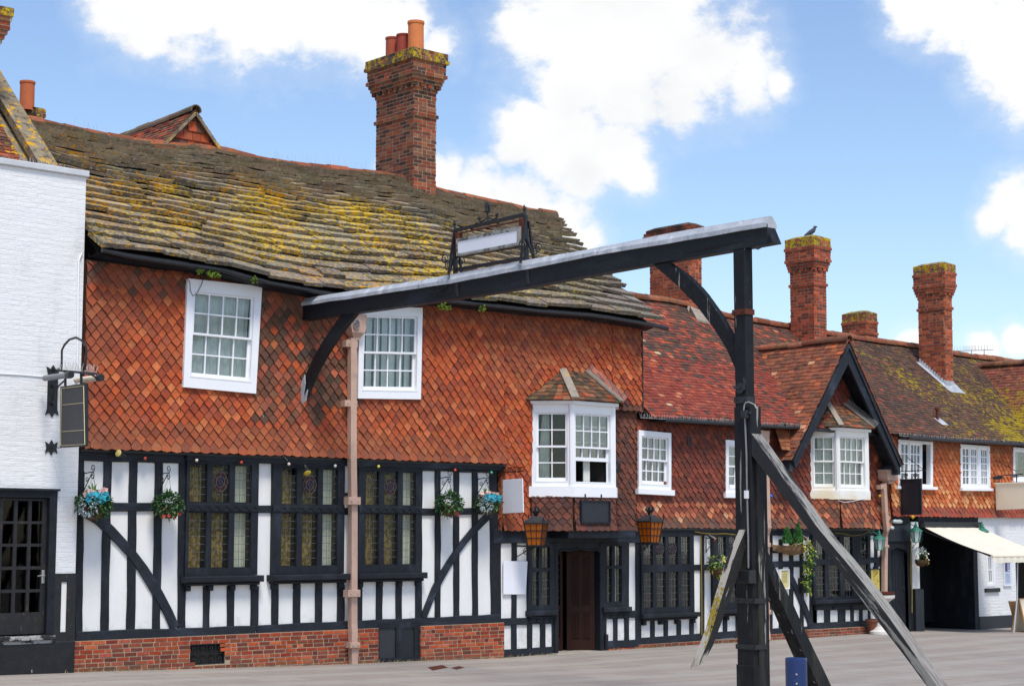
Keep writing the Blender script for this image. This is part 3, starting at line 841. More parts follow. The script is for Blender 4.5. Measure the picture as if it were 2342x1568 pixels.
# plaster wall
mb = MB(); holes_rect(mb, F, XA0 + .02, XA1 - .05, .55, 3.5, holesA, -.2, 0.)
mb.build('plaster_wall', M['plaster'], A)
for i, (Ls, (a0, a1)) in enumerate(((L1, o1), (L2, o2), (L3, o3))):
    leaded(A, F, (a0, a1, wz0, wz1), Ls, .075, 'curtain_gold', side='blind', ledge=(a0 - .06, a1 + .07, wz0 - .11, wz0 - .005, .19), rosette=(1,))
# carved transoms over the windows: a beaded band
mb = MB()
for Ls, (a0, a1) in ((L1, o1), (L2, o2), (L3, o3)):
    b0, b1 = Ls[3][3] + .012, Ls[0][2] - .02
    rect(mb, F, a0 + .004, a1 - .004, b0, b1, .07, .092, bev=.008)
    a = a0 + .06; k = 0
    while a < a1 - .06:
        pts = [F.T(a + .09 * t / 8., (b0 + b1) / 2 + (b1 - b0) * .24 * math.sin(t / 8. * math.pi) * (1 if k % 2 else -1), .096) for t in range(9)]
        tube(mb, pts, .009, 5); a += .09; k += 1
mb.build('carved_transom', M['timber'], A)
# timbers
mb = MB(); c1 = .032; W = .007
S5 = [(487, 540, 100, 483, 527, 1283), (665, 717, 110, 645, 695, 1245), (830, 882, 110, 808, 862, 1240), (993, 1042, 110, 975, 1025, 1235), (1146, 1190, 100, 1137, 1187, 1225),
      (1300, 1345, 930, 1298, 1340, 1220), (1453, 1500, 930, 1453, 1497, 1215), (1606, 1655, 930, 1602, 1650, 1212)]
for s in S5: bar(mb, F, K5, *s, -.05, c1, bev=.008, wob=W)
S6 = [(205, 250, 120, 205, 247, 1180), (347, 390, 920, 343, 388, 1180), (486, 528, 920, 483, 527, 1175), (625, 672, 920, 623, 670, 1172),
      (752, 790, 120, 745, 783, 1170), (875, 914, 900, 873, 912, 1160), (1000, 1038, 900, 1000, 1037, 1155), (1124, 1166, 120, 1124, 1164, 1150),
      (1250, 1284, 170, 1248, 1283, 1150), (1368, 1402, 170, 1368, 1405, 1150), (1485, 1519, 170, 1488, 1524, 1140), (1597, 1640, 150, 1606, 1668, 1160)]
for s in S6: bar(mb, F, K6, *s, -.05, c1, bev=.008, wob=W)
mb.each('timber_stud', M['timber'], A)
mb = MB()
pq(mb, F, K5, [(500, 398), (1150, 397), (1150, 449), (500, 455)], -.05, c1 + .004, bev=.008, wob=W)
pq(mb, F, K6, [(118, 415), (210, 415), (210, 463), (118, 463)], -.05, c1 + .004, bev=.008, wob=W)
pq(mb, F, K6, [(668, 430), (760, 430), (760, 476), (668, 476)], -.05, c1 + .004, bev=.008, wob=W)
pq(mb, F, K6, [(668, 335), (700, 335), (700, 355), (668, 355)], -.05, c1 + .004, bev=.004)
pq(mb, F, K6, [(1160, 433), (1610, 432), (1612, 474), (1160, 480)], -.05, c1 + .004, bev=.008, wob=W)
z0, z1 = F.at(*K5(500, 128), .04)[1], 3.53
rect(mb, F, XA0, o1[0] - .02, z0, z1, -.05, .042, bev=.01, wob=W)
rect(mb, F, o1[0] - .02, XA1 - .02, 3.40, 3.52, -.05, .10, bev=.01)
rect(mb, F, o3[1] + .01, XA1 - .02, F.at(*K6(1400, 203), .04)[1], 3.40, -.05, .042, bev=.01, wob=W)
pq(mb, F, K5, [(487, 1220), (1634, 1182), (1634, 1243), (483, 1284)], -.05, c1 + .012, bev=.012, wob=W)
pq(mb, F, K6, [(112, 1181), (1663, 1108), (1668, 1163), (112, 1242)], -.05, c1 + .013, bev=.012, wob=W)
mb.each('timber_beam', M['timber_h'], A)
mb = MB()
def curved(K, cen, wd, pl=F, c0=-.05, c1=.045):
    P = [pl.at(*K(x, y), c1) for x, y in cen]
    P = resample(P, 10); Aa = []; Bb = []
    for i, p in enumerate(P):
        q0, q1 = P[max(i - 1, 0)], P[min(i + 1, len(P) - 1)]
        d = Vector((q1[0] - q0[0], q1[1] - q0[1])).normalized(); n = Vector((-d.y, d.x)); w = wd / 2 * (1 + .06 * math.sin(i * 1.3))
        Aa.append((p[0] + n.x * w, p[1] + n.y * w)); Bb.append((p[0] - n.x * w, p[1] - n.y * w))
    strip(mb, pl, Aa, Bb, c0, c1)
curved(K5, [(548, 455), (640, 510), (745, 612), (850, 730), (945, 860), (1030, 1010), (1090, 1120), (1120, 1195)], .155)
curved(K6, [(1605, 470), (1540, 530), (1455, 620), (1375, 730), (1300, 850), (1240, 965), (1195, 1080), (1175, 1130)], .125)
mb.each('timber_brace', M['timber_h'], A)
# brick plinth
mb = MB()
zt = .62
vent = RR(F, K5, 1213, 1297, 1437, 1430, .09)
hatch = RR(F, K6, 885, 1185, 1160, 1432, .09)
hl = [vent, (hatch[0], hatch[1], -1, zt + .1)]
PBR = BRK + [(.24, .06, .03), (.18, .05, .03)]
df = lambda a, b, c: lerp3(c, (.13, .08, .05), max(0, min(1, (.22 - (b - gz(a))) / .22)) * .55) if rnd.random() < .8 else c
for a0, a1 in ((XA0 - .01, hatch[0]), (hatch[1], XA1)):
    mb = MB()
    holes_rect(mb, F, a0, a1, -.35, zt, [h for h in hl if a0 < h[0] and h[1] < a1], -.05, .085, MORT)
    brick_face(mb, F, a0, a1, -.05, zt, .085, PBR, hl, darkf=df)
    if a0 == hatch[1]:
        brick_face(mb, Pl(XA1, -.085, 90), 0, .085, -.05, zt, 0, PBR); brick_face(mb, Pl(hatch[1], 0, -90), 0, .085, -.05, zt, 0, PBR)
    mb.build('brick_plinth', M['brick'], A)
mb = MB()
rect(mb, F, vent[0], vent[1], vent[2], vent[3], -.04, .03)
o = mb.build('vent_recess', M['interior'], A)
mb = MB(); va, vb = (vent[1] - vent[0]), (vent[3] - vent[2])
holes_rect(mb, F, vent[0], vent[1], vent[2], vent[3], [(vent[0] + .015, vent[1] - .015, vent[2] + .015, vent[3] - .015)], .03, .075)
for i in range(4):
    for j in range(2):
        cx, cz = vent[0] + va * (i + .5) / 4, vent[2] + vb * (j + .5) / 2
        for sg in (-1, 1):
            tube(mb, [F.T(cx + sg * .012 + .045 * math.cos(t) * sg * (.35 + .65 * k / 9), cz + .06 * math.sin(t) * (.4 + .6 * k / 9), .06) for k, t in ((k, k * .62) for k in range(10))], .006, 4)
    tube(mb, [F.T(vent[0] + va * i / 4, vent[2], .06), F.T(vent[0] + va * i / 4, vent[3], .06)], .006, 4)
tube(mb, [F.T(vent[0], (vent[2] + vent[3]) / 2, .06), F.T(vent[1], (vent[2] + vent[3]) / 2, .06)], .006, 4)
mb.build('vent_grille', M['iron'], A)
# cellar hatch
hz0, hz1 = gz(19.5) - .02, .70
mb = MB(); holes_rect(mb, F, hatch[0], hatch[1], hz0 - .2, hz1, [(hatch[0] + .05, (hatch[0] + hatch[1]) / 2 - .06, hz0 + .1, hz1 - .09), ((hatch[0] + hatch[1]) / 2 + .07, hatch[1] - .13, hz0 + .1, hz1 - .1)], -.03, .05)
dr = mb.build('cellar_door', M['timber'], A)
mb = MB(); rect(mb, F, hatch[0] + .04, hatch[1] - .1, hz0, hz1 - .05, -.02, .025); mb.build('door_panel', M['slate_board'], dr)
mb = MB()
for i in range(22):
    b = hz0 + .12 + (hz1 - hz0 - .24) * i / 21; rect(mb, F, (hatch[0] + hatch[1]) / 2 + .09, hatch[1] - .15, b, b + .006, .025, .032)
mb.build('mesh_screen', M['iron'], dr)

# entrance bay ground floor
XB0, XB1 = F.at(*KD(100, 800))[0], F.at(1463, 1350)[0]
dA0, dA1 = F.at(*KD(680, 1000))[0], F.at(*KD(1052, 1000))[0]
zdt = F.at(*KD(860, 455))[1]; zds = F.at(*KD(860, 490))[1]
WL = [RR(F, KD, 462, 452, 517, 640, .04), RR(F, KD, 557, 450, 615, 640, .04), RR(F, KD, 462, 668, 517, 978, .04), RR(F, KD, 557, 664, 615, 970, .04)]
WR = [RR(F, KD, 1117, 440, 1167, 620, .04), RR(F, KD, 1206, 435, 1255, 620, .04), RR(F, KD, 1117, 645, 1167, 945, .04), RR(F, KD, 1206, 642, 1255, 938, .04)]
def level(Ls):
    n = len(Ls) // 2
    return [(r[0], r[1], sum(q[2] for q in g) / n, sum(q[3] for q in g) / n) for g in (Ls[:n], Ls[n:]) for r in g]
WL, WR = level(WL), level(WR)
oL = RR(F, KD, 432, 420, 668, 1015, .06); oR = RR(F, KD, 1092, 405, 1318, 985, .06)
mb = MB(); holes_rect(mb, F, XB0, XB1, -.1, ZD + .02, [(dA0 - .08, dA1 + .08, -.2, zdt + .05), (oL[0] + .05, oL[1] - .05, oL[2] + .05, oL[3] - .05), (oR[0] + .05, oR[1] - .05, oR[2] + .05, oR[3] - .05)], -.2, 0)
mb.build('plaster_wall', M['plaster'], A)
leaded(A, F, oL, WL, .06, None, side=None, grid=(2, .15), ledge=(oL[0] - .03, oL[1] + .03, oL[2] - .10, oL[2], .14), rosette=())
leaded(A, F, oR, WR, .06, None, side='blind', grid=(2, .15), ledge=(oR[0] - .03, oR[1] + .05, oR[2] - .10, oR[2], .14), rosette=())
mb = MB()
for s in [(190, 100, 395, 60)]: pass
for s in [(105, 190, 330, 105, 188, 1440), (290, 333, 410, 287, 330, 1400), (430, 470, 410, 428, 470, 1400), (543, 587, 1100, 543, 587, 1350), (648, 684, 415, 648, 690, 1400),
          (1075, 1130, 405, 1075, 1133, 1360), (1193, 1230, 1060, 1195, 1230, 1300), (1293, 1332, 400, 1293, 1332, 1330), (1392, 1437, 400, 1393, 1440, 1345)]:
    bar(mb, F, KD, *s, -.05, .034, bev=.008, wob=.005)
mb.each('timber_stud', M['timber'], A)
mb = MB()
pq(mb, F, KD, [(185, 1087), (432, 1080), (432, 1142), (185, 1152)], -.05, .038, bev=.008, wob=.005)
pq(mb, F, KD, [(470, 1050), (650, 1045), (650, 1135), (470, 1138)], -.05, .0385, bev=.008)
pq(mb, F, KD, [(185, 1366), (690, 1335), (690, 1400), (185, 1440)], -.05, .0392, bev=.008, wob=.005)
pq(mb, F, KD, [(1128, 1010), (1296, 1010), (1296, 1088), (1128, 1090)], -.05, .0385, bev=.008)
pq(mb, F, KD, [(1325, 1018), (1395, 1015), (1395, 1078), (1325, 1080)], -.05, .038, bev=.008)
pq(mb, F, KD, [(1110, 1290), (1440, 1270), (1440, 1340), (1110, 1362)], -.05, .0392, bev=.008, wob=.005)
zb = F.at(*KD(800, 416), .05)[1]
rect(mb, F, XB0 + .02, XB1, zb, ZD + .03, -.05, .05, bev=.01, wob=.004)
rect(mb, F, F.at(*KD(600, 330))[0], F.at(*KD(1200, 330))[0], ZD - .13, ZD + .02, .05, .58, bev=.01)
mb.each('timber_beam', M['timber_h'], A)
mb = MB()
pq(mb, F, KD, [(185, 1440), (690, 1400), (690, 1425), (185, 1470)], -.1, .03, MORT)
for (x0, y0, x1, y1, hh) in ((300, 1432, 690, 1400, 26), (1110, 1362, 1440, 1340, 26)):
    n = 9; mb = MB() if x0 > 1000 else mb
    for i in range(n):
        t0, t1 = i / n, (i + .95) / n
        pq(mb, F, KD, [(x0 + (x1 - x0) * t0, y0 + (y1 - y0) * t0), (x0 + (x1 - x0) * t1, y0 + (y1 - y0) * t1), (x0 + (x1 - x0) * t1, y0 + (y1 - y0) * t1 + hh), (x0 + (x1 - x0) * t0, y0 + (y1 - y0) * t0 + hh)], -.1, .06, jit(rnd.choice(BRK), .2), bev=.006)
    mb.build('brick_plinth', M['brick'], A)
# doorway: arched timber head, jambs, hall behind, leaves
mb = MB(); am = (dA0 + dA1) / 2
arch = [(dA0, zds), (dA0 + .06, zds + .05), (am - .28, zdt - .035), (am, zdt), (am + .28, zdt - .035), (dA1 - .06, zds + .05), (dA1, zds)]
top = [(dA0 - .0, zb + .02), (dA0 + .06, zb + .02), (am - .28, zb + .02), (am, zb + .02), (am + .28, zb + .02), (dA1 - .06, zb + .02), (dA1, zb + .02)]
strip(mb, F, arch, top, -.12, .055)
rect(mb, F, dA0 - .09, dA0, -.08, zb + .02, -.12, .07, bev=.015)
rect(mb, F, dA1, dA1 + .10, -.08, zb + .02, -.12, .07, bev=.015)
rect(mb, F, dA1 + .12, dA1 + .2, -.08, F.at(*KD(1075, 1230), .05)[1], -.05, .09, bev=.012)
tube(mb, [F.T(a, b - .02, .06) for a, b in arch], .022, 6)
mb.build('door_frame', M['timber'], A)
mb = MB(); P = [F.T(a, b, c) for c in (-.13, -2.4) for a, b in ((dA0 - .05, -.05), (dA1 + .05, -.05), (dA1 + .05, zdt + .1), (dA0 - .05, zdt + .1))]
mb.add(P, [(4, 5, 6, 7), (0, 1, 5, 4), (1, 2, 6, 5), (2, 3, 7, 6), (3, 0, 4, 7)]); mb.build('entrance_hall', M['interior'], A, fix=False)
def door_leaf(pl, w, h, glassy):
    mb = MB(); hs = []
    if glassy:
        hs = [(.09, w - .07, h * .45, h - .12), (.09, w - .07, .25, h * .40)]
    else:
        hs = [(.09, w / 2 - .03, h * .44, h - .12), (w / 2 + .03, w - .09, h * .44, h - .12), (.09, w / 2 - .03, .2, h * .38), (w / 2 + .03, w - .09, .2, h * .38)]
    holes_rect(mb, pl, 0, w, .0, h, hs, -.025, .025)
    d = mb.build('door', M['brown_door'], A)
    for k, hh in enumerate(hs):
        m2 = MB()
        if glassy and k == 0:
            rect(m2, pl, hh[0], hh[1], hh[2], hh[3], -.004, .004); m2.build('pane', M['glass_old'], d)
            m3 = MB()
            for i in range(1, 3): a = hh[0] + (hh[1] - hh[0]) * i / 3; rect(m3, pl, a - .005, a + .005, hh[2], hh[3], .004, .009)
            for j in range(1, 7): b = hh[2] + (hh[3] - hh[2]) * j / 7; rect(m3, pl, hh[0], hh[1], b - .005, b + .005, .0045, .0095)
            m3.build('lead_came', M['lead_came'], d)
        else:
            rect(m2, pl, hh[0], hh[1], hh[2], hh[3], -.012, .008); n = 4
            for i in range(n): a = hh[0] + (hh[1] - hh[0]) * (i + .5) / n; rect(m2, pl, a - .018, a + .018, hh[2] + .03, hh[3] - .03, .008, .022, bev=.006)
            m2.build('door_panel', M['brown_door'], d)
    return d
x2 = F.at(*KD(1032, 1000), -.13)[0]
door_leaf(Pl(dA0 + .16, .46, 0), .42, zdt - .04, True)
dl = door_leaf(Pl(dA0 + (dA1 - dA0) * .60, .42, -35), (dA1 - dA0) * .49, zdt - .03, False)
mb = MB(); pq(mb, F, KD, [(690, 1405), (1110, 1378), (1112, 1392), (690, 1428)], -.3, .28, bev=.01); mb.build('door_step', M['step'], A)
# upper tiled wall
mb = MB()
c_up = .09
W1 = [(427, 637), (597, 655), (583, 900), (417, 885)]
W2 = [(820, 700), (964, 704), (960, 913), (816, 911)]
q1 = quad_px(F, ID, *W1, .15); q2 = quad_px(F, ID, *W2, .15)
def qbox(q, m=.0): return (min(q.bl[0], q.tl[0]) + m, max(q.br[0], q.tr[0]) - m, min(q.bl[1], q.br[1]) + m, max(q.tl[1], q.tr[1]) - m)
hq = [qbox(q1, .09), qbox(q2, .09)]
aO0 = F.at(1216, 1010, .1)[0]; aO1 = F.at(1309, 1010, .62)[0]; aO2 = F.at(1403, 1010, .62)[0]; aO3 = aO2 + (aO1 - aO0)
zO0 = F.at(*KB(855, 1225), .62)[1]; zO1 = F.at(*KB(880, 410), .62)[1]
zc = F.at(1465, 942, .12)[1]
hO = (aO0 + .02, aO3 - .02, ZD + .02, zO1)
holes_rect(mb, F, XA0 + .01, XE - .02, ZJ + .02, ZE + .05, hq + [(hO[0], hO[1], ZJ - 1, hO[3]), (hO[1], XE, ZJ - 1, zc)], -.2, c_up, (.08, .05, .04))
holes_rect(mb, F, XA1 - .25, XE - .06, ZD + .03, ZJ + .02, [(hO[0], hO[1], 0, 9)], -.2, .0, (.08, .05, .04))
f1 = flare(ZJ, .55, .075, c_up); f2 = flare(ZD, .5, .07, .02)
def cA(a, b):
    if b < ZJ + .02: return f2(a, b) if a > XA1 - .3 else f1(a, b)
    if a > XA1 + .1 and b < zc: 
        t = min(1, max(0, (b - ZJ) / .6)); return .02 + (c_up - .02) * t
    return f1(a, b) if a < XA1 + .1 else c_up
def colA(a, b):
    c = rnd.choice(ORG)
    n1 = noise.noise(Vector((a * .8, b * .8, 1.)))
    # dark replacement tiles between the two sash windows
    dk = 0
    if 16.0 < a < 18.3 and b > 4.0:
        dk = .86 - .3 * max(0, a - 17.5) - (.3 if b < 4.35 else 0)
    elif a < 16 and b > 5.9: dk = .22
    elif a > XE - 2.0 and b < zc + .0: dk = .95
    if rnd.random() < dk: c = rnd.choice(DRK if a < 20 else BRN)
    elif a > 24.6 and b < zc + .1: c = rnd.choice(BRN)
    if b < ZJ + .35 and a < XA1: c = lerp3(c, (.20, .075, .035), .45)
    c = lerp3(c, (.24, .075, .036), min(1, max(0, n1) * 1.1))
    if b > ZE - .45: c = lerp3(c, (.16, .065, .04), .5)  # top rows browner: shade under the eaves put into the tile colour
    return jit(c, .16)
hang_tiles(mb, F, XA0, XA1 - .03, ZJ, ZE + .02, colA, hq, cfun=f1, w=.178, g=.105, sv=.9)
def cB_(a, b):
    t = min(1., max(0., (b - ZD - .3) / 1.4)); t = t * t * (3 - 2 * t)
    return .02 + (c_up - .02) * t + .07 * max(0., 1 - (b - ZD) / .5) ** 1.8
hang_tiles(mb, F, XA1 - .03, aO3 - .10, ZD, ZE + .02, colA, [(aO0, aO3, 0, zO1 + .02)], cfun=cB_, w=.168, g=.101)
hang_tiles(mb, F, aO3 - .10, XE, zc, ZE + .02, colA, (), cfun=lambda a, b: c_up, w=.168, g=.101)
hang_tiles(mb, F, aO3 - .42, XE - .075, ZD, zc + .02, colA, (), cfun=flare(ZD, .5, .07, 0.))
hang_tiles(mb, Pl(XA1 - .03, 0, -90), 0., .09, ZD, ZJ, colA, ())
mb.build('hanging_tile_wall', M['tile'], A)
mb = MB()
rect(mb, F, XA0, XA1 + .05, ZJ - .03, ZJ + .012, -.05, .115, (1, 1, 1))
rect(mb, F, XE - .005, XE + .02, zc, ZE, -.2, .155)
mb.build('jetty_board', M['gutter'], A)
# pale tile / mortar strips under the sash windows
mb = MB()
for q in (q1, q2):
    for i in range(6):
        u0, u1 = q.w * i / 6 - (.02 if i == 0 else 0), q.w * (i + 1) / 6 - .006
        v = -.075
        P = [q.T(u, vv, c) for c in (-.02, .02 + .004 * (i % 2)) for u, vv in ((u0, -.105), (u1, -.105 + rnd.uniform(-.01, .01)), (u1, -.012), (u0, -.012))]
        mb.add(P, [(3, 2, 1, 0), (4, 5, 6, 7), (0, 1, 5, 4), (1, 2, 6, 5), (2, 3, 7, 6), (3, 0, 4, 7)], jit((.45, .15, .08), .25))
mb.build('tile_sill_strip', M['tile'], A)
sash(A, q1, .185, 4, 2, 2, fw=.125, head=.07, drapes=(('all', 'curtain'),), apron=.05)
sash(A, q2, .185, 4, 2, 2, fw=.10, head=.06, drapes=(('blind',),), apron=.04)
# main oriel over the entrance
def oriel(parent, a0, a1, a2, a3, cb, cf, z0, z1, zbot, left, front, roofpx, colf, m, sb, capz=.0, ft=None, bt=.16):
    P0, P1, P2, P3 = (a0, -cb), (a1, -cf), (a2, -cf), (a3, -cb)
    planes = []
    for p, q in ((P0, P1), (P1, P2), (P2, P3)):
        planes.append((Pl(p[0], p[1], math.degrees(math.atan2(q[1] - p[1], q[0] - p[0]))), math.dist(p, q)))
    ov = .07
    # lower apron
    mb = MB()
    vs = [(p[0], p[1], z) for z in (zbot, z0) for p in (P0, P1, P2, P3)]
    mb.add(vs, [(0, 1, 5, 4), (1, 2, 6, 5), (2, 3, 7, 6), (0, 3, 2, 1)], (.06, .04, .03))
    for (pl, L), sgn in zip(planes, (1, 1, 1)):
        fl = flare(zbot, .4, .05, .004)
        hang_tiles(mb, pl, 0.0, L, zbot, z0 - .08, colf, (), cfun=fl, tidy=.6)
    mb.build('tiled_apron', M['tile'], parent)
    for (pl, L), spec in zip(planes, (left, front, left)):
        q = Quad(pl, (.0, z1), (L, z1), (L, z0 + .10), (.0, z0 + .10))
        sash(parent, q, .0, *spec['n'], fw=spec['fw'], m=m, head=spec.get('head', .05), drapes=spec['drapes'], open_=spec.get('open', 0.), rec=spec.get('rec', 'interior_warm'), bs=.02)
    mb = MB()
    # sill shelf all round, corner posts
    o = .06
    S0, S1, S2, S3 = (a0 - o * 1.2, -cb), (a1 - o * .4, -cf - o), (a2 + o * .4, -cf - o), (a3 + o * 1.2, -cb)
    vs = [(p[0], p[1], z) for z in (z0 - .10, z0 + .10) for p in (S0, S1, S2, S3)]
    mb.add(vs, [(0, 1, 5, 4), (1, 2, 6, 5), (2, 3, 7, 6), (0, 3, 2, 1), (4, 5, 6, 7), (3, 0, 4, 7)])
    for p in (P1, P2):
        d = 1 if p is P1 else -1
        vs = [(p[0] - d * .045, p[1] + .02, z) for z in ()]
        tube(mb, [(p[0], p[1] + .02, z0 + .1), (p[0], p[1] + .02, z1)], .062, 8)
    vs = [(p[0], p[1], z) for z in (z1, z1 + .06) for p in ((a0 - .1, -cb), (a1 - .05, -cf - .10), (a2 + .05, -cf - .10), (a3 + .1, -cb))]
    mb.add(vs, [(0, 1, 5, 4), (1, 2, 6, 5), (2, 3, 7, 6), (0, 3, 2, 1), (4, 5, 6, 7), (3, 0, 4, 7)])
    mb.build('bay_sill', M[m], parent)
    # hipped roof
    e0, e1, e2, e3 = [(x, y, z1 + .055) for x, y in ((a0 - .22, -cb), (a1 - .08, -cf - .17), (a2 + .08, -cf - .17), (a3 + .22, -cb))]
    (rx0, rz), (rx1, rz1) = [F.at(*p, cb) for p in roofpx]
    rzm = (rz + rz1) / 2
    r0, r1 = (rx0, -cb, rzm), (rx1, -cb, rzm)
    mb = MB()
    for (e, f, rb, ra) in ((e0, e1, r0, r0), (e1, e2, r1, r0), (e2, e3, r1, r1)):
        Fc = Facet(e, f, rb, ra)
        roof_slabs(mb, Fc, lambda v: 0., lambda v: Fc.w, [i / 8 for i in range(9)], .165, .165, .013, (lambda x, v: jit(rnd.choice([(.10, .065, .04), (.15, .075, .045), (.08, .06, .04), (.20, .09, .05), (.26, .07, .03)]), .3)), wjit=.08, jb=.12)
    rf = mb.build('bay_roof', M['roof_tile'], parent)
    mb = MB()
    for e, r in ((e1, r0), (e2, r1)):
        obox(mb, (r[0], r[1] - .02, r[2] + .03), (e[0], e[1], e[2] + .05), bt, .035)
    mb.each('hip_strip', M['mortar'], rf)
    mb = MB()
    tube(mb, [(e2[0], e2[1], e2[2] + .052), (r1[0], r1[1], r1[2] + .052)], .004, 4)
    for k in range(46):
        t = k / 45.
        p = lerp3(e2, r1, t)
        for s in (-1, 1): tube(mb, [(p[0], p[1], p[2] + .05), (p[0] + .09 * s + .03, p[1] - .03 * s, p[2] + .16)], .0022, 3, cap=False)
    mb.build('bird_spikes', M['spike'], rf, fix=False)

class Facet:
    """bilinear roof facet e0-e1 (eave) to r0-r1 (top); S(u metres, v)"""
    def __init__(s, e0, e1, r1, r0):
        s.e0, s.e1, s.r0, s.r1 = map(Vector, (e0, e1, r0, r1)); s.w = (s.e1 - s.e0).length
        s.nrm = (s.e1 - s.e0).cross((s.r0 + s.r1) / 2 - (s.e0 + s.e1) / 2).normalized()
        if s.nrm.z < 0: s.nrm = -s.nrm
    def S(s, u, v, n=0.):
        t = u / s.w; return tuple((s.e0.lerp(s.e1, t)).lerp(s.r0.lerp(s.r1, t), v) + s.nrm * n)
colBr = lambda a, b: jit(rnd.choice(BRN), .2)
oriel(A, aO0, aO1, aO2, aO3, .1, .62, zO0, zO1, ZD, dict(n=(2, 2, 2), fw=.085, drapes=(((0., .42), 'curtain', .12),), head=.07),
      dict(n=(4, 2, 2), fw=.075, drapes=(((.42, .60), 'curtain'),), head=.09, open=.62), [(1285, 846), (1341, 852)], colBr, 'white_paint', .1)

# stone slab roof
ev_px = [KL(590, 55), KL(900, 112), KL(1568, 212), KW(640, 190), KW(1180, 290), K7(100, 792), K7(760, 868), K7(1200, 902), K7(1570, 962), K7(1720, 988)]
rg_px = [K1(100, 735), K1(200, 750), K1(500, 820), K1(640, 850), K1(830, 880), K1(1340, 930), K1(1568, 985), K2(250, 1025), K2(500, 1050), K2(840, 1085), K2(1100, 1180), K2(1568, 1275), K7(600, 80), K7(890, 122)]
CE = .47; YR = 2.9
ev = [F.at(*p, CE) for p in ev_px]; rg = [F.at(*p, -YR) for p in rg_px]
rg = [(x, z - .06) for x, z in rg]
RA = RoofSurf(ev, -CE, rg, YR, .03)
cs = [0.]; g = .27
tot = sum(.27 * (.945 ** i) for i in range(22))
for i in range(22): cs.append(cs[-1] + .27 * (.945 ** i) / tot)
xe1 = ev[-1][0]
mb = MB()
x0f = lambda v: 12.93
x1f = lambda v: xe1 - .02 + (rg[-1][0] - xe1) * v ** .9 - .12 * math.sin(v * math.pi) + rnd.uniform(-.04, .04)
STN = [(.215, .18, .135), (.18, .15, .115), (.25, .21, .155), (.14, .118, .092), (.27, .23, .18), (.21, .175, .13)]
def colS(x, v):
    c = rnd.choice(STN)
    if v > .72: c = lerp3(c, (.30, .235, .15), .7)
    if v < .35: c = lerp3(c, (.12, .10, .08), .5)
    return jit(c, .2)
chx0 = None
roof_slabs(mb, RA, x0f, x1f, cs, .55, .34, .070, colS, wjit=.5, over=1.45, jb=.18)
RFA = mb.build('roof', M['stone_slab'], A)
mb = MB()   # boarding under the slabs, gable end wall and back slope
N = 24; vs = []
xs = [12.96 + (xe1 - .15 - 12.96) * i / N for i in range(N + 1)]
for x in xs: vs += [RA.S(x, -.0, -.05), RA.S(x, 1., -.05), (x, 2 * YR + CE, RA.S(x, 0)[2])]
fs = []
for i in range(N):
    for k in (0, 1): fs.append((i * 3 + k, i * 3 + 3 + k, i * 3 + 4 + k, i * 3 + 1 + k))
mb.add(vs, fs, (.05, .04, .03)); mb.build('roof_boarding', M['interior'], A, fix=False)
mb = MB()
ptsg = [(XE - .06, .03, .3), (XE - .06, 2 * YR, .3), (XE - .06, 2 * YR, 6.4), (XE - .06, YR, 9.0), (XE - .06, .03, 6.4)]
mb.add(ptsg + [(x - .15, y, z) for x, y, z in ptsg], [(0, 1, 2, 3, 4), (9, 8, 7, 6, 5)] + [(i, (i + 1) % 5, 5 + (i + 1) % 5, 5 + i) for i in range(5)], (.25, .06, .03))
mb.build('gable_wall', M['tile'], A)
mb = MB(); ridge_tiles(mb, [(x, YR - .02, z + .065) for x, z in resample(rg, 40)], .13, .42, (.26, .085, .04)); mb.build('ridge_tiles', M['ridge'], RFA)
# gutter, fascia
mb = MB()
gp = [(max(x, 12.97), -CE - .03, z - .005) for x, z in ev if x < xe1 - .05] + [(xe1 + .22, -CE - .02, ev[-1][1] - .03)]
gp = resample(gp, 30)
tube(mb, gp, .042, 8)
mb.build('gutter', M['gutter'], A)
mb = MB()
vs = []
for x, z in resample([(max(12.97, q_[0]), q_[1]) for q_ in ev], 20): vs += [(x, -CE + .05, z + .02), (x, -.08, z + .0), (x, -.08, z - .07), (x, -CE + .05, z + .0)]
fs = []
for i in range(19):
    for k in range(4): fs.append((i * 4 + k, i * 4 + 4 + k, i * 4 + 4 + (k + 1) % 4, i * 4 + (k + 1) % 4))
mb.add(vs, fs); mb.build('eaves_soffit', M['timber'], A)
def spikes(pts, n, h, parent, spread=.03, r=.0022):
    mb = MB()
    P = resample(pts, n)
    tube(mb, P, .004, 4)
    for p in P:
        if rnd.random() < .1: continue
        tube(mb, [p, (p[0] + rnd.uniform(-1, 1) * spread, p[1] + rnd.uniform(-1, .6) * spread, p[2] + h * rnd.uniform(.6, 1.1))], r, 3, cap=False)
    return mb.build('bird_spikes', M['spike'], parent, fix=False)
rz_ = lambda x: (x, YR, polyline_at(rg, x) + .15)
spikes([rz_(18.4), rz_(19.4)], 20, .14, RFA, .05, .0022); spikes([rz_(14.2), rz_(14.8)], 10, .16, RFA, .06, .0022); spikes([rz_(16.8), rz_(17.7)], 14, .14, RFA, .05, .0022); spikes([rz_(19.6), rz_(20.6)], 18, .16, RFA, .05, .0022)
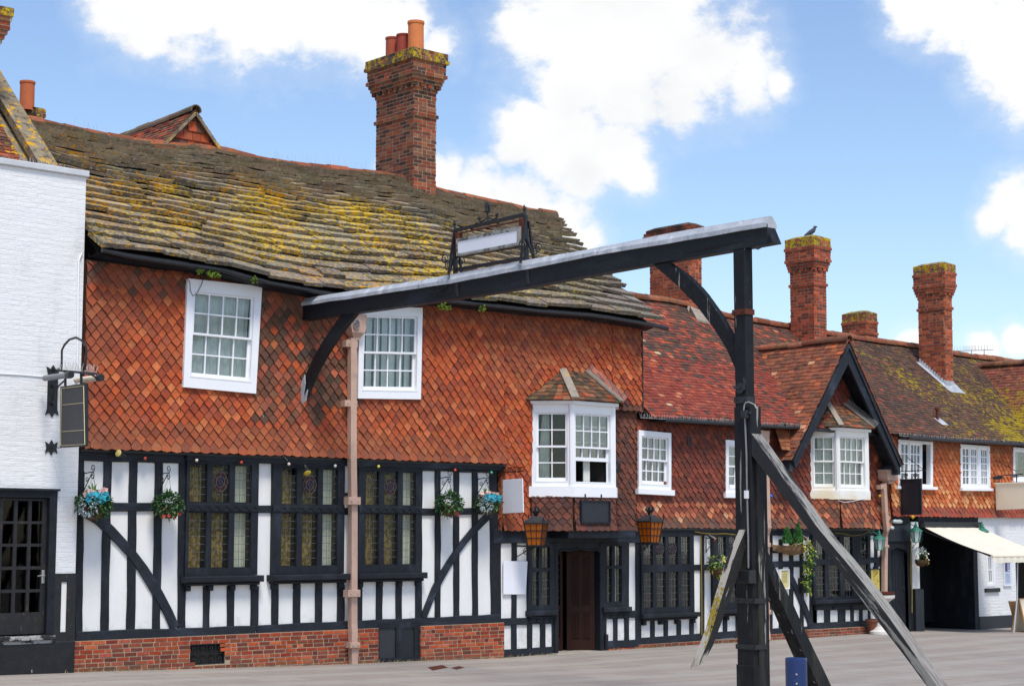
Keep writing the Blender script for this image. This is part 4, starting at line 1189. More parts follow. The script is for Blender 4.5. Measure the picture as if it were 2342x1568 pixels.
# main chimney
PROF = {0: .17, 1: .17, 2: .19, 3: .14, 4: .14, 5: .135, 6: .16, 7: .12, 8: .09, 9: '0.075', 10: .02, 17: .035}
def onroof(px, py, R, it=40):
    d = ray(px, py); lo, hi = 15., 60.
    fn = lambda t: (d[2] * t + CAMH) - R.S(d[0] * t, min(1, max(0, (d[1] * t - CAMD - R.ye) / (R.yr - R.ye))))[2]
    # march until the ray dips under the roof
    t = (CAMD + R.ye) / d[1]
    while fn(t) > 0 and t < 90: t += .02
    return (d[0] * t, d[1] * t - CAMD, d[2] * t + CAMH)
cx, cy, cz = onroof(946, 453, RA)
ztop = F.at(948, 107, -cy + .17)[1]
CH = chimney(A, 'chimney', cx, cx + (F.at(996, 440, -cy)[0] - cx), cy, cy + 1.24, cz - 1.0, ztop, PROF, BRKD, MORTD, cap=3)
for (px_, py_, yb, r, h, c) in ((898, 116, .95, .145, .50, (.36, .075, .035)), (923, 110, .62, .145, .50, (.30, .05, .03)), (951, 104, .26, .165, .70, (.62, .19, .06))):
    a, z = F.at(px_, py_, -(cy + yb)); pot(CH, a, cy + yb, ztop - .02, r, h, c)
mb = MB()
pF = [RA.S(cx - .12, (cy - .35 + CE) / (YR + CE), .06), RA.S(cx + .78, (cy - .35 + CE) / (YR + CE), .06)]
def fillet(mb, R, x0, x1, y0, y1, h, n=.05):
    V = lambda y: (y - R.ye) / (R.yr - R.ye)
    vs = [R.S(x0, V(y0), n), R.S(x1, V(y0), n), (x1 - .12, y1, R.S(x1, V(y1))[2] + h), (x0 + .12, y1, R.S(x0, V(y1))[2] + h)]
    vs += [(x, y, z - .15) for x, y, z in vs]
    mb.add(vs, [(0, 1, 2, 3), (0, 4, 5, 1), (1, 5, 6, 2), (0, 3, 7, 4)])
fillet(mb, RA, cx - .1, cx + .95, cy - .42, cy + .02, .12)
V = lambda y: (y + CE) / (YR + CE)
vs = [RA.S(cx - .2, V(cy - .1), .05), RA.S(cx - .16, V(YR - .05), .06), (cx + .01, YR, RA.S(cx, 1.)[2] + .2), (cx + .01, cy, cz + .12)]
mb.add(vs + [(x, y, z - .12) for x, y, z in vs], [(0, 1, 2, 3), (0, 3, 7, 4), (1, 0, 4, 5), (2, 1, 5, 6)])
mb.build('mortar_fillet', M['mortar'], CH)
# gablet behind the ridge
GA = Pl(0, YR - .02, 0)
ga = GA.at(*K1(1180, 700)); gl = GA.at(*K1(960, 920)); gr = GA.at(*K1(1370, 985))
gl2 = (gl[0], gl[1]); zlow = min(gl[1], gr[1]) - .4
gl = (ga[0] - (ga[0] - gl[0]), gl[1]); sl = (ga[1] - gl[1]) / (ga[0] - gl[0]); sr = (ga[1] - gr[1]) / (gr[0] - ga[0])
mb = MB()
tri = [(ga[0] - (ga[1] - zlow) / sl, zlow), (ga[0] + (ga[1] - zlow) / sr, zlow), (ga[0], ga[1])]
poly(mb, GA, tri, -.2, 0.02, (.10, .04, .03))
ins = lambda a, b: (a > ga[0] and (ga[1] - b) > sr * (a - ga[0]) + .06) or (a <= ga[0] and (ga[1] - b) > sl * (ga[0] - a) + .06)
Rg = Facet((tri[0][0], 0, 0), (tri[1][0], 0, 0), (tri[1][0], 0, 1), (tri[0][0], 0, 1))
g0 = .17; r = 0; b = zlow
while b < ga[1]:
    a = tri[0][0] - (r % 2) * .09
    while a < tri[1][0]:
        if ins(a + .09, b + .09):
            vs = [GA.T(x, y, c) for c, dz in ((.03, 0), (.045, 0)) for x, y in ((a + .003, b), (a + .175, b), (a + .175, b + g0 * 1.2), (a + .003, b + g0 * 1.2))]
            vs = [GA.T(x, y, c) for x, y, c in ((a + .003, b, .03), (a + .175, b, .03), (a + .175, b + g0 * 1.1, .015), (a + .003, b + g0 * 1.1, .015), (a + .003, b, .055), (a + .175, b, .055), (a + .175, b + g0 * 1.1, .025), (a + .003, b + g0 * 1.1, .025))]
            mb.add(vs, [(4, 5, 6, 7), (0, 1, 5, 4), (1, 2, 6, 5), (3, 0, 4, 7)], jit(rnd.choice([(.42, .09, .03), (.36, .07, .028), (.12, .05, .035), (.40, .10, .04)]), .2))
        a += .18
    b += g0; r += 1
gab = mb.build('gablet', M['tile'], A)
back = 10.
mb = MB()
for sgn, s_, tx in ((-1, sl, tri[0][0]), (1, sr, tri[1][0])):
    yb0, yb1 = YR - .12, YR + back
    e0, e1 = (tx, yb0, zlow), (tx, yb1, zlow - .0)
    Fc = Facet(e1, e0, (ga[0], yb0, ga[1] + .04), (ga[0], yb1, ga[1] + .0)) if sgn < 0 else Facet(e0, e1, (ga[0], yb1, ga[1] + .0), (ga[0], yb0, ga[1] + .04))
    roof_slabs(mb, Fc, lambda v: 0, lambda v: Fc.w, [i / 17 for i in range(18)], .165, .165, .014, lambda x, v: jit(rnd.choice([(.30, .07, .035), (.22, .05, .03), (.10, .05, .035), (.36, .10, .045), (.16, .10, .06)]), .3), wjit=.06, jb=.15)
mb.build('gablet_roof', M['roof_tile'], gab)
mb = MB(); ridge_tiles(mb, resample([(ga[0], YR - .14, ga[1] + .06), (ga[0], YR + 2.2, ga[1] + .0), (ga[0], YR + back, ga[1] + .02)], 8), .11, .4, (.16, .11, .075))
mb.build('ridge_tiles', M['ridge'], gab); mb = MB()
for s_, tx in ((sl, tri[0][0]), (sr, tri[1][0])):
    obox(mb, (ga[0], YR - .13, ga[1] + .0), (tx, YR - .13, zlow + .0), .035, .05, (.30, .25, .17))
mb.build('verge_tiles', M['coping'], gab)
# ------------------------------------------------------------------ middle range (dark red tiles, gable) and right wing (carriage entrance)
Cb = thing('tile_hung_range', 'dark red tile-hung range with a black bargeboarded gable and leaded ground-floor windows', 'inn', (29.5, 0, 0))
Db = thing('carriage_wing', 'orange tile-hung wing with mossy roof over a dark carriage entrance', 'building', (37.5, 0, -.03))
XC0 = F.at(1457, 1250)[0]; XC1 = F.at(2034, 1250)[0]; XD1 = 46.
ZJC = F.at(1560, 1208, .05)[1]; ZJD = F.at(2220, 1183, .05)[1]
CEC = .36
ev2 = [F.at(x, y - 3, CEC) for x, y in ((1462, 956), (1558, 961), (1681, 968), (1736, 973), (1832, 978), (2054, 997), (2180, 1006.5), (2342, 1015.5))]
ev2.append((46., ev2[-1][1]))
YRC = 3.
rg2 = [F.at(x, y + 3, -YRC) for x, y in ((1450, 679), (1546, 693), (1674, 727), (1729, 736), (1816, 750), (1888, 763), (1990, 779), (2108, 795), (2183, 811), (2277, 823))]
rg2 = [(25.2, rg2[0][1])] + rg2 + [(48., rg2[-1][1] - .05)]
RC = RoofSurf(ev2, -CEC, rg2, YRC, .05)
XS = F.at(2052, 1000, CEC)[0]
CRF = [(.25, .062, .040), (.21, .052, .037), (.28, .075, .045), (.18, .055, .04), (.23, .06, .04), (.31, .085, .05)]
CRD = [(.105, .060, .043), (.09, .055, .042), (.12, .066, .045), (.13, .06, .042), (.08, .052, .042)]
def colC(x, v):
    n = noise.noise(Vector((x * .75 + v * 1.4, v * 2.2, 4.)))
    n2 = noise.noise(Vector((x * 2.5 + v * 7, v * 1.5, 9.)))
    red = .55 + n * .9 - .25 * (x - 27) / 5 + (.3 if v < .45 else -.1)
    c = rnd.choice(CRF) if rnd.random() < red else rnd.choice(CRD)
    if rnd.random() < .012: c = (.44, .16, .09)
    if rnd.random() < .004: c = (.46, .33, .19)
    if v < .5 and rnd.random() < .5: c = (.24, .052, .035)
    if rnd.random() < .03 + max(0, n2) * .16: c = (.36, .08, .04)
    return jit(c, .13)
def colD(x, v):
    n = noise.noise(Vector((x * .6, v * 2.2, 14.)))
    c = rnd.choice(CRD)
    if rnd.random() < .14 - (x - 34) * .03 + n * .2: c = rnd.choice([(.20, .07, .047), (.18, .065, .043), (.25, .08, .05)])
    return jit(c, .15)
NC = 42
crs = [i / NC for i in range(NC + 1)]
mb = MB()
roof_slabs(mb, RC, lambda v: 25.30, lambda v: XS, crs, .166, .166, .013, colC, wjit=.03, jb=.16, over=1.25)
RFC = mb.build('roof', M['roof_tile'], Cb)
mb = MB()
roof_slabs(mb, RC, lambda v: XS, lambda v: 46., crs, .166, .166, .013, colD, wjit=.03, jb=.16, over=1.25)
RFD = mb.build('roof', M['roof_tile_moss'], Db)
for bld, xa, xb in ((Cb, 25.25, XS), (Db, XS, 46.)):
    mb = MB(); vs = []; N = 16
    for i in range(N + 1):
        x = xa + (xb - xa) * i / N; vs += [RC.S(x, 0, -.03), RC.S(x, 1, -.03), (x, 2 * YRC + CEC, RC.S(x, 0)[2])]
    mb.add(vs, [(i * 3 + k, i * 3 + 3 + k, i * 3 + 4 + k, i * 3 + 1 + k) for i in range(N) for k in (0, 1)], (.05, .04, .03))
    mb.build('roof_boarding', M['interior'], bld, fix=False)
    mb = MB()
    rp = [(x, YRC, z + .05) for x, z in resample(rg2, 60) if xa - .2 <= x <= xb + .2]
    ridge_tiles(mb, rp, .12, .42, (.24, .085, .045)); mb.build('ridge_tiles', M['ridge'], RFC if bld is Cb else RFD)
    mb = MB()
    gp = [(x, -CEC - .01, z - .035) for x, z in resample(ev2, 60) if xa + .1 <= x <= xb]
    tube(mb, gp, .042, 8); mb.build('gutter', M['gutter'], bld)
    mb = MB(); vs = []
    for x, y, z in gp: vs += [(x, -CEC + .05, z + .05), (x, -.02, z + .03), (x, -.02, z - .03), (x, -CEC + .05, z + .03)]
    n = len(gp); mb.add(vs, [(i * 4 + k, i * 4 + 4 + k, i * 4 + 4 + (k + 1) % 4, i * 4 + (k + 1) % 4) for i in range(n - 1) for k in range(4)]); mb.build('eaves_soffit', M['timber'], bld)
spikes([(x, -CEC - .04, z - .02) for x, z in ev2[:5]], 150, .09, RFC, .03, .0025)
spikes([(x, -CEC - .04, z - .02) for x, z in ev2[5:8]], 120, .08, RFD, .03, .0025)
# walls: upper
qc1 = quad_px(F, ID, (1459, 983), (1533, 990), (1533, 1122), (1459, 1118), .06)
qc2 = quad_px(F, ID, (1660, 1005), (1731, 1011), (1731, 1129), (1660, 1127), .06)
qd1 = quad_px(F, ID, (2055, 1004), (2134, 1010), (2134, 1114), (2055, 1112), .10)
qd2 = quad_px(F, ID, (2197, 1015), (2264, 1020), (2266, 1117), (2198, 1116), .10)
qd3 = quad_px(F, ID, (2318, 1022), (2395, 1028), (2395, 1101), (2318, 1099), .10)
bO0 = F.at(1853, 1060, .02)[0]; bO1 = F.at(1917, 1060, .44)[0]; bO2 = F.at(1983, 1060, .44)[0]; bO3 = bO2 + (bO1 - bO0)
zP0 = F.at(1920, 1131, .44)[1]; zP1 = F.at(1920, 984, .44)[1]
hb = (bO0 + .03, bO3 - .03, ZJC - .1, zP1)
hC = [qbox(qc1, .08), qbox(qc2, .08)]; hD = [qbox(qd1, .08), qbox(qd2, .08), qbox(qd3, .08)]
ZEC = 4.52
mb = MB(); holes_rect(mb, F, XC0 - .3, XC1, ZJC + .02, ZEC, hC + [hb], -.2, 0., (.06, .035, .03))
fC = flare(ZJC, .5, .08, .0)
def colCw(a, b):
    c = rnd.choice(DRED)
    if b < ZJC + .42: 
        r = rnd.random()
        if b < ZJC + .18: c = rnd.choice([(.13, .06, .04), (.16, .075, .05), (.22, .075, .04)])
        elif r < .75: c = rnd.choice([(.40, .12, .055), (.48, .17, .075), (.33, .085, .04), (.28, .075, .04)])
        if rnd.random() < .06: c = (.58, .30, .16)
    if a > 31.8 and rnd.random() < .35: c = rnd.choice([(.36, .09, .04), (.44, .14, .06)])
    return jit(c, .18)
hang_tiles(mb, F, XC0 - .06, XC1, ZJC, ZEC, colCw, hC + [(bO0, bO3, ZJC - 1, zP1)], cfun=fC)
mb.build('hanging_tile_wall', M['tile'], Cb)
mb = MB(); holes_rect(mb, F, XC1, XD1, ZJD + .02, ZEC, hD, -.2, .04, (.10, .05, .03))
fD = flare(ZJD, .35, .05, .04)
def colDw(a, b):
    c = rnd.choice([(.52, .125, .035), (.56, .15, .045), (.46, .10, .03), (.60, .20, .075), (.50, .13, .04)])
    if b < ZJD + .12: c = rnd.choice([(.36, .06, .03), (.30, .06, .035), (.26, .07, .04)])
    elif b < ZJD + .7 and rnd.random() < .35: c = (.66, .30, .12)
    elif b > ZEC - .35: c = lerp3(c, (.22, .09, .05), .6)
    return jit(c, .14)
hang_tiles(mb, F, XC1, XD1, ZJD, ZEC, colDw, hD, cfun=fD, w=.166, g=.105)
mb.build('hanging_tile_wall', M['tile'], Db)
mb = MB(); rect(mb, F, XC0 - .06, XC1, ZJC - .03, ZJC + .01, -.05, .10); mb.build('jetty_board', M['gutter'], Cb)
sash(Cb, qc1, .09, 4, 2, 2, fw=.075, head=.03, drapes=(((.0, .25), 'curtain'), ((.62, 1.), 'curtain')), apron=.03, sill=(.06, .10, .05), bs=.022)
sash(Cb, qc2, .07, 3, 2, 2, fw=.075, head=.03, drapes=(('all', 'curtain'),), apron=.03, sill=(.06, .10, .05), bs=.022)
# casements of the right wing
def casement(parent, q, c, parts, rows, m='white_paint', open_pair=None, sill=None):
    fw = .07; mb = MB(); w, h = q.w, q.h
    cell = [(fw + (w - 2 * fw) * a + .006, fw + (w - 2 * fw) * b - .006) for a, b, n in parts]
    holes_rect(mb, q, 0, w, 0, h, [(a, b, fw, h - fw) for a, b in cell], c - .12, c)
    win = mb.build('window', M[m], parent)
    for (a, b), (_, _, n) in zip(cell, parts):
        if n == 0:
            continue
        s = MB(); hs = []; r = .04; cw = (b - a - 2 * r) / n; rh = (h - 2 * fw - 2 * r) / rows
        for i in range(n):
            for j in range(rows):
                hs.append((a + r + i * cw + (.012 if i else 0), a + r + (i + 1) * cw - (.012 if i < n - 1 else 0), fw + r + j * rh + (.012 if j else 0), fw + r + (j + 1) * rh - (.012 if j < rows - 1 else 0)))
        holes_rect(s, q, a, b, fw, h - fw, hs, c - .07, c - .02); s.build('casement', M[m], win)
        g = MB(); rect(g, q, a + r, b - r, fw + r, h - fw - r, c - .047, c - .043); g.build('pane', M['glass'], win)
    recess(q, win, fw, w - fw, fw, h - fw, c - .12, .7, 'interior')
    drape(q, win, fw, fw + (w - 2 * fw) * .30, fw, h - fw, c - .2, 3, .02, 'curtain')
    if sill:
        s = MB(); rect(s, q, -sill, w + sill, -.06, .01, c - .1, c + .07, bev=.008); s.build('sill', M[m], win)
    return win
casement(Db, qd1, .10, ((0, .30, 2), (.32, .68, 3), (.70, .98, 0)), 4, sill=.10)
casement(Db, qd2, .10, ((0, .30, 2), (.32, .60, 3), (.70, 1., 3)), 5, sill=.03)
casement(Db, qd3, .10, ((0, .5, 1), (.52, 1., 1)), 1, sill=.06)
# gable with bargeboards
cB = .56
ap = F.at(1940, 781, cB); fl_ = F.at(1812, 1047, cB); fr_ = F.at(2061, 1057, cB)
slL = (ap[1] - fl_[1]) / (ap[0] - fl_[0]); slR = (ap[1] - fr_[1]) / (fr_[0] - ap[0])
mb = MB()
poly(mb, F, [(fl_[0] + .12, fl_[1] + .25), (fr_[0] - .12, fr_[1] + .25), (ap[0], ap[1] - .18)], -.3, .035, (.06, .035, .03))
insG = lambda a, b: b < ap[1] - .30 - (slR * (a - ap[0]) if a > ap[0] else slL * (ap[0] - a))
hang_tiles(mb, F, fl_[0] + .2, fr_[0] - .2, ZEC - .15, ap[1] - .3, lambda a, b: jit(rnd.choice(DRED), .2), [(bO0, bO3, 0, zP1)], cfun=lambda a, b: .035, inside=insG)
gb = mb.build('gable', M['tile'], Cb)
mb = MB(); wB = .27
for x1, z1, s_ in ((fl_[0], fl_[1], slL), (fr_[0], fr_[1], slR)):
    sg = -1 if x1 < ap[0] else 1
    dl = wB / math.cos(math.atan(s_))
    P = [(ap[0], ap[1] - .05), (x1, z1 - .05), (x1 - sg * .13, z1 - .05 - .16), (ap[0], ap[1] - .05 - dl)]
    if sg > 0: P = P[::-1]
    poly(mb, F, P, cB - .06, cB, bev=.008)
    P2 = [(ap[0], ap[1] - .05), (x1, z1 - .05), (x1 - sg * .05, z1 - .11), (ap[0], ap[1] - .14)]
    poly(mb, F, P2 if sg < 0 else P2[::-1], cB, cB + .03)
    # dark soffit boards between barge and wall
    vs = [(ap[0], -cB + .03, ap[1] - .06), (x1, -cB + .03, z1 - .06), (x1, .05, z1 - .06), (ap[0], .05, ap[1] - .06)]
    mb.add(vs, [(0, 1, 2, 3)])
    poly(mb, F, [(x1 - sg * .02 - .05, z1 - .28), (x1 - sg * .02 + .05, z1 - .28), (x1 - sg * .02 + .05, z1 - .06), (x1 - sg * .02 - .05, z1 - .06)], .0, cB - .05)
    tube(mb, [F.T(x1 - sg * .1, z1 - .55, .05), F.T(x1 - sg * .06, z1 - .40, .14), F.T(x1 - sg * .03, z1 - .27, .30)], .035, 6)
mb.build('bargeboard', M['timber_h'], gb)
mb = MB()
yb = 3.4
for sg, x1, z1 in ((-1, fl_[0] - .05, fl_[1] - .06), (1, fr_[0] + .05, fr_[1] - .06)):
    e0, e1 = (x1, -cB - .03, z1), (x1, yb, z1); r0, r1 = (ap[0], -cB - .03, ap[1] + .03), (ap[0], yb, ap[1] + .0)
    Fc = Facet(e1, e0, r0, r1) if sg < 0 else Facet(e0, e1, r1, r0)
    def cg(x, v):
        n = noise.noise(Vector((x * .9, v * 3, 2)))
        c = rnd.choice([(.26, .085, .045), (.20, .075, .045), (.30, .10, .05), (.16, .07, .045)])
        if rnd.random() < .05 + max(0, n) * .25: c = (.44, .12, .05)
        if rnd.random() < .02: c = (.50, .26, .14)
        return jit(c, .2)
    roof_slabs(mb, Fc, lambda v: 0., lambda v: Fc.w, [i / 31 for i in range(32)], .166, .166, .013, cg, wjit=.04, jb=.16, over=1.25)
mb.build('gable_roof', M['roof_tile'], gb)
mb = MB(); ridge_tiles(mb, [(ap[0], -cB - .04, ap[1] + .07), (ap[0], 1.2, ap[1] + .03), (ap[0], 3.2, ap[1] + .05)], .11, .40, (.25, .095, .055))
mb.build('ridge_tiles', M['ridge'], gb)
# little tiled return under the left foot of the gable
mb = MB()
rA = [F.at(*KM(1225, 520), .36), F.at(*KM(1360, 520), .36), F.at(*KM(1400, 380), .3), F.at(*KM(1270, 350), .1)]
Fc = Facet(F.T(rA[0][0], rA[0][1], .40), F.T(rA[1][0], rA[1][1], .40), F.T(rA[2][0], rA[2][1] + .1, .10), F.T(rA[0][0] + .12, rA[2][1] + .1, .10))
roof_slabs(mb, Fc, lambda v: 0., lambda v: Fc.w, [i / 6 for i in range(7)], .166, .166, .013, lambda x, v: jit((.24, .09, .04), .3), wjit=.04, jb=.16)
mb.build('gable_roof', M['roof_tile'], gb)
oriel(Cb, bO0, bO1, bO2, bO3, .02, .44, zP0, zP1, ZJC + .02, dict(n=(2, 2, 2), fw=.07, drapes=(('all', 'curtain'),), head=.06),
      dict(n=(4, 2, 2), fw=.065, drapes=(('all', 'curtain'),), head=.06), [(1890, 922), (1928, 924)],
      lambda a, b: jit(rnd.choice([(.36, .10, .045), (.30, .08, .04), (.15, .065, .04), (.44, .15, .07), (.20, .07, .04)]), .2), 'cream_paint', .1, bt=.13)
# ground floor of the middle range
def band(cols, y0, y1, K, c=.03): 
    o = [RR(F, K, a, y0, b, y1, c) for a, b in cols]
    return o
Lc1 = lights(KC, [(170, 243), (282, 347), (390, 455), (497, 563)], (272, 520), [(170, 240), (282, 352), (388, 460), (497, 558)], (582, 888), .04)
oc1 = RR(F, KC, 148, 235, 604, 938, .06)
Lc2 = lights(KC, [(815, 873), (910, 965), (1005, 1060)], (265, 510), [(815, 873), (910, 968), (1005, 1060)], (570, 850), .04)
oc2 = RR(F, KC, 765, 235, 1100, 905, .06)
Lc3 = lights(KS, [(262, 330), (372, 452), (497, 560), (635, 690)], (318, 520), [(262, 330), (365, 455), (500, 560), (635, 690)], (562, 828), .04)
oc3 = RR(F, KS, 238, 290, 712, 850, .06)
gtop = min(oc1[3], ZJC - .1)
def fixo(o): return (o[0], o[1], o[2], ZJC - .08)
oc1, oc2, oc3 = fixo(oc1), fixo(oc2), fixo(oc3)
def fixl(L):
    n = len(L) // 2
    return [(a, b, c, min(d, ZJC - .16)) for a, b, c, d in L]
Lc1, Lc2, Lc3 = fixl(Lc1), fixl(Lc2), fixl(Lc3)
sh = lambda o: (o[0] + .05, o[1] - .05, o[2] + .05, o[3] - .05)
mb = MB(); holes_rect(mb, F, XC0, XC1, -.1, ZJC + .02, [sh(oc1), sh(oc2), sh(oc3)], -.2, 0.); mb.build('plaster_wall', M['plaster'], Cb)
leaded(Cb, F, oc1, Lc1, .07, None, grid=(3, .13), ledge=(oc1[0] - .03, oc1[1] + .10, oc1[2] - .09, oc1[2], .17), rosette=(1, 2))
leaded(Cb, F, oc2, Lc2, .07, None, grid=(3, .13), ledge=(oc2[0] - .03, oc2[1] + .06, oc2[2] - .09, oc2[2], .17), rosette=(1,))
leaded(Cb, F, oc3, Lc3, .07, None, grid=(3, .13), ledge=(oc3[0] - .03, oc3[1] + .06, oc3[2] - .09, oc3[2], .17), rosette=(1,))
mb = MB()
z = lambda K, x, y: F.at(*K(x, y), .03)[1]
for s in [(108, 150, 255, 108, 152, 1225), (235, 270, 1000, 235, 270, 1160), (350, 385, 1000, 350, 384, 1160), (462, 497, 1000, 462, 497, 1160), (573, 607, 235, 573, 607, 1150), (670, 698, 250, 666, 697, 1150),
          (760, 790, 240, 760, 790, 1130), (862, 896, 960, 862, 896, 1110), (972, 1010, 960, 972, 1010, 1110), (1080, 1130, 240, 1080, 1130, 1110), (1252, 1286, 270, 1252, 1286, 1090), (1343, 1372, 300, 1346, 1382, 1080), (1434, 1466, 260, 1432, 1468, 1080), (1525, 1552, 260, 1528, 1556, 1070), (1606, 1660, 250, 1612, 1668, 1060)]:
    bar(mb, F, KC, *s, -.05, .032, bev=.008, wob=.005)
for s in [(238, 276, 900, 238, 276, 1070), (340, 386, 930, 340, 386, 1065), (453, 512, 930, 453, 512, 1065), (557, 582, 930, 557, 582, 1062), (630, 654, 930, 630, 654, 1062), (700, 718, 290, 704, 720, 1060), (753, 778, 300, 753, 776, 600), (806, 830, 300, 800, 830, 1060)]:
    bar(mb, F, KS, *s, -.05, .032, bev=.008, wob=.004)
mb.each('timber_stud', M['timber'], Cb)
mb = MB()
rect(mb, F, XC0, XC1, z(KC, 640, 268), ZJC - .02, -.05, .045, bev=.01)
pq(mb, F, KC, [(604, 520), (770, 516), (770, 566), (604, 571)], -.05, .036, bev=.008)
pq(mb, F, KC, [(1252, 492), (1640, 486), (1640, 536), (1252, 544)], -.05, .036, bev=.008)
pq(mb, F, KC, [(1285, 406), (1346, 405), (1346, 420), (1285, 422)], -.05, .03)
pq(mb, F, KC, [(148, 1152), (980, 1090), (980, 1148), (148, 1215)], -.05, .042, bev=.01)
pq(mb, F, KC, [(980, 1090), (1668, 1048), (1668, 1090), (980, 1148)], -.05, .0425, bev=.01)
pq(mb, F, KS, [(210, 1048), (735, 1024), (735, 1075), (210, 1100)], -.05, .06, bev=.01)
pq(mb, F, KS, [(705, 505), (812, 500), (812, 545), (705, 550)], -.05, .036, bev=.006)
pq(mb, F, KS, [(255, 895), (705, 890), (705, 938), (255, 940)], -.05, .05, bev=.006)
mb.each('timber_beam', M['timber_h'], Cb)
mb = MB(); curved(KC, [(1425, 590), (1490, 720), (1560, 880), (1625, 1040)], .15); curved(KS, [(755, 600), (800, 540), (825, 480)], .10)
mb.each('timber_brace', M['timber_h'], Cb)
mb = MB()
for (K, P, c) in ((KC, [(130, 1222), (980, 1148), (980, 1175), (130, 1260)], .05), (KC, [(980, 1148), (1640, 1088), (1660, 1150), (980, 1205)], .05), (KS, [(200, 1100), (740, 1075), (740, 1165), (200, 1200)], .14)):
    a0, b0 = F.at(*K(*P[3]), c); a1, b1 = F.at(*K(*P[1]), c); zt0 = F.at(*K(*P[0]), c)[1]; zt_ = (zt0 + b1) / 2
    rect(mb, F, a0, a1, -.3, zt_ - .002, -.1, c, MORT)
    brick_face(mb, F, a0, a1, -.07, zt_, c, [(.24, .06, .035), (.20, .055, .035), (.30, .07, .035), (.16, .06, .04)])
    if c > .1: brick_face(mb, Pl(a0, 0, -90), 0, c, -.07, zt_, 0, [(.22, .06, .035), (.28, .07, .035)])
mb.build('brick_plinth', M['brick'], Cb)
# vent bricks
mb = MB()
for p, bld in (((1578, 1008), Cb), ((1416, 1065), Cb)):
    a, b = F.at(*p, .07)
    holes_rect(mb, F, a - .06, a + .06, b - .10, b + .10, [(a - .05, a + .05, b - .09 + .036 * i, b - .09 + .036 * i + .02) for i in range(5)], .02, .065)
mb.build('air_brick', M['slate_board'], Cb)

# chimneys of the range and of the wing
def stack(bld, name, corner, edgeL, edgeR, ytop, dep, R, prof, pal, cap=3, extra=.8, mort=MORT, pos=None, lean=0., capm='brick_lichen'):
    if pos is None: x, y, z = onroof(*corner, R)
    else: x, y, z = pos
    wx = F.at(edgeR[0], edgeR[1], -y)[0] - F.at(corner[0], edgeR[1], -y)[0]
    PL = Pl(x, 0, -90)
    zt = F.at(corner[0] - 2, ytop, -y)[1]
    return chimney(bld, name, x, x + wx, y, y + dep, z - extra, zt, prof, pal, mort, cap, lean=lean, capm=capm), (x, y, z, wx, zt)
P2_ = {0: .06, 1: .10, 2: .12, 3: '.08', 4: .02}
P3_ = {0: .085, 1: .085, 2: .09, 3: .105, 4: .085, 5: .08, 6: .08, 7: .10, 8: .07, 9: .05, 10: '.04', 11: .0, 15: .03}
P5_ = {0: .08, 1: .08, 2: .08, 3: .10, 4: .085, 5: .08, 6: .08, 7: .10, 8: .08, 9: .06, 10: '.045', 11: .01, 15: .03}
BRO = [(.40, .085, .034), (.34, .07, .03), (.28, .06, .03), (.46, .11, .045), (.22, .055, .03)]
BRR = [(.30, .06, .03), (.24, .05, .028), (.36, .075, .034), (.18, .05, .03), (.42, .09, .04)]
c2, s2 = stack(Cb, 'chimney', (1577, 712), None, (1605, 650), 513, 1.25, RC, P2_, BRO, cap=2, capm='brick_soot')
c3, s3 = stack(Cb, 'chimney', (1861, 780), None, (1889, 700), 541, .72, RC, P3_, BRR, cap=3, pos=(*[F.at(1861, 762, -2.1)[0]], 2.1, 6.2), lean=.012)
c5, s5 = stack(Db, 'chimney', (2163, 884), None, (2180, 800), 603, .80, RC, P5_, BRO, cap=3, lean=.012)
c4, s4 = stack(Db, 'chimney', (1980, 790), None, (1997, 780), 714, .62, RC, P5_, BRR, cap=3, pos=(F.at(1980, 775, -3.6)[0], 3.6, 6.2))
mb = MB(); x, y, z, wx, zt = s2
fillet(mb, RC, x - .1, x + wx + .12, y - .28, y + .02, .12)
vs = [RC.S(x - .16, (y + CEC - .1) / (YRC + CEC), .04), RC.S(x - .1, .97, .05), (x + .01, YRC - .1, RC.S(x, .97)[2] + .22), (x + .01, y, z + .15)]
mb.add(vs + [(a, b, c - .1) for a, b, c in vs], [(0, 1, 2, 3), (0, 3, 7, 4), (1, 0, 4, 5), (2, 1, 5, 6)])
mb.build('mortar_fillet', M['mortar'], c2)
mb = MB(); x, y, z, wx, zt = s5
VV = lambda yy: (yy + CEC) / (YRC + CEC)
n = 11
for i in range(n):
    y0, y1 = y + .80 * i / n, y + .80 * (i + 1) / n
    a = RC.S(x - .01, VV(y0), .03); b = RC.S(x - .01, VV(y1), .03)
    mb.add([(x - .012, y0, a[2]), (x - .012, y1, b[2]), (x - .012, y1 - .01, b[2] + .10), (x - .012, y0, b[2] + .10)], [(0, 1, 2, 3)])
vs = [RC.S(x - .17, VV(y - .13), .035), RC.S(x, VV(y - .13), .035), RC.S(x, VV(y + .80), .035), RC.S(x - .17, VV(y + .80), .035)]
mb.add(vs, [(0, 1, 2, 3)])
vs = [RC.S(x - .17, VV(y - .24), .036), RC.S(x + wx + .17, VV(y - .24), .036), RC.S(x + wx + .17, VV(y), .036), RC.S(x - .17, VV(y), .036)]
mb.add(vs, [(0, 1, 2, 3)])
vs = [RC.S(x + wx, VV(y), .036), RC.S(x + wx + .2, VV(y), .036), RC.S(x + wx + .2, VV(y + .80), .036), RC.S(x + wx, VV(y + .80), .036)]
mb.add(vs, [(0, 1, 2, 3)])
box(mb, x - .015, x + wx + .015, y - .02, y, z - .02, z + .16)
mb.build('lead_flashing', M['lead'], c5, fix=False)
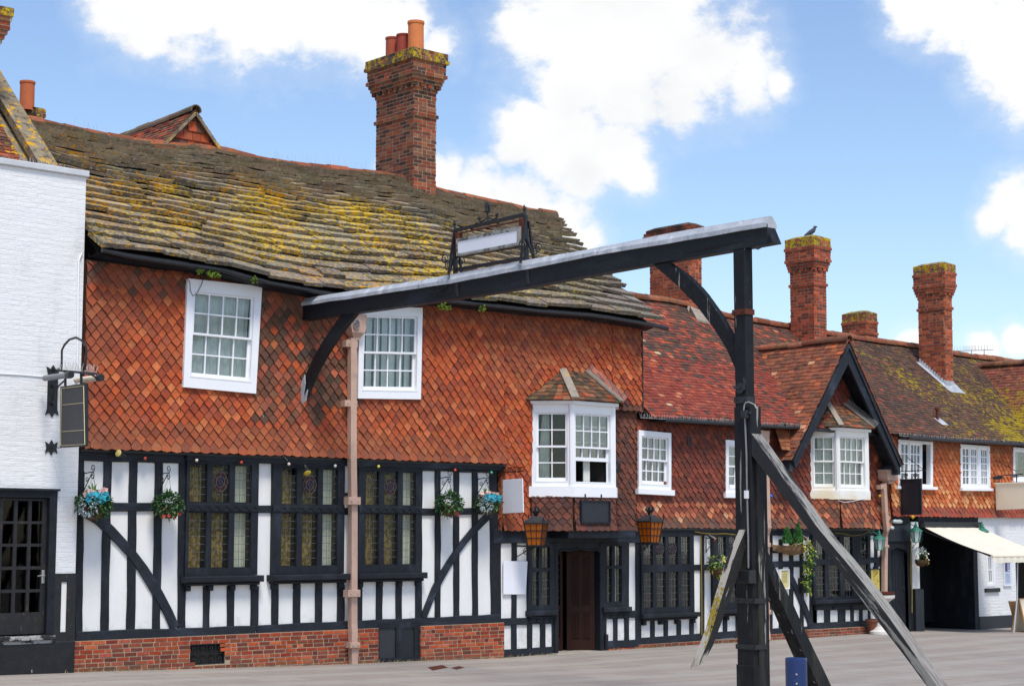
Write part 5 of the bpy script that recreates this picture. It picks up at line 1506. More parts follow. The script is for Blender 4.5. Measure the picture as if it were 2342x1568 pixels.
# vent pipe on the mossy roof
vx, vy, vz = onroof(2144, 962, RC)
mb = MB(); tube(mb, [(vx, vy, vz - .1), (vx, vy, vz + .27)], .035, 8); lathe(mb, (vx, vy, vz + .26), [(.05, 0), (.055, .05), (.02, .09)], 8)
vp = mb.build('vent_pipe', M['rust'], Db)
mb = MB(); V1 = VV(vy)
vs = [RC.S(vx - .09, V1 - .05, .03), RC.S(vx + .20, V1 - .05, .03), RC.S(vx + .20, V1 + .02, .03), RC.S(vx - .09, V1 + .02, .03)]; mb.add(vs, [(0, 1, 2, 3)])
mb.build('lead_flashing', M['lead'], vp, fix=False)
# cross wing at the right edge
vA = onroof(2243, 843, RC); vB = onroof(2340, 972, RC)
ex, ez = vB[0], vB[2]
mb = MB()
s_x = (vA[2] - vB[2]) / (vA[0] - vB[0]) if vA[0] > vB[0] + .2 else 1.0
xr = vA[0]; zr = vA[2]
KX = mk(1994.3, 1152.6, .19842); KF = mk(1024.6, 448.2, .12254); KP = mk(91.5, 750.1, .1867); KA = mk(1180.1, 1152.6, .08168)
KQ = mk(969.7, 1052, .10501); KZ = mk(1664.9, 969.7, .11669)
# cross wing roof at the right edge of the view: its left slope meets the main slope in a valley from vA to vB
dx, dz = vA[0] - vB[0], vA[2] - vB[2]
mb = MB()
e0 = (vB[0] - dx * .25, -.9, vB[2] - dz * .25); e1 = (vB[0] - dx * .25, 4., vB[2] - dz * .25)
r0 = (vA[0] + dx * .02, -.9, vA[2] + dz * .02); r1 = (vA[0] + dx * .02, 4., vA[2] + dz * .02)
if dx > 0: Fc = Facet(e1, e0, r0, r1)
else: Fc = Facet(e0, e1, r1, r0)
roof_slabs(mb, Fc, lambda v: 0., lambda v: Fc.w, [i / 28 for i in range(29)], .166, .166, .013, colD, wjit=.03, jb=.16, over=1.25)
xw = mb.build('cross_roof', M['roof_tile_moss'], Db)
mb = MB(); ridge_tiles(mb, [(r0[0], -.9, r0[2] + .05), (r1[0], 3.4, r1[2] + .05)], .12, .42, (.20, .085, .05)); mb.build('ridge_tiles', M['ridge'], xw)

# ground floor of the right wing
d0 = F.at(*KX(178, 900))[0]; d1 = F.at(*KX(402, 900))[0]; p0 = F.at(*KX(446, 900))[0]; p1 = F.at(*KX(530, 900))[0]; w0 = F.at(*KX(1205, 900))[0]; w1 = F.at(*KX(1652, 900))[0]
zdr = F.at(*KX(300, 505))[1]
gD = -.04
mb = MB()
holes_rect(mb, F, XC1, p0, gD - .3, ZJD + .02, [(d0, d1, gD - .1, zdr + .02)], -.2, .02)
mb.build('black_boarding', M['timber'], Db)
mb = MB(); rect(mb, F, d0, d1, gD, zdr, -.12, -.06)
n = 6
for i in range(n):
    a = d0 + (d1 - d0) * i / n; rect(mb, F, a + .006, a + (d1 - d0) / n - .006, gD + .01, zdr, -.06, -.045, bev=.008)
dd = mb.build('door', M['timber'], Db)
mb = MB(); a, b = F.at(*KX(370, 965), -.04); tube(mb, [F.T(a + .035 * math.sin(t), b - .035 * math.cos(t), -.035) for t in [k * .63 for k in range(11)]], .008, 6); mb.build('handle', M['iron'], dd)
mb = MB()
am2 = (d0 + d1) / 2; ztop2 = F.at(*KX(300, 480))[1]
strip(mb, F, [(d0, zdr - .12), (d0 + .05, zdr - .05), (am2, zdr + .01), (d1 - .05, zdr - .05), (d1, zdr - .12)], [(d0, ztop2 + .1)] + [(d0 + .05, ztop2 + .1), (am2, ztop2 + .1), (d1 - .05, ztop2 + .1), (d1, ztop2 + .1)], -.05, .035)
rect(mb, F, d1, p0 + .02, gD - .1, ztop2 + .1, -.05, .045, bev=.01); rect(mb, F, XC1, d0, gD - .1, ztop2 + .1, -.05, .045, bev=.01)
mb.build('door_frame', M['timber'], Db)
mb = MB(); zp = F.at(*KX(490, 975), .05)[1]
rect(mb, F, p0, p1, zp, F.at(*KX(490, 200), .05)[1], -.2, .06, bev=.012); mb.build('white_post', M['plaster'], Db)
mb = MB(); rect(mb, F, p0 + .03, p1 + .06, gD - .2, zp - .002, -.2, .12, bev=.015); mb.build('black_plinth', M['black_board'], Db)
mb = MB(); zbm = F.at(*KX(880, 215), .1)[1]
rect(mb, F, p1 - .02, w0 + .05, zbm - .06, ZJD + .03, -.2, .07, bev=.012); rect(mb, F, p1 + .02, w0, zbm - .20, zbm - .06, -.15, .03)
mb.build('lintel_beam', M['timber'], Db)
# passage behind the opening: side walls, ceiling, black gates at the back
mb = MB()
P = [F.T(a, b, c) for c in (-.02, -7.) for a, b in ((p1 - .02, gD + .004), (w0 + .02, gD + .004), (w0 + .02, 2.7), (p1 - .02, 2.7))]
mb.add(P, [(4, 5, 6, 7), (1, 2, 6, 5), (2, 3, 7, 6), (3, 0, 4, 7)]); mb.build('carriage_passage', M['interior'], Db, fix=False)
ga0, ga1 = F.at(*KX(555, 1300), -1.0)[0], F.at(*KX(1040, 1300), -1.0)[0]
for i in range(2):
    mb = MB(); a0 = p1 + (w0 - p1) * i / 2; a1 = p1 + (w0 - p1) * (i + 1) / 2
    holes_rect(mb, F, a0 + .01, a1 - .01, .10, 2.25, [(a0 + .12, a1 - .12, .25, 2.1)], -1.25, -1.15)
    rect(mb, F, a0 + .12, a1 - .12, .25, 2.1, -1.22, -1.19)
    mb.build('gate', M['black_board'], Db)
mb = MB(); rect(mb, F, w0 - .16, w0 + .02, gD - .1, zbm - .06, -1.4, .04, bev=.01); mb.build('gate_post', M['timber'], Db)
wq = RR(F, KX, 1322, 565, 1418, 945, .03); nb_ = (w1, 46., -.1, F.at(*KX(1700, 500))[1])
zpl = F.at(*KX(1400, 1285), .05)[1]
mb = MB(); holes_rect(mb, F, w0 + .02, 46., -.3, ZJD + .02, [(wq[0] + .03, wq[1] - .03, wq[2] + .03, wq[3] - .03), nb_], -.25, .02); mb.build('white_brick_wall', M['white_brick'], Db)
mb = MB(); rect(mb, F, w0 + .02, w1 - .02, -.3, zpl, -.1, .05, bev=.012); mb.build('black_plinth', M['black_board'], Db)
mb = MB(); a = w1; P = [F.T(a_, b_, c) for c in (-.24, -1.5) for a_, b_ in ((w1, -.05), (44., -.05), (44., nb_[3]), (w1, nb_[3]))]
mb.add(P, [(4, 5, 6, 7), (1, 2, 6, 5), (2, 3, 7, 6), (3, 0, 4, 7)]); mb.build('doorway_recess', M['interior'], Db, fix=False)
mb = MB(); holes_rect(mb, F, w1 + .02, w1 + 1.4, -.05, nb_[3] - .02, [(w1 + .16, w1 + 1.3, .25, nb_[3] - .12)], -.16, -.08); mb.build('door_frame', M['timber'], Db)
q = Quad(F, (wq[0], wq[3]), (wq[1], wq[3]), (wq[1], wq[2]), (wq[0], wq[2]))
casement(Db, q, .03, ((0, 1., 2),), 2)
mb = MB(); s_ = RR(F, KX, 1312, 965, 1475, 1010, .06); rect(mb, F, s_[0], s_[1], s_[2], s_[3], -.02, .08, bev=.008); mb.build('sill', M['black_board'], Db)

# ------------------------------------------------------------------ white painted brick house at the left edge
Wh = thing('white_brick_house', 'white painted brick house with a black glazed door at the left edge', 'house', (9.5, 0, gz(9.5)))
CW = .14
xr_ = 12.86; zpar = 7.72
dq0, dq1 = F.at(*KN(-60, 700), CW)[0] - .25, F.at(*KN(408, 700), CW)[0]
zdt2 = F.at(*KN(200, 108), CW)[1]; zth = F.at(*KN(200, 1190), CW)[1]; zbl = F.at(*KN(480, 1228), CW)[1]; zpn = F.at(*KN(480, 725), CW)[1]
mb = MB(); holes_rect(mb, F, 3., xr_, 0., zpar, [(dq0 + .03, dq1 - .03, -.5, zdt2 - .03)], -.3, CW)
poly(mb, Pl(xr_, 0, 90), [(.31, 6.3), (4, 6.3), (4, 7.2), (.31, zpar - .02)], -.3, -.003)
mb.build('white_brick_wall', M['white_brick'], Wh)
mb = MB(); rect(mb, F, 3., xr_ + .035, zpar + .002, zpar + .10, -.35, CW + .05, bev=.012); 
mb.build('parapet_coping', mat('pale_lead_coping', (.55, .56, .58), .15, 3, .6, .2, 20), Wh)
mb = MB(); rect(mb, F, 3., xr_ + .0, -.3, zbl, -.2, CW + .06, bev=.02); mb.build('black_plinth', mat('black_render', (.014, .015, .017), .4, 6, .6, .5, 20, layers=[dict(col=(.35, .36, .36), scale=9, lo=.70, hi=.76, stretch=(1, 1, .4))]), Wh)
pn = RR(F, KN, 450, 790, 492, 1162, CW)
mb = MB(); holes_rect(mb, F, dq1 + .002, xr_ + .004, zbl + .004, zpn, [pn], -.1, CW + .025); mb.build('black_panel', peeling('peeling_black_paint', (.22, .22, .22), lo=.64, hi=.68, ax=(1, 1, .5), scale=11), Wh)
mb = MB(); rect(mb, F, pn[0], pn[1], pn[2], pn[3], -.1, CW + .008); mb.build('white_panel', M['plaster'], Wh)
# the glazed door
mb = MB(); holes_rect(mb, F, dq0, dq1, zth, zdt2, [(dq0 + .09, dq1 - .12, zth - 1, zdt2 - .10)], -.1, CW + .03)
rect(mb, F, dq0 - .02, dq1 + .02, zdt2 + .002, zdt2 + .035, -.1, CW + .08)
mb.build('door_frame', M['timber'], Wh)
dl0, dl1 = dq0 + .095, dq1 - .125
gl_ = []
cols_ = [(F.at(*KN(x0, 600), .1)[0], F.at(*KN(x1, 600), .1)[0]) for x0, x1 in ((15, 98), (125, 205), (230, 310))]
cw_ = cols_[2][0] - cols_[1][0]; cols_ = [(c[0], c[1]) for c in cols_]; cols_.insert(0, (cols_[0][0] - cw_, cols_[0][1] - cw_))
rows_ = [(F.at(*KN(170, y1), .1)[1], F.at(*KN(170, y0), .1)[1]) for y0, y1 in ((183, 335), (355, 503), (525, 673), (697, 845), (868, 1018))]
for c in cols_:
    for r in rows_: gl_.append((c[0], c[1], r[0], r[1]))
mb = MB(); holes_rect(mb, F, dl0, dl1, zth + .02, zdt2 - .11, gl_, .02, .09)
dw = mb.build('door', peeling('worn_black_door_paint', (.30, .30, .30), lo=.69, hi=.73, ax=(1, 1, .4), scale=12), Wh)
mb = MB(); rect(mb, F, dl0 + .05, dl1 - .05, rows_[4][0] - .02, rows_[0][1] + .02, .045, .05); mb.build('pane', M['glass_dim'], dw)
a, b = F.at(*KN(325, 745), .1)
mb = MB(); rect(mb, F, a - .025, a + .025, b - .11, b + .09, .09, .10, bev=.004); tube(mb, [F.T(a, b + .01, .10), F.T(a, b + .01, .14), F.T(a - .06, b + .012, .145), F.T(a - .12, b + .0, .145)], .01, 6); mb.build('handle', M['steel'], dw)
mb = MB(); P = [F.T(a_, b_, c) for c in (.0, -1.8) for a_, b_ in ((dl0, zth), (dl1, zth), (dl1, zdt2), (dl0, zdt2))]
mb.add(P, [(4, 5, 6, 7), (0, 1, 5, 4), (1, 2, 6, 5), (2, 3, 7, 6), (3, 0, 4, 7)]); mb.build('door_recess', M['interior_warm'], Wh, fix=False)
mb = MB(); rect(mb, F, dq0 - .1, dq1 + .0, zth - .07, zth - .002, -.1, CW + .10, bev=.01)
mb.build('threshold', peeling('peeling_threshold', (.35, .35, .33), lo=.5, hi=.56, ax=(.6, 1, 1), scale=7), Wh)
mb = MB(); rect(mb, F, dq0 - .1, dq1 - .02, zbl - .02, zth - .074, -.1, CW + .065); mb.build('riser', peeling('peeling_riser', (.30, .31, .30), lo=.46, hi=.54, ax=(.6, 1, 1), scale=6), Wh)
# roof behind the parapet, raised gable with lichened coping
yr, zr_ = 3.02, 9.72; y0_, z0_ = .45, 7.35
mb = MB()
Fc = Facet((3., y0_, z0_), (xr_ - .25, y0_, z0_), (xr_ - .25, yr, zr_), (3., yr, zr_))
roof_slabs(mb, Fc, lambda v: 4., lambda v: Fc.w, [i / 34 for i in range(35)], .166, .166, .014, lambda x, v: jit(rnd.choice([(.22, .06, .035), (.10, .06, .04), (.30, .08, .04), (.14, .07, .045)]), .25), wjit=.03, jb=.15, over=1.25)
rw = mb.build('roof', mat('lichened_roof_tile', None, .3, 12, .88, .5, 60, .2, layers=[dict(col=(.60, .36, .01), scale=6, lo=.64, hi=.70, bias=[('X', 11.9, 12.7, 0, .16)])]), Wh)
s0 = (zr_ - z0_) / (yr - y0_)
G2 = Pl(xr_, 0, 90)   # a = Y, outward +X
mb = MB()
poly(mb, G2, [(y0_ - .35, 7.3), (yr + .1, 7.3), (yr + .1, zr_ + .12), (y0_ - .3, z0_ - .1)], -.24, -.02, bev=.0)
mb.build('gable_parapet', M['coping'], Wh)
mb = MB()
obox(mb, (xr_ - .13, y0_ - .55, z0_ + .28 - s0 * .55), (xr_ - .13, yr + .06, zr_ + .28), .34, .12)
obox(mb, (xr_ - .31, y0_ - .4, z0_ + .04 - s0 * .4), (xr_ - .31, yr + .05, zr_ + .05), .16, .05)
obox(mb, (xr_ - .13, yr - .02, zr_ + .30), (xr_ - .13, yr + 1.2, zr_ - .7), .34, .12)
mb.build('gable_coping', M['coping'], Wh)
xa, zc_ = F.at(50, 234, -3.3); xb = F.at(104, 240, -3.3)[0]
chb = chimney(Wh, 'chimney', xa + .42, xb - .10, 3.45, 4.0, 7.6, zc_ - .05, {0: .12, 1: .12, 2: .10, 3: .14, 4: '.08', 5: .05, 6: .02}, BRKD, MORTD, cap=2)
px_, pz_ = F.at(58, 232, -3.6); pot(chb, px_ + .04, 3.62, zc_ - .05, .13, .52, (.50, .13, .05))
xq = F.at(20, 60, -1.9)[0]; zq = F.at(10, 22, -1.9)[1]
chimney(Wh, 'chimney', xq - 1.25, xq - .16, 1.9, 2.5, 8.4, zq, {0: .16, 1: .16, 2: .14, 3: .12, 4: .12, 5: .09, 6: .06, 7: .03}, BRKD, MORTD, cap=2)
mb = MB(); rect(mb, F, 3., xr_ - .3, 0., 7.2, -6., -5.8); rect(mb, F, 3., 3.2, 0, 7.2, -5.8, -.3)
mb.build('rear_wall', M['white_brick'], Wh)
spikes([(3 + 0 * i, 0, 0) for i in range(0)] or [(10.5, .1, zpar + .09), (12.6, .1, zpar + .09)], 70, .13, Wh, .03, .003)
# moss on the inn's gutter
mb = MB()
for p, r in ((KW(265, 130), .09), (KW(310, 140), .07), (KW(180, 115), .06), (KW(590, 178), .075), (K7(20, 830), .09), (K7(60, 845), .06), (K7(330, 850), .075)):
    a, b = F.at(*p, CE + .06)
    for k in range(40):
        v = Vector((rnd.gauss(0, 1), rnd.gauss(0, 1), rnd.gauss(0, .8))).normalized() * r * rnd.uniform(.4, 1)
        o = Vector(F.T(a, b, CE + .06)) + v; s = r * .28
        d1_ = Vector((rnd.gauss(0, 1), rnd.gauss(0, 1), rnd.gauss(0, 1))).normalized() * s; d2_ = d1_.cross(Vector((rnd.gauss(0, 1), rnd.gauss(0, 1), rnd.gauss(0, 1)))).normalized() * s
        mb.add([o - d1_, o + d2_, o + d1_, o - d2_], [(0, 1, 2, 3)], jit((.12, .19, .02), .35))
mo = mb.build('gutter_moss', M['moss'], A, fix=False); mo['kind'] = 'stuff'
# ------------------------------------------------------------------ the gallows sign across the street
X0 = 17.05
GPL = Pl(X0, 0, -90)
def gpts(K, pts, c): return [GPL.at(*K(*p), c) for p in pts]
Gs = thing('gallows_sign', 'long black timber gallows sign beam with lead capping on a braced post', 'gallows sign', (X0, -9.75, gz(X0)))
hw = .085
bt = resample(gpts(ID, [(687.7, 698), (1006, 648), (1193, 613), (1356, 582), (1554, 548), (1751, 514)], hw), 24)
bb = resample(gpts(ID, [(687.7, 732.6), (1006, 688), (1152, 666), (1333, 632), (1484, 604.7), (1605, 584.3), (1768, 555)], hw), 24)
mb = MB(); strip(mb, GPL, bt, bb, -hw, hw); mb.build('beam', M['beam_wood'], Gs)
ll = resample(gpts(ID, [(686, 698), (1006, 651), (1193, 616), (1356, 584), (1554, 550), (1751, 516.5)], hw + .02), 24)
lu = resample(gpts(ID, [(733, 676.5), (1006, 634), (1210, 594.5), (1356, 569.7), (1554, 530), (1751, 496.8)], 0.), 24)
mb = MB(); n = len(ll); vs = []
for i in range(n):
    a = ll[i][0]; z = ll[i][1]; zu = max(lu[i][1], z + .05)
    zz = rnd.uniform(-.006, .006)
    for c, h in ((hw + .03, z - .01 + zz), (hw + .028, z + (zu - z) * .35 + zz), (.05, z + (zu - z) * .85), (.035, zu), (-.035, zu), (-.05, z + (zu - z) * .85), (-hw - .028, z + (zu - z) * .35), (-hw - .03, z - .01)):
        vs.append(GPL.T(a, h, c))
fs = [(i * 8 + k, i * 8 + (k + 1) % 8, i * 8 + 8 + (k + 1) % 8, i * 8 + 8 + k) for i in range(n - 1) for k in range(8)] + [tuple(range(8)), tuple((n - 1) * 8 + k for k in range(7, -1, -1))]
mb.add(vs, fs); mb.build('lead_capping', M['lead'], Gs)
a0 = GPL.at(1676, 600, .085)[0]; a1 = GPL.at(1703, 600, .085)[0]
wpx = F.at(1720.5, 600, a1)[0] - (X0 - .085)
ac = (a0 + a1) / 2
zb_ = bb[20][1]
zk = GPL.at(1690, 945, .09)[1]
mb = MB(); rect(mb, GPL, a0, a1, 1.0, zb_ + .01, .085 - wpx, .085, bev=.012)
P_up = mb.build('post', M['post_wood'], Gs)
l0 = GPL.at(*KC(975, 1250), .10)[0]; l1 = GPL.at(*KC(1122, 1250), .10)[0]; lw_ = F.at(*KC(1212, 1250), l1)[0] - (X0 - .10)
mb = MB(); rect(mb, GPL, min(l0, a0 - .012), l1, gz(X0) - .3, GPL.at(1690, 930, .1)[1], .097 - max(lw_, wpx + .02), .097, bev=.012)
rect(mb, GPL, min(l0, a0 - .012) - .012, l1 + .012, gz(X0) - .3, GPL.at(*KC(1050, 1385), .1)[1], .107 - max(lw_, wpx + .02), .108, bev=.012)
rect(mb, GPL, l1 - .01, l1 + .025, gz(X0) - .3, GPL.at(*KZ(470, 560), .05)[1], .03 - max(lw_, wpx), .02, bev=.012)
mb.build('lower_post_casing', M['post_wood'], Gs)
def strap(y, h=.06, o=.011, m='iron', K=ID):
    z_ = GPL.at(*K(0 + 1690 if K is ID else y[0], y if K is ID else y[1]), .1)[1]; lowp = z_ < zk
    A0, A1 = (min(l0, a0 - .012), l1 + (.026 if z_ < 3.2 else 0)) if lowp else (a0, a1)
    wx = max(lw_, wpx + .02) if lowp else wpx; cf = .097 if lowp else .085
    b_ = MB(); holes_rect(b_, None or Hz(z_ - h / 2), A0 - o, A1 + o, X0 - cf - o, X0 - cf + wx + o, [(A0 + .002, A1 - .002, X0 - cf + .002, X0 - cf + wx - .002)], 0, h)
    st = b_.build('iron_strap', M[m], Gs)
    b_ = MB()
    for aa in (A0 + .04, A1 - .04): sphere(b_, GPL.T(aa, z_, cf + o), .014, 6, 5)
    b_.build('bolt_head', M['iron'], st)
class Hz:
    """horizontal plane frame: a = distance out from the facade, b = X, c = height"""
    def __init__(s, z): s.z = z
    def T(s, a, b, c): return (b, -a, s.z + c)
strap(713, .07, .014, 'rust'); strap(914, .08, .008); strap(1372, .065); strap(1477, .06)
# curved braces
up_ = [(340, 490), (480, 590), (600, 705), (740, 900), (840, 1080), (880, 1160)]; dn_ = [(222, 505), (400, 660), (560, 825), (700, 1010), (790, 1150), (876, 1350)]
mb = MB(); strip(mb, GPL, resample(gpts(KT, up_, .08), 14), resample(gpts(KT, dn_, .08), 14), -.04, .06); mb.build('curved_brace', M['post_wood'], Gs)
up_ = [(1240, 440), (1150, 560), (1050, 720), (972, 890), (955, 1000), (950, 1060)]; dn_ = [(1345, 425), (1232, 560), (1130, 710), (1060, 830), (1012, 925), (962, 1060)]
mb = MB(); strip(mb, GPL, resample(gpts(KW, up_, .08), 14), resample(gpts(KW, dn_, .08), 14), -.04, .06); mb.build('curved_brace', M['beam_wood'], Gs)
mb = MB()
pq(mb, GPL, KW, [(968, 895), (972, 960), (950, 1090), (918, 1110), (920, 990), (940, 960)], .082, .10)
pq(mb, GPL, KW, [(990, 1005), (975, 1090), (948, 1115), (950, 1080)], .085, .105); mb.build('lead_flashing', M['lead'], Gs)
# struts
Pe = peeling('weathered_strut_oak', (.27, .255, .225), bias=[('NZ', .2, .5, -.12, .06), ('Z', .5, 2.0, .26, 0.)], lo=.50, hi=.58, ax=(2., .2, 2., 'X', 47.5), scale=6)
sr_ = resample([GPL.at(x, y, .10) for x, y in ((1718.6, 991), (1829, 1147), (1876, 1215), (1926, 1272.7), (1986, 1347), (2030.8, 1408), (2072, 1466), (2138, 1560), (2200, 1640), (2290, 1760))], 18)
sl2 = resample([GPL.at(x, y, .10) for x, y in ((1719, 1040), (1799, 1143), (1884, 1257), (1939.5, 1328), (1997.6, 1408), (2041.8, 1463.4), (2086, 1521.5), (2160, 1624), (2262, 1760))], 18)
mb = MB(); strip(mb, GPL, sr_, sl2, -.10, .10); mb.build('strut', Pe, Gs)
ridge_ = [KC(1065, 183), KC(960, 430), KC(880, 680), KC(815, 900), KC(760, 1090), KC(700, 1250), KC(632, 1400)]
right_ = [KC(1068, 300), KC(1000, 575), KC(905, 830), KC(845, 1010), KC(780, 1190), KC(745, 1275), KC(660, 1385)]
cs_ = ac + .06
mb = MB(); strip(mb, F, resample([F.at(*p, cs_) for p in ridge_], 12), resample([F.at(*p, cs_) for p in right_], 12), cs_ - .115, cs_)
# broken, splintered foot
fa = F.at(*KC(620, 1395), cs_); fb = F.at(*KC(735, 1285), cs_)
for k in range(16):
    t = k / 15.; x = fa[0] + (fb[0] - fa[0]) * t; z_ = fa[1] + (fb[1] - fa[1]) * t
    L = rnd.uniform(.06, .16); yy = -cs_ + rnd.uniform(.0, .11)
    obox(mb, (x + .02, yy, z_ + .06), (x - L * .30, yy, z_ - L * .62 + .02), .018, .022, taper=.3)
mb.build('broken_strut', mat('lichened_grey_oak', (.018, .017, .016), .4, 9, .7, .6, 30, .3, layers=[dict(col=(.36, .33, .28), scale=6, lo=.50, hi=.58, detail=8, stretch=(2., 2., .25, 'Y', 28), bias=[('Z', .6, 1.1, .20, -.03), ('NZ', .1, .3, -.06, .12)]), dict(col=(.25, .18, .02), scale=18, lo=.55, hi=.62, detail=7, bias=[('Z', .7, 1.2, -.2, .08), ('Z', 1.3, 1.9, 0., -.3), ('NZ', .1, .3, -.3, .08)])]), Gs)
rt_ = [(1747.5, 1241), KC(1340, 620), KC(1480, 900), KC(1600, 1170), KC(1727, 1430), KC(1830, 1650), KC(1900, 1800)]
ri_ = [(1747, 1280), KC(1300, 715), KC(1420, 985), KC(1540, 1255), KC(1650, 1500), KC(1755, 1720), KC(1830, 1880)]
cm_ = ac + .05
mb = MB(); strip(mb, F, resample([F.at(*p, cm_) for p in rt_], 12), resample([F.at(*p, cm_) for p in ri_], 12), cm_ - .2, cm_); mb.build('strut', M['post_wood'], Gs)
# electrics on the post
mb = MB(); P = [GPL.at(*KM(x, y), .105) for x, y in ((945, 215), (952, 255), (965, 560), (968, 800), (978, 1200), (980, 1440))]
tube(mb, [GPL.T(a, b, .115) for a, b in P], .012, 6)
mb.build('conduit', M['conduit'], Gs)
mb = MB(); P = [GPL.at(*KM(x, y), .105) for x, y in ((945, 205), (950, 165), (962, 145), (985, 140), (1030, 160), (1045, 190))]
tube(mb, [GPL.T(a, b, .12) for a, b in P], .009, 6, (1, 1, 1)); mb.build('cable', M['pale_cable'], Gs)
mb = MB(); r_ = RR(GPL, KC, 1005, 566, 1108, 680, .15); rect(mb, GPL, r_[0], r_[1], r_[2], r_[3], .08, .2, bev=.012); mb.build('junction_box', M['iron'], Gs)
mb = MB(); a, b = GPL.at(*KM(945, 235), .13); rect(mb, GPL, a - .05, a + .05, b - .05, b + .05, .09, .16, bev=.015); tube(mb, [GPL.T(a + .05, b + .01, .13), GPL.T(a + .1, b + .015, .13)], .02, 6); mb.build('junction_box', M['iron'], Gs)
mb = MB(); a, b = GPL.at(*KT(915, 1475), .1); tube(mb, [GPL.T(a, b, .085), GPL.T(a, b, .12)], .07, 10); tube(mb, [GPL.T(a, b, .12), GPL.T(a - .04, b + .01, .18)], .018, 6); mb.build('lamp_socket', M['iron'], Gs)
mb = MB(); a, b = GPL.at(*KZ(375, 1375), .11); rect(mb, GPL, a - .02, a + .02, b - .05, b + .05, .10, .145); mb.build('cable_clip', M['white_paint'], Gs)
mb = MB()
P = [GPL.at(x, y, hw + .01) for x, y in ((1755, 512), (1758, 540), (1752, 560), (1735, 570), (1722, 567))]; tube(mb, [GPL.T(a, b, hw + .02) for a, b in P], .008, 5)
P = [GPL.at(*K7(x, y), hw + .02) for x, y in ((75, 585), (68, 650), (40, 690), (0, 715), (-60, 720), (-130, 690))]; tube(mb, [GPL.T(a, b, hw + .02) for a, b in P], .007, 5); mb.build('cable', M['cable'], Gs)
for x0, x1, y0, y1 in ((118, 145, 612, 755), (668, 705, 510, 658)):
    mb = MB(); pq(mb, GPL, K7, [(x0, y0), (x0 + 22, y0), (x1 + 2, y1), (x1 - 22, y1)], hw, hw + .012); mb.build('iron_strap', M['iron'], Gs)

# ---- wrought-iron sign frame standing on the beam
Sf = thing('iron_sign_frame', 'wrought-iron frame with a blank white sign box standing on the gallows beam', 'sign', GPL.T(GPL.at(*KF(800, 1350), 0)[0], bt[10][1], 0))
def kf(x, y, c=0.): a, b = GPL.at(*KF(x, y), c); return GPL.T(a, b, c)
for xs, fx, y in (((130, 130), (140, 140), None), ((1430, 345), (1495, 1290), None)): pass
for pts in ([(130, 640), (140, 1500)], [(1437, 360), (1465, 1270)]):
    mb = MB(); obox(mb, kf(*pts[0]), kf(*pts[1]), .05, .06); pst = mb.build('post', M['iron'], Sf)
    x, y = pts[0]
    mb = MB(); tube(mb, [kf(x, y), kf(x, y - 30), kf(x - 5, y - 75), kf(x - 8, y - 110), kf(x - 12, y - 150), kf(x - 18, y - 200)], [.035, .02, .012, .03, .02, .003], 6); mb.build('finial', M['iron'], pst)
mb = MB(); obox(mb, kf(130, 645), kf(1440, 345), .045, .05); mb.build('rail', M['iron'], Sf)
mb = MB(); obox(mb, kf(140, 1378), kf(1465, 1150), .045, .05); mb.build('rail', M['iron'], Sf)
mb = MB(); obox(mb, kf(140, 1150), kf(1440, 930), .03, .025); mb.build('rail', M['iron'], Sf)
mb = MB(); obox(mb, kf(230, 690), kf(1370, 458), .03, .02); mb.build('rail', M['rust'], Sf)
mb = MB(); strip(mb, GPL, gpts(KF, [(1367, 425), (1445, 425)], 0), gpts(KF, [(1367, 940), (1445, 920)], 0), -.05, .05); mb.build('box_end', M['rust'], Sf)
mb = MB(); strip(mb, GPL, gpts(KF, [(180, 690), (225, 685)], 0), gpts(KF, [(180, 1080), (225, 1075)], 0), -.05, .05); mb.build('box_end', M['rust'], Sf)
cS = .11
fo = gpts(KF, [(150, 800), (1312, 562), (1312, 912), (155, 1118)], cS); fi = gpts(KF, [(180, 850), (1285, 640), (1285, 868), (180, 1076)], cS)
mb = MB()
vs = [GPL.T(*p, cS - .16) for p in fo] + [GPL.T(*p, cS) for p in fo] + [GPL.T(*p, cS) for p in fi] + [GPL.T(*p, cS - .012) for p in fi]
fs = [(0, 1, 2, 3)] + [(i, (i + 1) % 4, 4 + (i + 1) % 4, 4 + i) for i in range(4)] + [(4 + i, 4 + (i + 1) % 4, 8 + (i + 1) % 4, 8 + i) for i in range(4)] + [(8 + i, 8 + (i + 1) % 4, 12 + (i + 1) % 4, 12 + i) for i in range(4)]
mb.add(vs, fs); mb.build('sign_case', mat('weathered_grey_frame', (.30, .30, .28), .3, 10, .6, .4, 30, layers=[dict(col=(.10, .095, .085), scale=7, lo=.5, hi=.6)]), Sf)
mb = MB(); poly(mb, GPL, fi, cS - .02, cS - .008); mb.build('white_panel', M['white_board'], Sf)
def scroll(o, ax, ay, r, turns=1.4, n=20, t0=0., sgn=1):
    return [tuple(o[i] + (ax[i] * math.cos(t0 + sgn * 2 * math.pi * turns * k / n) + ay[i] * math.sin(t0 + sgn * 2 * math.pi * turns * k / n)) * r * (1 - .72 * k / n) for i in range(3)) for k in range(n + 1)]
gx, gzv = (0, -1, 0), (0, 0, 1)
mb = MB()
tube(mb, [kf(745, 480), kf(745, 400), kf(738, 330)], .014, 6); tube(mb, [kf(738, 330), kf(735, 290), kf(735, 220), kf(725, 150), kf(718, 100)], [.012, .05, .03, .035, .004], 6)
for dx_ in (-45, 45):
    for yy in (300, 250, 200): tube(mb, [kf(737, yy), kf(737 + dx_ * .7, yy - 10), kf(737 + dx_, yy - 35)], [.02, .02, .006], 5)
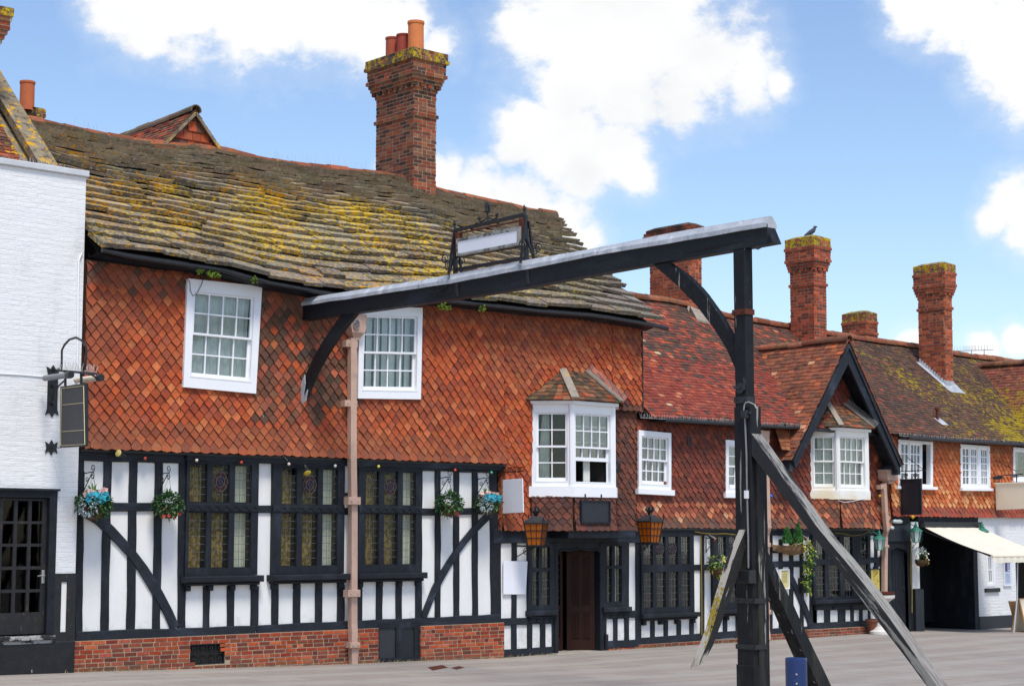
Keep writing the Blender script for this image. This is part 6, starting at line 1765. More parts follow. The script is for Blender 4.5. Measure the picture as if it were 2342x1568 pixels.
for x0, sg in ((585, -1), (915, 1)):
    tube(mb, [kf(745 + sg * 10, 400), kf(745 + sg * 60, 440 - sg * 8), kf(745 + sg * 110, 455 - sg * 22), kf(745 + sg * 150, 445 - sg * 28), kf(x0, 450 - (sg + 1) * 35)], .012, 5)
    tube(mb, [kf(x0, 455 - (sg + 1) * 35), kf(x0, 420 - (sg + 1) * 35), kf(x0 - 5, 375 - (sg + 1) * 35)], [.012, .035, .004], 6)
    tube(mb, [kf(x0, 450 - (sg + 1) * 35), kf(x0 - sg * 30, 520 - (sg + 1) * 25), kf(x0 - sg * 60 + sg * 10, 545 - (sg + 1) * 30)], .012, 5)
mb.build('cresting', M['iron'], Sf)
for bx, by, sg in ((1480, 1240, 1), (135, 1460, -1)):
    a, b = GPL.at(*KF(bx, by), 0)
    for c in (.0, .30, -.30):
        if c == 0: continue
        mb = MB(); obox(mb, GPL.T(a, b - .02, c * .45), GPL.T(a, b + .62, c * .1), .03, .03)
        tube(mb, scroll(GPL.T(a + sg * .06, b + .22, c * .55), gx, gzv, .085, 1.3, 18, 0), .010, 5)
        mb.build('stay', M['iron'], Sf)
    mb = MB(); obox(mb, GPL.T(a + sg * .16, b + .02, 0), GPL.T(a, b + .34, 0), .03, .03); tube(mb, scroll(GPL.T(a + sg * .17, b + .16, 0), gx, gzv, .08, 1.4, 18, 1.5), .010, 5); mb.build('stay', M['iron'], Sf)

# ---- blue bollard
bx, by, _ = G(1820.5, 1745, 0.)
dd_ = ray(1820.5, 1502); tb = (1.075 - CAMH) / dd_[2]; bx, by = dd_[0] * tb, dd_[1] * tb - CAMD
Bo = thing('bollard', 'blue cylindrical metal bollard standing in front of the gallows post', 'bollard', (bx, by, gz(bx)))
mb = MB(); lathe(mb, (bx, by, gz(bx) - .1), [(.101, 0), (.101, 1.155 - gz(bx)), (.098, 1.17 - gz(bx)), (.09, 1.172 - gz(bx)), (.088, 1.15 - gz(bx))], 32); mb.build('post', M['blue_paint'], Bo, smooth=False)
mb = MB(); vdir = Vector((-.70, -.71, 0)); vv = Vector((bx, by, 0)) + vdir * .103; sd_ = Vector((.71, -.70, 0))
zz0 = 1.075
obox(mb, vv + Vector((0, 0, zz0 - .34)) - sd_ * .01, vv + Vector((0, 0, zz0 - .13)) - sd_ * .01, .008, .006); 
for k in (.15, .235, .33): sphere(mb, vv + Vector((0, 0, zz0 - k)) - sd_ * .01, .011, 6, 5)
mb.build('locking_strip', M['steel'], Bo)

# ---- hanging pub sign on the white wall (projecting, seen from the left)
aP = F.at(*KP(150, 800), CW)[0]
PS = Pl(aP, 0, -90)
Ps = thing('projecting_sign', 'tall blank dark sign board with pale gold lines hung from the white brick wall', 'sign', PS.T(.55, PS.at(*KP(400, 1450))[1], 0))
bd = [PS.at(*KP(*p), .03) for p in ((245, 715), (540, 672), (540, 1442), (240, 1462))]
mb = MB(); poly(mb, PS, bd, -.04, .03, bev=.008); mb.build('board', M['iron'], Ps)
mb = MB(); poly(mb, PS, [PS.at(*KP(*p), .034) for p in ((258, 728), (530, 690), (530, 1436), (254, 1452))], .03, .034); mb.build('board_face', M['slate_board'], Ps)
mb = MB()
for (p0_, p1_) in (((262, 738), (536, 706)), ((278, 940), (536, 914)), ((272, 1266), (545, 1247)), ((250, 1438), (550, 1422)), ((262, 738), (254, 1440)), ((534, 706), (548, 1424))):
    A_, B_ = PS.at(*KP(*p0_), .036), PS.at(*KP(*p1_), .036); obox(mb, PS.T(*A_, .036), PS.T(*B_, .036), .006, .011, up=(-1, 0, 0))
mb.each('gold_line', M['gold'], Ps)
mb = MB()
pt = lambda x, y, c=0.: PS.T(*PS.at(*KP(x, y), c), c)
obox(mb, pt(120, 510), pt(690, 560), .03, .035)
obox(mb, pt(310, 520), pt(310, 705), .03, .03); obox(mb, pt(505, 540), pt(505, 680), .03, .03)
tube(mb, [pt(150, 900), pt(175, 810), pt(225, 710), pt(300, 640)], .014, 6)
mb.build('bracket', M['iron'], Ps)
mb = MB(); tube(mb, [pt(265, 505), pt(268, 270), pt(300, 205), pt(360, 140), pt(440, 115), pt(510, 150), pt(560, 215), pt(568, 250), pt(560, 440), pt(535, 520)], .018, 6); mb.build('hoop', M['iron'], Ps)
def crown_plate(x, y0, y1):
    m_ = MB(); a0_, b1_ = F.at(*KP(x - 72, y0), CW); a1_, b0_ = F.at(*KP(x + 72, y1), CW); w_ = (a1_ - a0_); am_ = (a0_ + a1_) / 2
    up = [(am_ - w_ * .5, b1_ - .0), (am_ - w_ * .2, b1_ - .035), (am_, b1_ + .03), (am_ + w_ * .2, b1_ - .035), (am_ + w_ * .5, b1_)]
    lo = [(am_ + w_ * .5, b0_), (am_ + w_ * .2, b0_ + .035), (am_, b0_ - .03), (am_ - w_ * .2, b0_ + .035), (am_ - w_ * .5, b0_)]
    poly(m_, F, up + [(am_ + w_ * .38, b1_ - .12), (am_ + w_ * .38, b0_ + .10)] + lo + [(am_ - w_ * .38, b0_ + .10), (am_ - w_ * .38, b1_ - .12)], CW - .02, CW + .02)
    for bb_ in (b1_ - .28, b0_ + .18):
        if b1_ - b0_ > .5: tube(m_, [F.T(am_, bb_, CW + .02), F.T(am_, bb_, CW + .09)], .035, 8)
    m_.build('wall_plate', M['iron'], Ps)
crown_plate(150, 470, 1070); crown_plate(135, 1390, 1535)
mb = MB(); obox(mb, PS.T(*PS.at(*KP(100, 1465), 0.), 0.), pt(260, 1462), .012, .012); mb.build('stay', M['iron'], Ps)
for (x0, y0, x1, y1, c, m_) in ((60, 612, 362, 572, .22, 'conduit'), (440, 640, 735, 605, -.22, 'cream_board')):
    mb = MB(); A_, B_ = pt(x0, y0, c), pt(x1, y1, c); tube(mb, [A_, B_], .045, 10); tl_ = mb.build('tube_lamp', M[m_], Ps)
    mb = MB(); tube(mb, [lerp3(A_, B_, .93), lerp3(A_, B_, 1.06)], .054, 10); mb.build('end_cap', M['iron'], tl_)
    mb = MB(); obox(mb, lerp3(A_, B_, .9), pt(560 if c < 0 else 320, 540, 0.), .02, .02); mb.build('lamp_arm', M['iron'], tl_)
mb = MB(); tube(mb, [pt(200, 505), pt(690, 548)], .005, 4)
for k in range(60):
    t = k / 59.; p = lerp3(pt(200, 505), pt(690, 548), t); tube(mb, [p, (p[0] + rnd.uniform(-.04, .04), p[1] + rnd.uniform(-.03, .03), p[2] + rnd.uniform(.08, .14))], .0025, 3, cap=False)
mb.build('bird_spikes', M['spike'], Ps, fix=False)
mb = MB(); tube(mb, [pt(268, 270), pt(300, 205), pt(360, 140), pt(440, 115), pt(510, 150)], .005, 4)
for k in range(22):
    t = k / 21.; q0 = [pt(268, 270), pt(300, 205), pt(360, 140), pt(440, 115), pt(510, 150)]; p = resample(q0, 22)[k]; tube(mb, [p, (p[0] + rnd.uniform(-.04, .04), p[1] + .06, p[2] + rnd.uniform(.06, .10))], .002, 3, cap=False)
mb.build('bird_spikes', M['spike'], Ps, fix=False)

# ---- downpipes
def pipe_thing(label, segs, w, c, hopper=None, brackets=(), elbow=None, lab_loc=None, round_=False, m='pipe'):
    a, b = F.at(*segs[-1][:2], c)
    D_ = thing('downpipe', label, 'downpipe', F.T(a, min(b, gz(a)), c), 'cast-iron downpipes on the inn fronts')
    mb = MB(); P = [F.T(*F.at(*s[:2], s[2] if len(s) > 2 else c), s[2] if len(s) > 2 else c) for s in segs]
    if round_: tube(mb, P, w / 2, 12)
    else:
        for p, q in zip(P, P[1:]): obox(mb, Vector(p) + (Vector(p) - Vector(q)).normalized() * .012, q, w, w * .85, up=(0, 1, .001))
    mb.build('pipe', M[m], D_)
    if hopper:
        mb = MB(); (x, y0, y1, w0_, w1_, d_) = hopper
        a, z1 = F.at(x, y0, c); z0 = F.at(x, y1, c)[1]; h = z1 - z0
        prof = [(w0_, z1), (w0_, z1 - h * .22), (w0_ * .93, z1 - h * .26), (w0_ * .93, z1 - h * .55), (w0_ * .8, z1 - h * .72), (w1_, z1 - h * .9), (w1_, z0)]
        vs = []
        for ww, z_ in prof:
            for sx_, sy_ in ((-1, -1), (1, -1), (1, 1), (-1, 1)): vs.append(F.T(a + sx_ * ww / 2, z_, c + sy_ * min(ww, d_) / 2 * .9))
        fs = [(i * 4 + k, i * 4 + (k + 1) % 4, i * 4 + 4 + (k + 1) % 4, i * 4 + 4 + k) for i in range(len(prof) - 1) for k in range(4)] + [(0, 1, 2, 3)]
        mb.add(vs, fs); hp = mb.build('hopper', M[m], D_)
    for (x, y, bw, bh) in brackets:
        mb = MB(); a, z_ = F.at(x, y, c)
        rect(mb, F, a - bw / 2, a + bw / 2, z_ - bh / 2, z_ + bh / 2, c - .08, c + w * .43 + .012, bev=.008)
        for sx_ in (-.28, .28): sphere(mb, F.T(a + sx_ * bw, z_, c + w * .43 + .014), .016, 6, 5)
        mb.build('pipe_bracket', M[m], D_)
    if elbow:
        mb = MB(); tube(mb, [F.T(*F.at(*p, e), e) for *p, e in elbow], w * .55, 10); mb.build('shoe', M[m], D_)
    return D_
dp = pipe_thing('tall pink square downpipe with ornamental hopper between the two white sash windows', [(805.5, 775, .22), (805, 1050, .22), (807, 1170, .14), (806.5, 1425, .14), (807, 1445, .16), (808, 1520, .16)], .125, .2,
           hopper=(811, 719, 778, .34, .15, .28), brackets=[KW(1312, 662) + (.25, .12), KW(1305, 1112) + (.27, .11), KW(1305, 520)[:0] or (806.5, 1145, .26, .13), (805.5, 1356, .26, .12), (808, 1474, .21, .09)])
mb = MB(); a, b = F.at(*KW(1365, 515), .36)
R_ = [F.T(a + .06 * math.cos(t), b + .08 * math.sin(t), .345) for t in [k * math.pi / 8 for k in range(17)]]; tube(mb, R_, .012, 5)
tube(mb, [F.T(a - .05, b + .02, .345), F.T(a, b + .05, .345), F.T(a + .04, b, .345), F.T(a - .01, b - .03, .345), F.T(a, b + .02, .345)], .012, 5); mb.build('rose_motif', M['conduit'], dp)
pipe_thing('pink downpipe partly hidden behind the gallows post and its long strut', [(1738, 985, .2), (1752, 1085, .18), KC(1240, 150) + (.18,), KC(1245, 205) + (.18,), KC(1228, 262) + (.09,), KC(1230, 1080) + (.09,)], .11, .15,
           brackets=[KC(1228, 350) + (.19, .09), KC(1232, 930) + (.19, .10)], elbow=[(*KC(1232, 1070), .09), (*KC(1240, 1110), .11), (*KC(1242, 1150), .16), (*KC(1240, 1178), .20)], hopper=(1745, 985, 1030, .22, .13, .2))
pipe_thing('pink downpipe with a wide moulded hopper at the foot of the black gable', [KR(655, 655) + (.22,), KR(668, 880) + (.22,), KR(680, 1015) + (.2,), KR(665, 1060) + (.1,), KR(662, 1540) + (.1,)], .11, .2,
           hopper=(KR(688, 600)[0], KR(688, 545)[1], KR(688, 655)[1], .42, .17, .3), brackets=[KR(645, 680) + (.22, .10), KR(668, 1145) + (.15, .07)])

# ---- plants: leaves as many small faces
GRN = [(.035, .10, .022), (.05, .13, .03), (.07, .16, .04), (.025, .075, .025), (.09, .18, .05)]
DGR = [(.02, .075, .04), (.03, .10, .05), (.025, .085, .03), (.05, .12, .05)]
SIL = [(.42, .50, .50), (.32, .42, .43), (.50, .56, .55)]
TEA = [(.02, .28, .36), (.03, .36, .46), (.015, .20, .28)]
PNK = [(.58, .34, .30), (.52, .28, .26), (.60, .44, .34)]
RED = [(.42, .04, .03), (.50, .08, .06)]
YEL = [(.35, .40, .03), (.45, .42, .06), (.28, .36, .04)]
def leaf(mb, o, d, L, w, col, droop=.3):
    o, d = Vector(o), Vector(d).normalized()
    s = d.cross(Vector((rnd.uniform(-.4, .4), rnd.uniform(-.4, .4), 1))).normalized() * w / 2
    m = o + d * L * .5 + Vector((0, 0, L * .08)); e = o + d * L - Vector((0, 0, L * droop))
    mb.add([o, m + s, e, m - s], [(0, 1, 2, 3)], jit(col, .22))
def blob(mb, o, r, n, pal, L=.07, w=.045, sz=1., below=True, inner=.55):
    for _ in range(n):
        v = Vector((rnd.gauss(0, 1), rnd.gauss(0, 1), rnd.gauss(0, 1))).normalized()
        if not below and v.z < -.1: v.z = abs(v.z)
        p = Vector(o) + Vector((v.x * r, v.y * r, v.z * r * sz)) * rnd.uniform(inner, 1.)
        leaf(mb, p, v + Vector((rnd.uniform(-.6, .6), rnd.uniform(-.6, .6), rnd.uniform(-.5, .4))), L * rnd.uniform(.6, 1.3), w * rnd.uniform(.7, 1.2), rnd.choice(pal))
def blossom(mb, o, r, pal):
    col = rnd.choice(pal); n = Vector((rnd.uniform(-.8, 0), -1, rnd.uniform(-.1, .9))).normalized()
    u = n.cross(Vector((0, 0, 1))).normalized(); v = n.cross(u)
    for k in range(5):
        t = k * 2 * math.pi / 5 + rnd.uniform(-.2, .2); d = u * math.cos(t) + v * math.sin(t); e = u * math.cos(t + .6) + v * math.sin(t + .6); f_ = u * math.cos(t - .6) + v * math.sin(t - .6)
        o_ = Vector(o); mb.add([o_, o_ + f_ * r * .8 + n * r * .15, o_ + d * r + n * r * .25, o_ + e * r * .8 + n * r * .15], [(0, 1, 2, 3)], jit(col, .18))
def basket(label, px, py, c, r, kind, topz, cat='hanging basket', group='hanging baskets on the inn fronts'):
    a, b = F.at(px, py, c); o = Vector(F.T(a, b, c))
    B_ = thing('hanging_basket', label, cat, tuple(o - Vector((0, 0, r))), group)
    mb = MB(); lathe(mb, o - Vector((0, 0, r * .95)), [(r * .15, 0), (r * .45, r * .12), (r * .66, r * .4), (r * .72, r * .72), (r * .74, r * .78)], 14); mb.build('basket', M['wicker'], B_)
    mb = MB()
    top = Vector((o.x, o.y, topz))
    for k in range(3):
        t = k * 2.1 + .5; tube(mb, [top, o + Vector((r * .7 * math.cos(t), r * .7 * math.sin(t), -r * .2))], .003, 4)
    mb.build('chain', M['iron'], B_)
    mb = MB(); fl = MB()
    if kind == 'teal':
        blob(mb, o, r * .95, 620, DGR + GRN, r * .24, r * .19, .72); blob(mb, o + Vector((r * .25, 0, -.1 * r)), r * .9, 220, GRN, r * .22, r * .17, .8)
        for k in range(16): leaf(mb, o + Vector((0, 0, r * .3)), (rnd.uniform(-1, 1), rnd.uniform(-.8, .6), rnd.uniform(.5, 1.6)), r * rnd.uniform(.8, 1.3), r * .10, (.10, .22, .04), .25)
        si = MB(); blob(si, o + Vector((-r * .52, -r * .5, -r * .15)), r * .55, 260, SIL, r * .19, r * .11, 1.15)
        blob(si, o + Vector((r * .85, -r * .1, -r * .1)), r * .22, 30, SIL, r * .22, r * .1, 1.2); si.build('silver_leaves', M['leaf'], B_, fix=False)
        for k in range(30): blossom(fl, o + Vector((rnd.uniform(-.7, .55) * r, -rnd.uniform(.35, .85) * r, rnd.uniform(.12, .5) * r)), r * .2, TEA)
        for k in range(16): blossom(fl, o + Vector((rnd.choice((rnd.uniform(-.7, -.1), rnd.uniform(.3, .8))) * r, -rnd.uniform(.0, .5) * r, rnd.uniform(.45, .75) * r)), r * .17, PNK)
    elif kind == 'ivy':
        blob(mb, o, r, 760, DGR + GRN, r * .23, r * .19, .78); blob(mb, o + Vector((0, 0, -r * .2)), r * .98, 120, [(.16, .24, .10), (.12, .20, .08)], r * .25, r * .16, .8)
        for k in range(26): leaf(mb, o + Vector((0, 0, r * .35)), (rnd.uniform(-.7, .7), rnd.uniform(-.6, .6), rnd.uniform(.8, 1.8)), r * rnd.uniform(.6, 1.0), r * .07, (.05, .15, .03), .15)
        for k in range(5): blossom(fl, o + Vector((rnd.uniform(-.8, .8) * r, -r * .7, -rnd.uniform(.6, .9) * r)), r * .13, RED)
    elif kind == 'yellow':
        blob(mb, o + Vector((-.1 * r, 0, r * .25)), r * .75, 180, YEL + GRN, r * .3, r * .2, 1.1); blob(mb, o + Vector((0, -r * .3, -r * .6)), r * .3, 60, YEL, r * .25, r * .16, 1.6)
        si = MB(); blob(si, o + Vector((r * .8, 0, r * .35)), r * .5, 90, SIL, r * .25, r * .1, 1.); si.build('silver_leaves', M['leaf'], B_, fix=False)
        for k in range(40): leaf(mb, o + Vector((-r * .7, 0, r * .1)), (rnd.uniform(-1, .3), rnd.uniform(-.5, .5), rnd.uniform(.3, 1.4)), r * rnd.uniform(.5, .9), r * .06, (.10, .12, .09), .1)
        for k in range(4): blossom(fl, o + Vector((rnd.uniform(-.3, .3) * r, -r * .6, rnd.uniform(.3, .8) * r)), r * .13, [(.65, .60, .10)])
    else:
        si = MB(); blob(si, o + Vector((-.2 * r, 0, r * .55)), r * .75, 130, SIL, r * .4, r * .10, .9, below=False); si.build('silver_leaves', M['leaf'], B_, fix=False)
        blob(mb, o + Vector((-.5 * r, -.3 * r, r * .1)), r * .5, 50, GRN, r * .3, r * .16, 1.)
        for k in range(3):
            pth = [o + Vector((r * .3, 0, r * .3)) + Vector((r * (.5 + .28 * k) * j / 5., -.1 * r, r * (.5 * math.sin(j * .7) - .12 * j * (k + .4) * .6))) for j in range(6)]
            tube(mb, pth, .004, 4, (.10, .07, .03))
            for p in pth[1:]:
                for _ in range(5): leaf(mb, p, (rnd.uniform(-1, 1), rnd.uniform(-1, 1), rnd.uniform(-.6, .8)), r * .3, r * .2, rnd.choice([(.35, .14, .03), (.30, .30, .04), (.40, .22, .05), (.14, .24, .04)]))
        for k in range(4): blossom(fl, o + Vector((rnd.uniform(.6, 1.4) * r, -r * .3, rnd.uniform(-.2, .6) * r)), r * .12, [(.7, .7, .62)])
    mb.build('foliage', M['leaf'], B_, fix=False)
    if fl.v: fl.build('flowers', M['leaf'], B_, fix=False)
    return B_
def bracket(label, a, z, L):
    o = (a, 0, z)
    B_ = MB(); q = lambda c, dz: F.T(a, z + dz, c)
    tube(B_, [q(.03, 0), q(L, .02)], .009, 5); tube(B_, [q(.03, -.27), q(L * .93, .0)], .008, 5); tube(B_, [q(.03, .03), q(.03, -.30)], .011, 5)
    up, hx = (0, 0, 1), (0, -1, 0)
    tube(B_, scroll(q(L + .0, .075), hx, up, .065, 1.2, 18, -1.57), .007, 5); tube(B_, scroll(q(L + .0, -.045), hx, up, .055, 1.2, 18, 1.57, -1), .007, 5)
    tube(B_, scroll(q(L * .42, -.10), hx, up, .05, 1.2, 16, -.8), .006, 5)
    ob = B_.build('basket_bracket', M['iron']); return tag(ob, label, 'bracket', 'scrolled basket brackets on the timber studs')
BK = [('teal', 212, 1150, .27, 'hanging basket of teal flowers and silver leaves at the corner by the glazed door', 'scrolled iron bracket holding the basket beside the white brick wall', 1081),
      ('ivy', 385, 1152, .24, 'leafy green hanging basket left of the leftmost leaded window', 'scrolled iron bracket holding the plain green basket by the leftmost leaded window', 1083),
      ('ivy', 1027.5, 1150, .25, 'bushy green hanging basket with red flowers under its leaves', 'scrolled iron bracket holding the green basket with red flowers', 1092),
      ('teal', 1114.6, 1148, .24, 'hanging basket of bright blue flowers beside the upper blank white sign', 'scrolled iron bracket holding the basket next to the blank white sign', 1094)]
for kind, px, py, r, lb, lb2, yb_ in BK:
    a, b = F.at(px, yb_, .30); basket(lb, px, py, .30, r, kind, b - .05); bracket(lb2, a, b, .30)
a, b = F.at(1639, 1235, .32); basket('hanging basket of yellow-green plants behind the broken lichened strut', 1641, 1293, .32, .24, 'yellow', b); bracket('scrolled iron bracket holding the yellow-green basket near the gallows post', a, b + .04, .32)
a, b = F.at(2106.4, 1232, .30); basket('coir hanging basket with silver plant and russet trails by the dark carriage entrance', 2106.4, 1276, .30, .20, 'russet', b); bracket('iron bracket holding the basket at the carriage entrance', a, b + .03, .30)
# wall trough with two small conifers
c_ = .2; a0_, b0_ = F.at(*KC(1322, 400), c_); a1_, b1_ = F.at(*KC(1598, 385), c_); zt_ = F.at(*KC(1460, 352), c_)[1]; zb2 = F.at(*KC(1460, 438), c_)[1]
Tr = thing('wall_trough', 'coir-lined wall trough with two small bright green conifers', 'planter', F.T((a0_ + a1_) / 2, zb2, c_))
mb = MB(); n = 14; vs = []; fs = []
for i in range(n + 1):
    a = a0_ + (a1_ - a0_) * i / n; k = math.sin(math.pi * (.08 + .84 * i / n)) ** .5
    for t in range(7):
        an = math.pi * (.5 + t / 6.); vs.append(F.T(a, zt_ + (zb2 - zt_) * k * abs(math.cos(an - math.pi)) ** .8 * (1 if t else 0) + rnd.uniform(-.012, .012), c_ - .15 + .30 * k * (t / 6.) + rnd.uniform(-.012, .012)))
for i in range(n):
    for t in range(6): fs.append((i * 7 + t, i * 7 + t + 1, i * 7 + 8 + t, i * 7 + 7 + t))
mb.add(vs, fs); mb.build('liner', M['coir'], Tr, fix=False)
for x, y0, y1 in ((1410, 345, 202), (1507, 345, 168)):
    mb = MB(); a, zb3 = F.at(*KC(x, y0), c_); ztp = F.at(*KC(x, y1), c_)[1]; h = ztp - zb3
    for k in range(420):
        t = rnd.random() ** 1.3; rr_ = .125 * (1 - t) ** .8 * (1 if t > .1 else .8); an = rnd.uniform(0, 6.28)
        o = Vector(F.T(a, zb3 + h * t * .92, c_)) + Vector((math.cos(an), math.sin(an), 0)) * rr_ * rnd.uniform(.5, 1)
        leaf(mb, o, (math.cos(an) * .5, math.sin(an) * .5, 1.3), .07, .022, rnd.choice([(.04, .17, .03), (.06, .22, .04), (.03, .12, .02)]), -.1)
    mb.build('conifer', M['leaf'], Tr, fix=False)
mb = MB(); o = Vector(F.T(a0_ + (a1_ - a0_) * .75, zt_ + .02, c_ + .05)); blob(mb, o, .2, 150, YEL + [(.5, .5, .22)], .07, .045, .55); mb.build('trough_plants', M['leaf'], Tr, fix=False); mb = MB()
a, b = F.at(*KC(1612, 365), .2)
for j in range(14):
    o = Vector(F.T(a + .04 * math.sin(j) - .012 * j, b - .07 * j, .2)); blob(mb, o, .10, 24, YEL + GRN, .08, .05, inner=.1)
mb.build('trailing_plants', M['leaf'], Tr, fix=False)

# ---- amber lanterns over the entrance
def amber_lantern(label, px, py, c, rot, arm):
    a, zt = F.at(px, py, c); o = Vector(F.T(a, zt, c))
    L_ = thing('wall_lantern', label, 'lantern', tuple(o - Vector((0, 0, .44))), 'amber lanterns either side of the inn entrance')
    R2 = lambda x, y: (x * math.cos(rot) - y * math.sin(rot), x * math.sin(rot) + y * math.cos(rot))
    hw_, hb = .18, .125; H_ = .43
    def sq(h, z): return [o + Vector((*R2(x * h, y * h), z)) for x, y in ((-1, -1), (1, -1), (1, 1), (-1, 1))]
    mb = MB(); T_, B_ = sq(hw_ * .96, -.02), sq(hb * .96, -H_)
    for i in range(4):
        j = (i + 1) % 4; mb.add([T_[i], T_[j], B_[j], B_[i]], [(0, 1, 2, 3)])
    mb.build('amber_glass', M['amber'], L_, fix=False)
    mb = MB(); T_, B_ = sq(hw_, -.02), sq(hb, -H_)
    for i in range(4):
        j = (i + 1) % 4; tube(mb, [T_[i], B_[i]], .012, 5)
        for t in (.0, .33, .66, 1.): tube(mb, [T_[i].lerp(B_[i], t), T_[j].lerp(B_[j], t)], .009 if 0 < t < 1 else .014, 5)
        for t in (.33, .66): tube(mb, [T_[i].lerp(T_[j], t), B_[i].lerp(B_[j], t)], .006, 5)
        tube(mb, [T_[i] + Vector((0, 0, 0)), T_[i] + Vector((T_[i] - o).to_2d().normalized().to_3d()) * .03 + Vector((0, 0, .11)), T_[i] + Vector((0, 0, .16))], .012, 5)
        for k in range(1, 7): p = T_[i].lerp(T_[j], k / 7.); tube(mb, [p, p + Vector((0, 0, .055))], [.008, .003], 4)
        for k in range(7): p = B_[i].lerp(B_[j], k / 7.); tube(mb, [p, p - Vector((0, 0, .05))], [.007, .003], 4)
    mb.build('cage', M['lamp_body'], L_)
    mb = MB(); q0 = sq(hw_ * 1.08, -.02) + sq(hw_ * 1.08, .0) + sq(.09, .09) + sq(.075, .11)
    mb.add(q0, [(0, 1, 2, 3)] + [(r * 4 + i, r * 4 + (i + 1) % 4, r * 4 + 4 + (i + 1) % 4, r * 4 + 4 + i) for r in range(3) for i in range(4)] + [(12, 13, 14, 15)])
    rf_ = mb.build('lantern_roof', M['lantern_top'], L_)
    mb = MB(); lathe(mb, o + Vector((0, 0, .11)), [(.02, 0), (.045, .03), (.05, .05), (.02, .07)], 10)
    for k in range(6):
        t = k * math.pi / 3; d = Vector((math.cos(t), math.sin(t), 0)); p = o + Vector((0, 0, .17))
        tube(mb, [p + d * .03, p + d * .08 + Vector((0, 0, .04)), p + d * .055 + Vector((0, 0, .10))], [.016, .02, .004], 5)
    tube(mb, [o + Vector((0, 0, .17)), o + Vector((0, 0, .24)), o + Vector((0, 0, .30))], [.02, .014, .004], 6); mb.build('crown_finial', M['lamp_body'], L_)
    mb = MB(); w_ = Vector(arm); e = o + Vector((0, 0, -H_ - .02))
    tube(mb, [w_, e], .014, 6); tube(mb, [w_ + Vector((0, 0, -.20)), w_.lerp(e, .5) + Vector((0, -.02, -.08)), e], .010, 6)
    hd = (e - w_); hd.z = 0; hd.normalize()
    tube(mb, scroll(tuple(w_.lerp(e, .45) + Vector((0, 0, -.10))), tuple(hd), (0, 0, 1), .07, 1.5, 20, 0), .009, 5); tube(mb, scroll(tuple(w_.lerp(e, .75) + Vector((0, 0, -.05))), tuple(hd), (0, 0, 1), .045, 1.5, 20, 0), .008, 5)
    mb.build('scroll_bracket', M['iron'], L_)
a, z_ = F.at(*KD(330, 440), .05)
amber_lantern('amber lantern with crown finial left of the inn door, below the blank sign', *KA(560, 500), .52, math.radians(32), F.T(a, z_, .05))
a, z_ = F.at(*KM(130, 1250), .05)
amber_lantern('amber lantern right of the inn door, in front of the leaded window', *KM(203, 1068), .55, math.radians(3), F.T(a - .05, z_ - .0, .05))
# green lanterns
def green_lantern(label, px, ptop, pbot, c, arm_dx):
    a, zt = F.at(px, ptop, c); zb3 = F.at(px, pbot, c)[1]; o = Vector(F.T(a, zb3, c)); H_ = zt - zb3
    L_ = thing('wall_lantern', label, 'lantern', tuple(o), 'green lanterns by the carriage entrance')
    hx = lambda r, z: [o + Vector((r * math.cos(k * math.pi / 3 + .3), r * math.sin(k * math.pi / 3 + .3), z)) for k in range(6)]
    R_ = .135 * H_ / .48
    mb = MB(); mb.add(hx(R_ * .55, H_ * .02) + hx(R_ * .93, H_ * .5), [(i, (i + 1) % 6, 6 + (i + 1) % 6, 6 + i) for i in range(6)]); mb.build('glass_panes', M['frost'], L_, fix=False)
    mb = MB(); B_, T_ = hx(R_ * .57, 0), hx(R_, H_ * .5)
    for i in range(6): tube(mb, [B_[i], T_[i]], .010, 4); tube(mb, [B_[i], B_[(i + 1) % 6]], .010, 4); tube(mb, [T_[i], T_[(i + 1) % 6]], .013, 4)
    mb.build('cage', M['green_metal'], L_)
    mb = MB(); lathe(mb, o + Vector((0, 0, H_ * .5)), [(R_ * 1.15, 0), (R_ * 1.1, H_ * .03), (R_ * .5, H_ * .17), (R_ * .36, H_ * .2), (R_ * .42, H_ * .23), (R_ * .2, H_ * .27), (R_ * .28, H_ * .33), (R_ * .12, H_ * .38), (R_ * .05, H_ * .5)], 12); mb.build('lantern_roof', M['green_metal'], L_)
    mb = MB(); e = o + Vector((0, 0, H_ * .72)); w_ = Vector((o.x + arm_dx, 0, e.z + .02)); tube(mb, [w_, (w_ + e) / 2 + Vector((0, 0, .06)), e], .012, 6); tube(mb, [w_ - Vector((0, 0, .15)), e], .009, 6); mb.build('wall_arm', M['green_metal'], L_)
green_lantern('green lantern left of the black arched door, beside the pink downpipe', *(KX(82, 0)[0],), KX(0, 285)[1], KX(0, 527)[1], .30, -.05)
green_lantern('green lantern on the white post between black door and carriage entrance', *(KX(503, 0)[0],), KX(0, 190)[1], KX(0, 435)[1], .30, -.02)
green_lantern('green lantern mostly hidden behind the cream awning', *(KX(1268, 0)[0],), KX(0, 195)[1], KX(0, 440)[1], .30, .0)

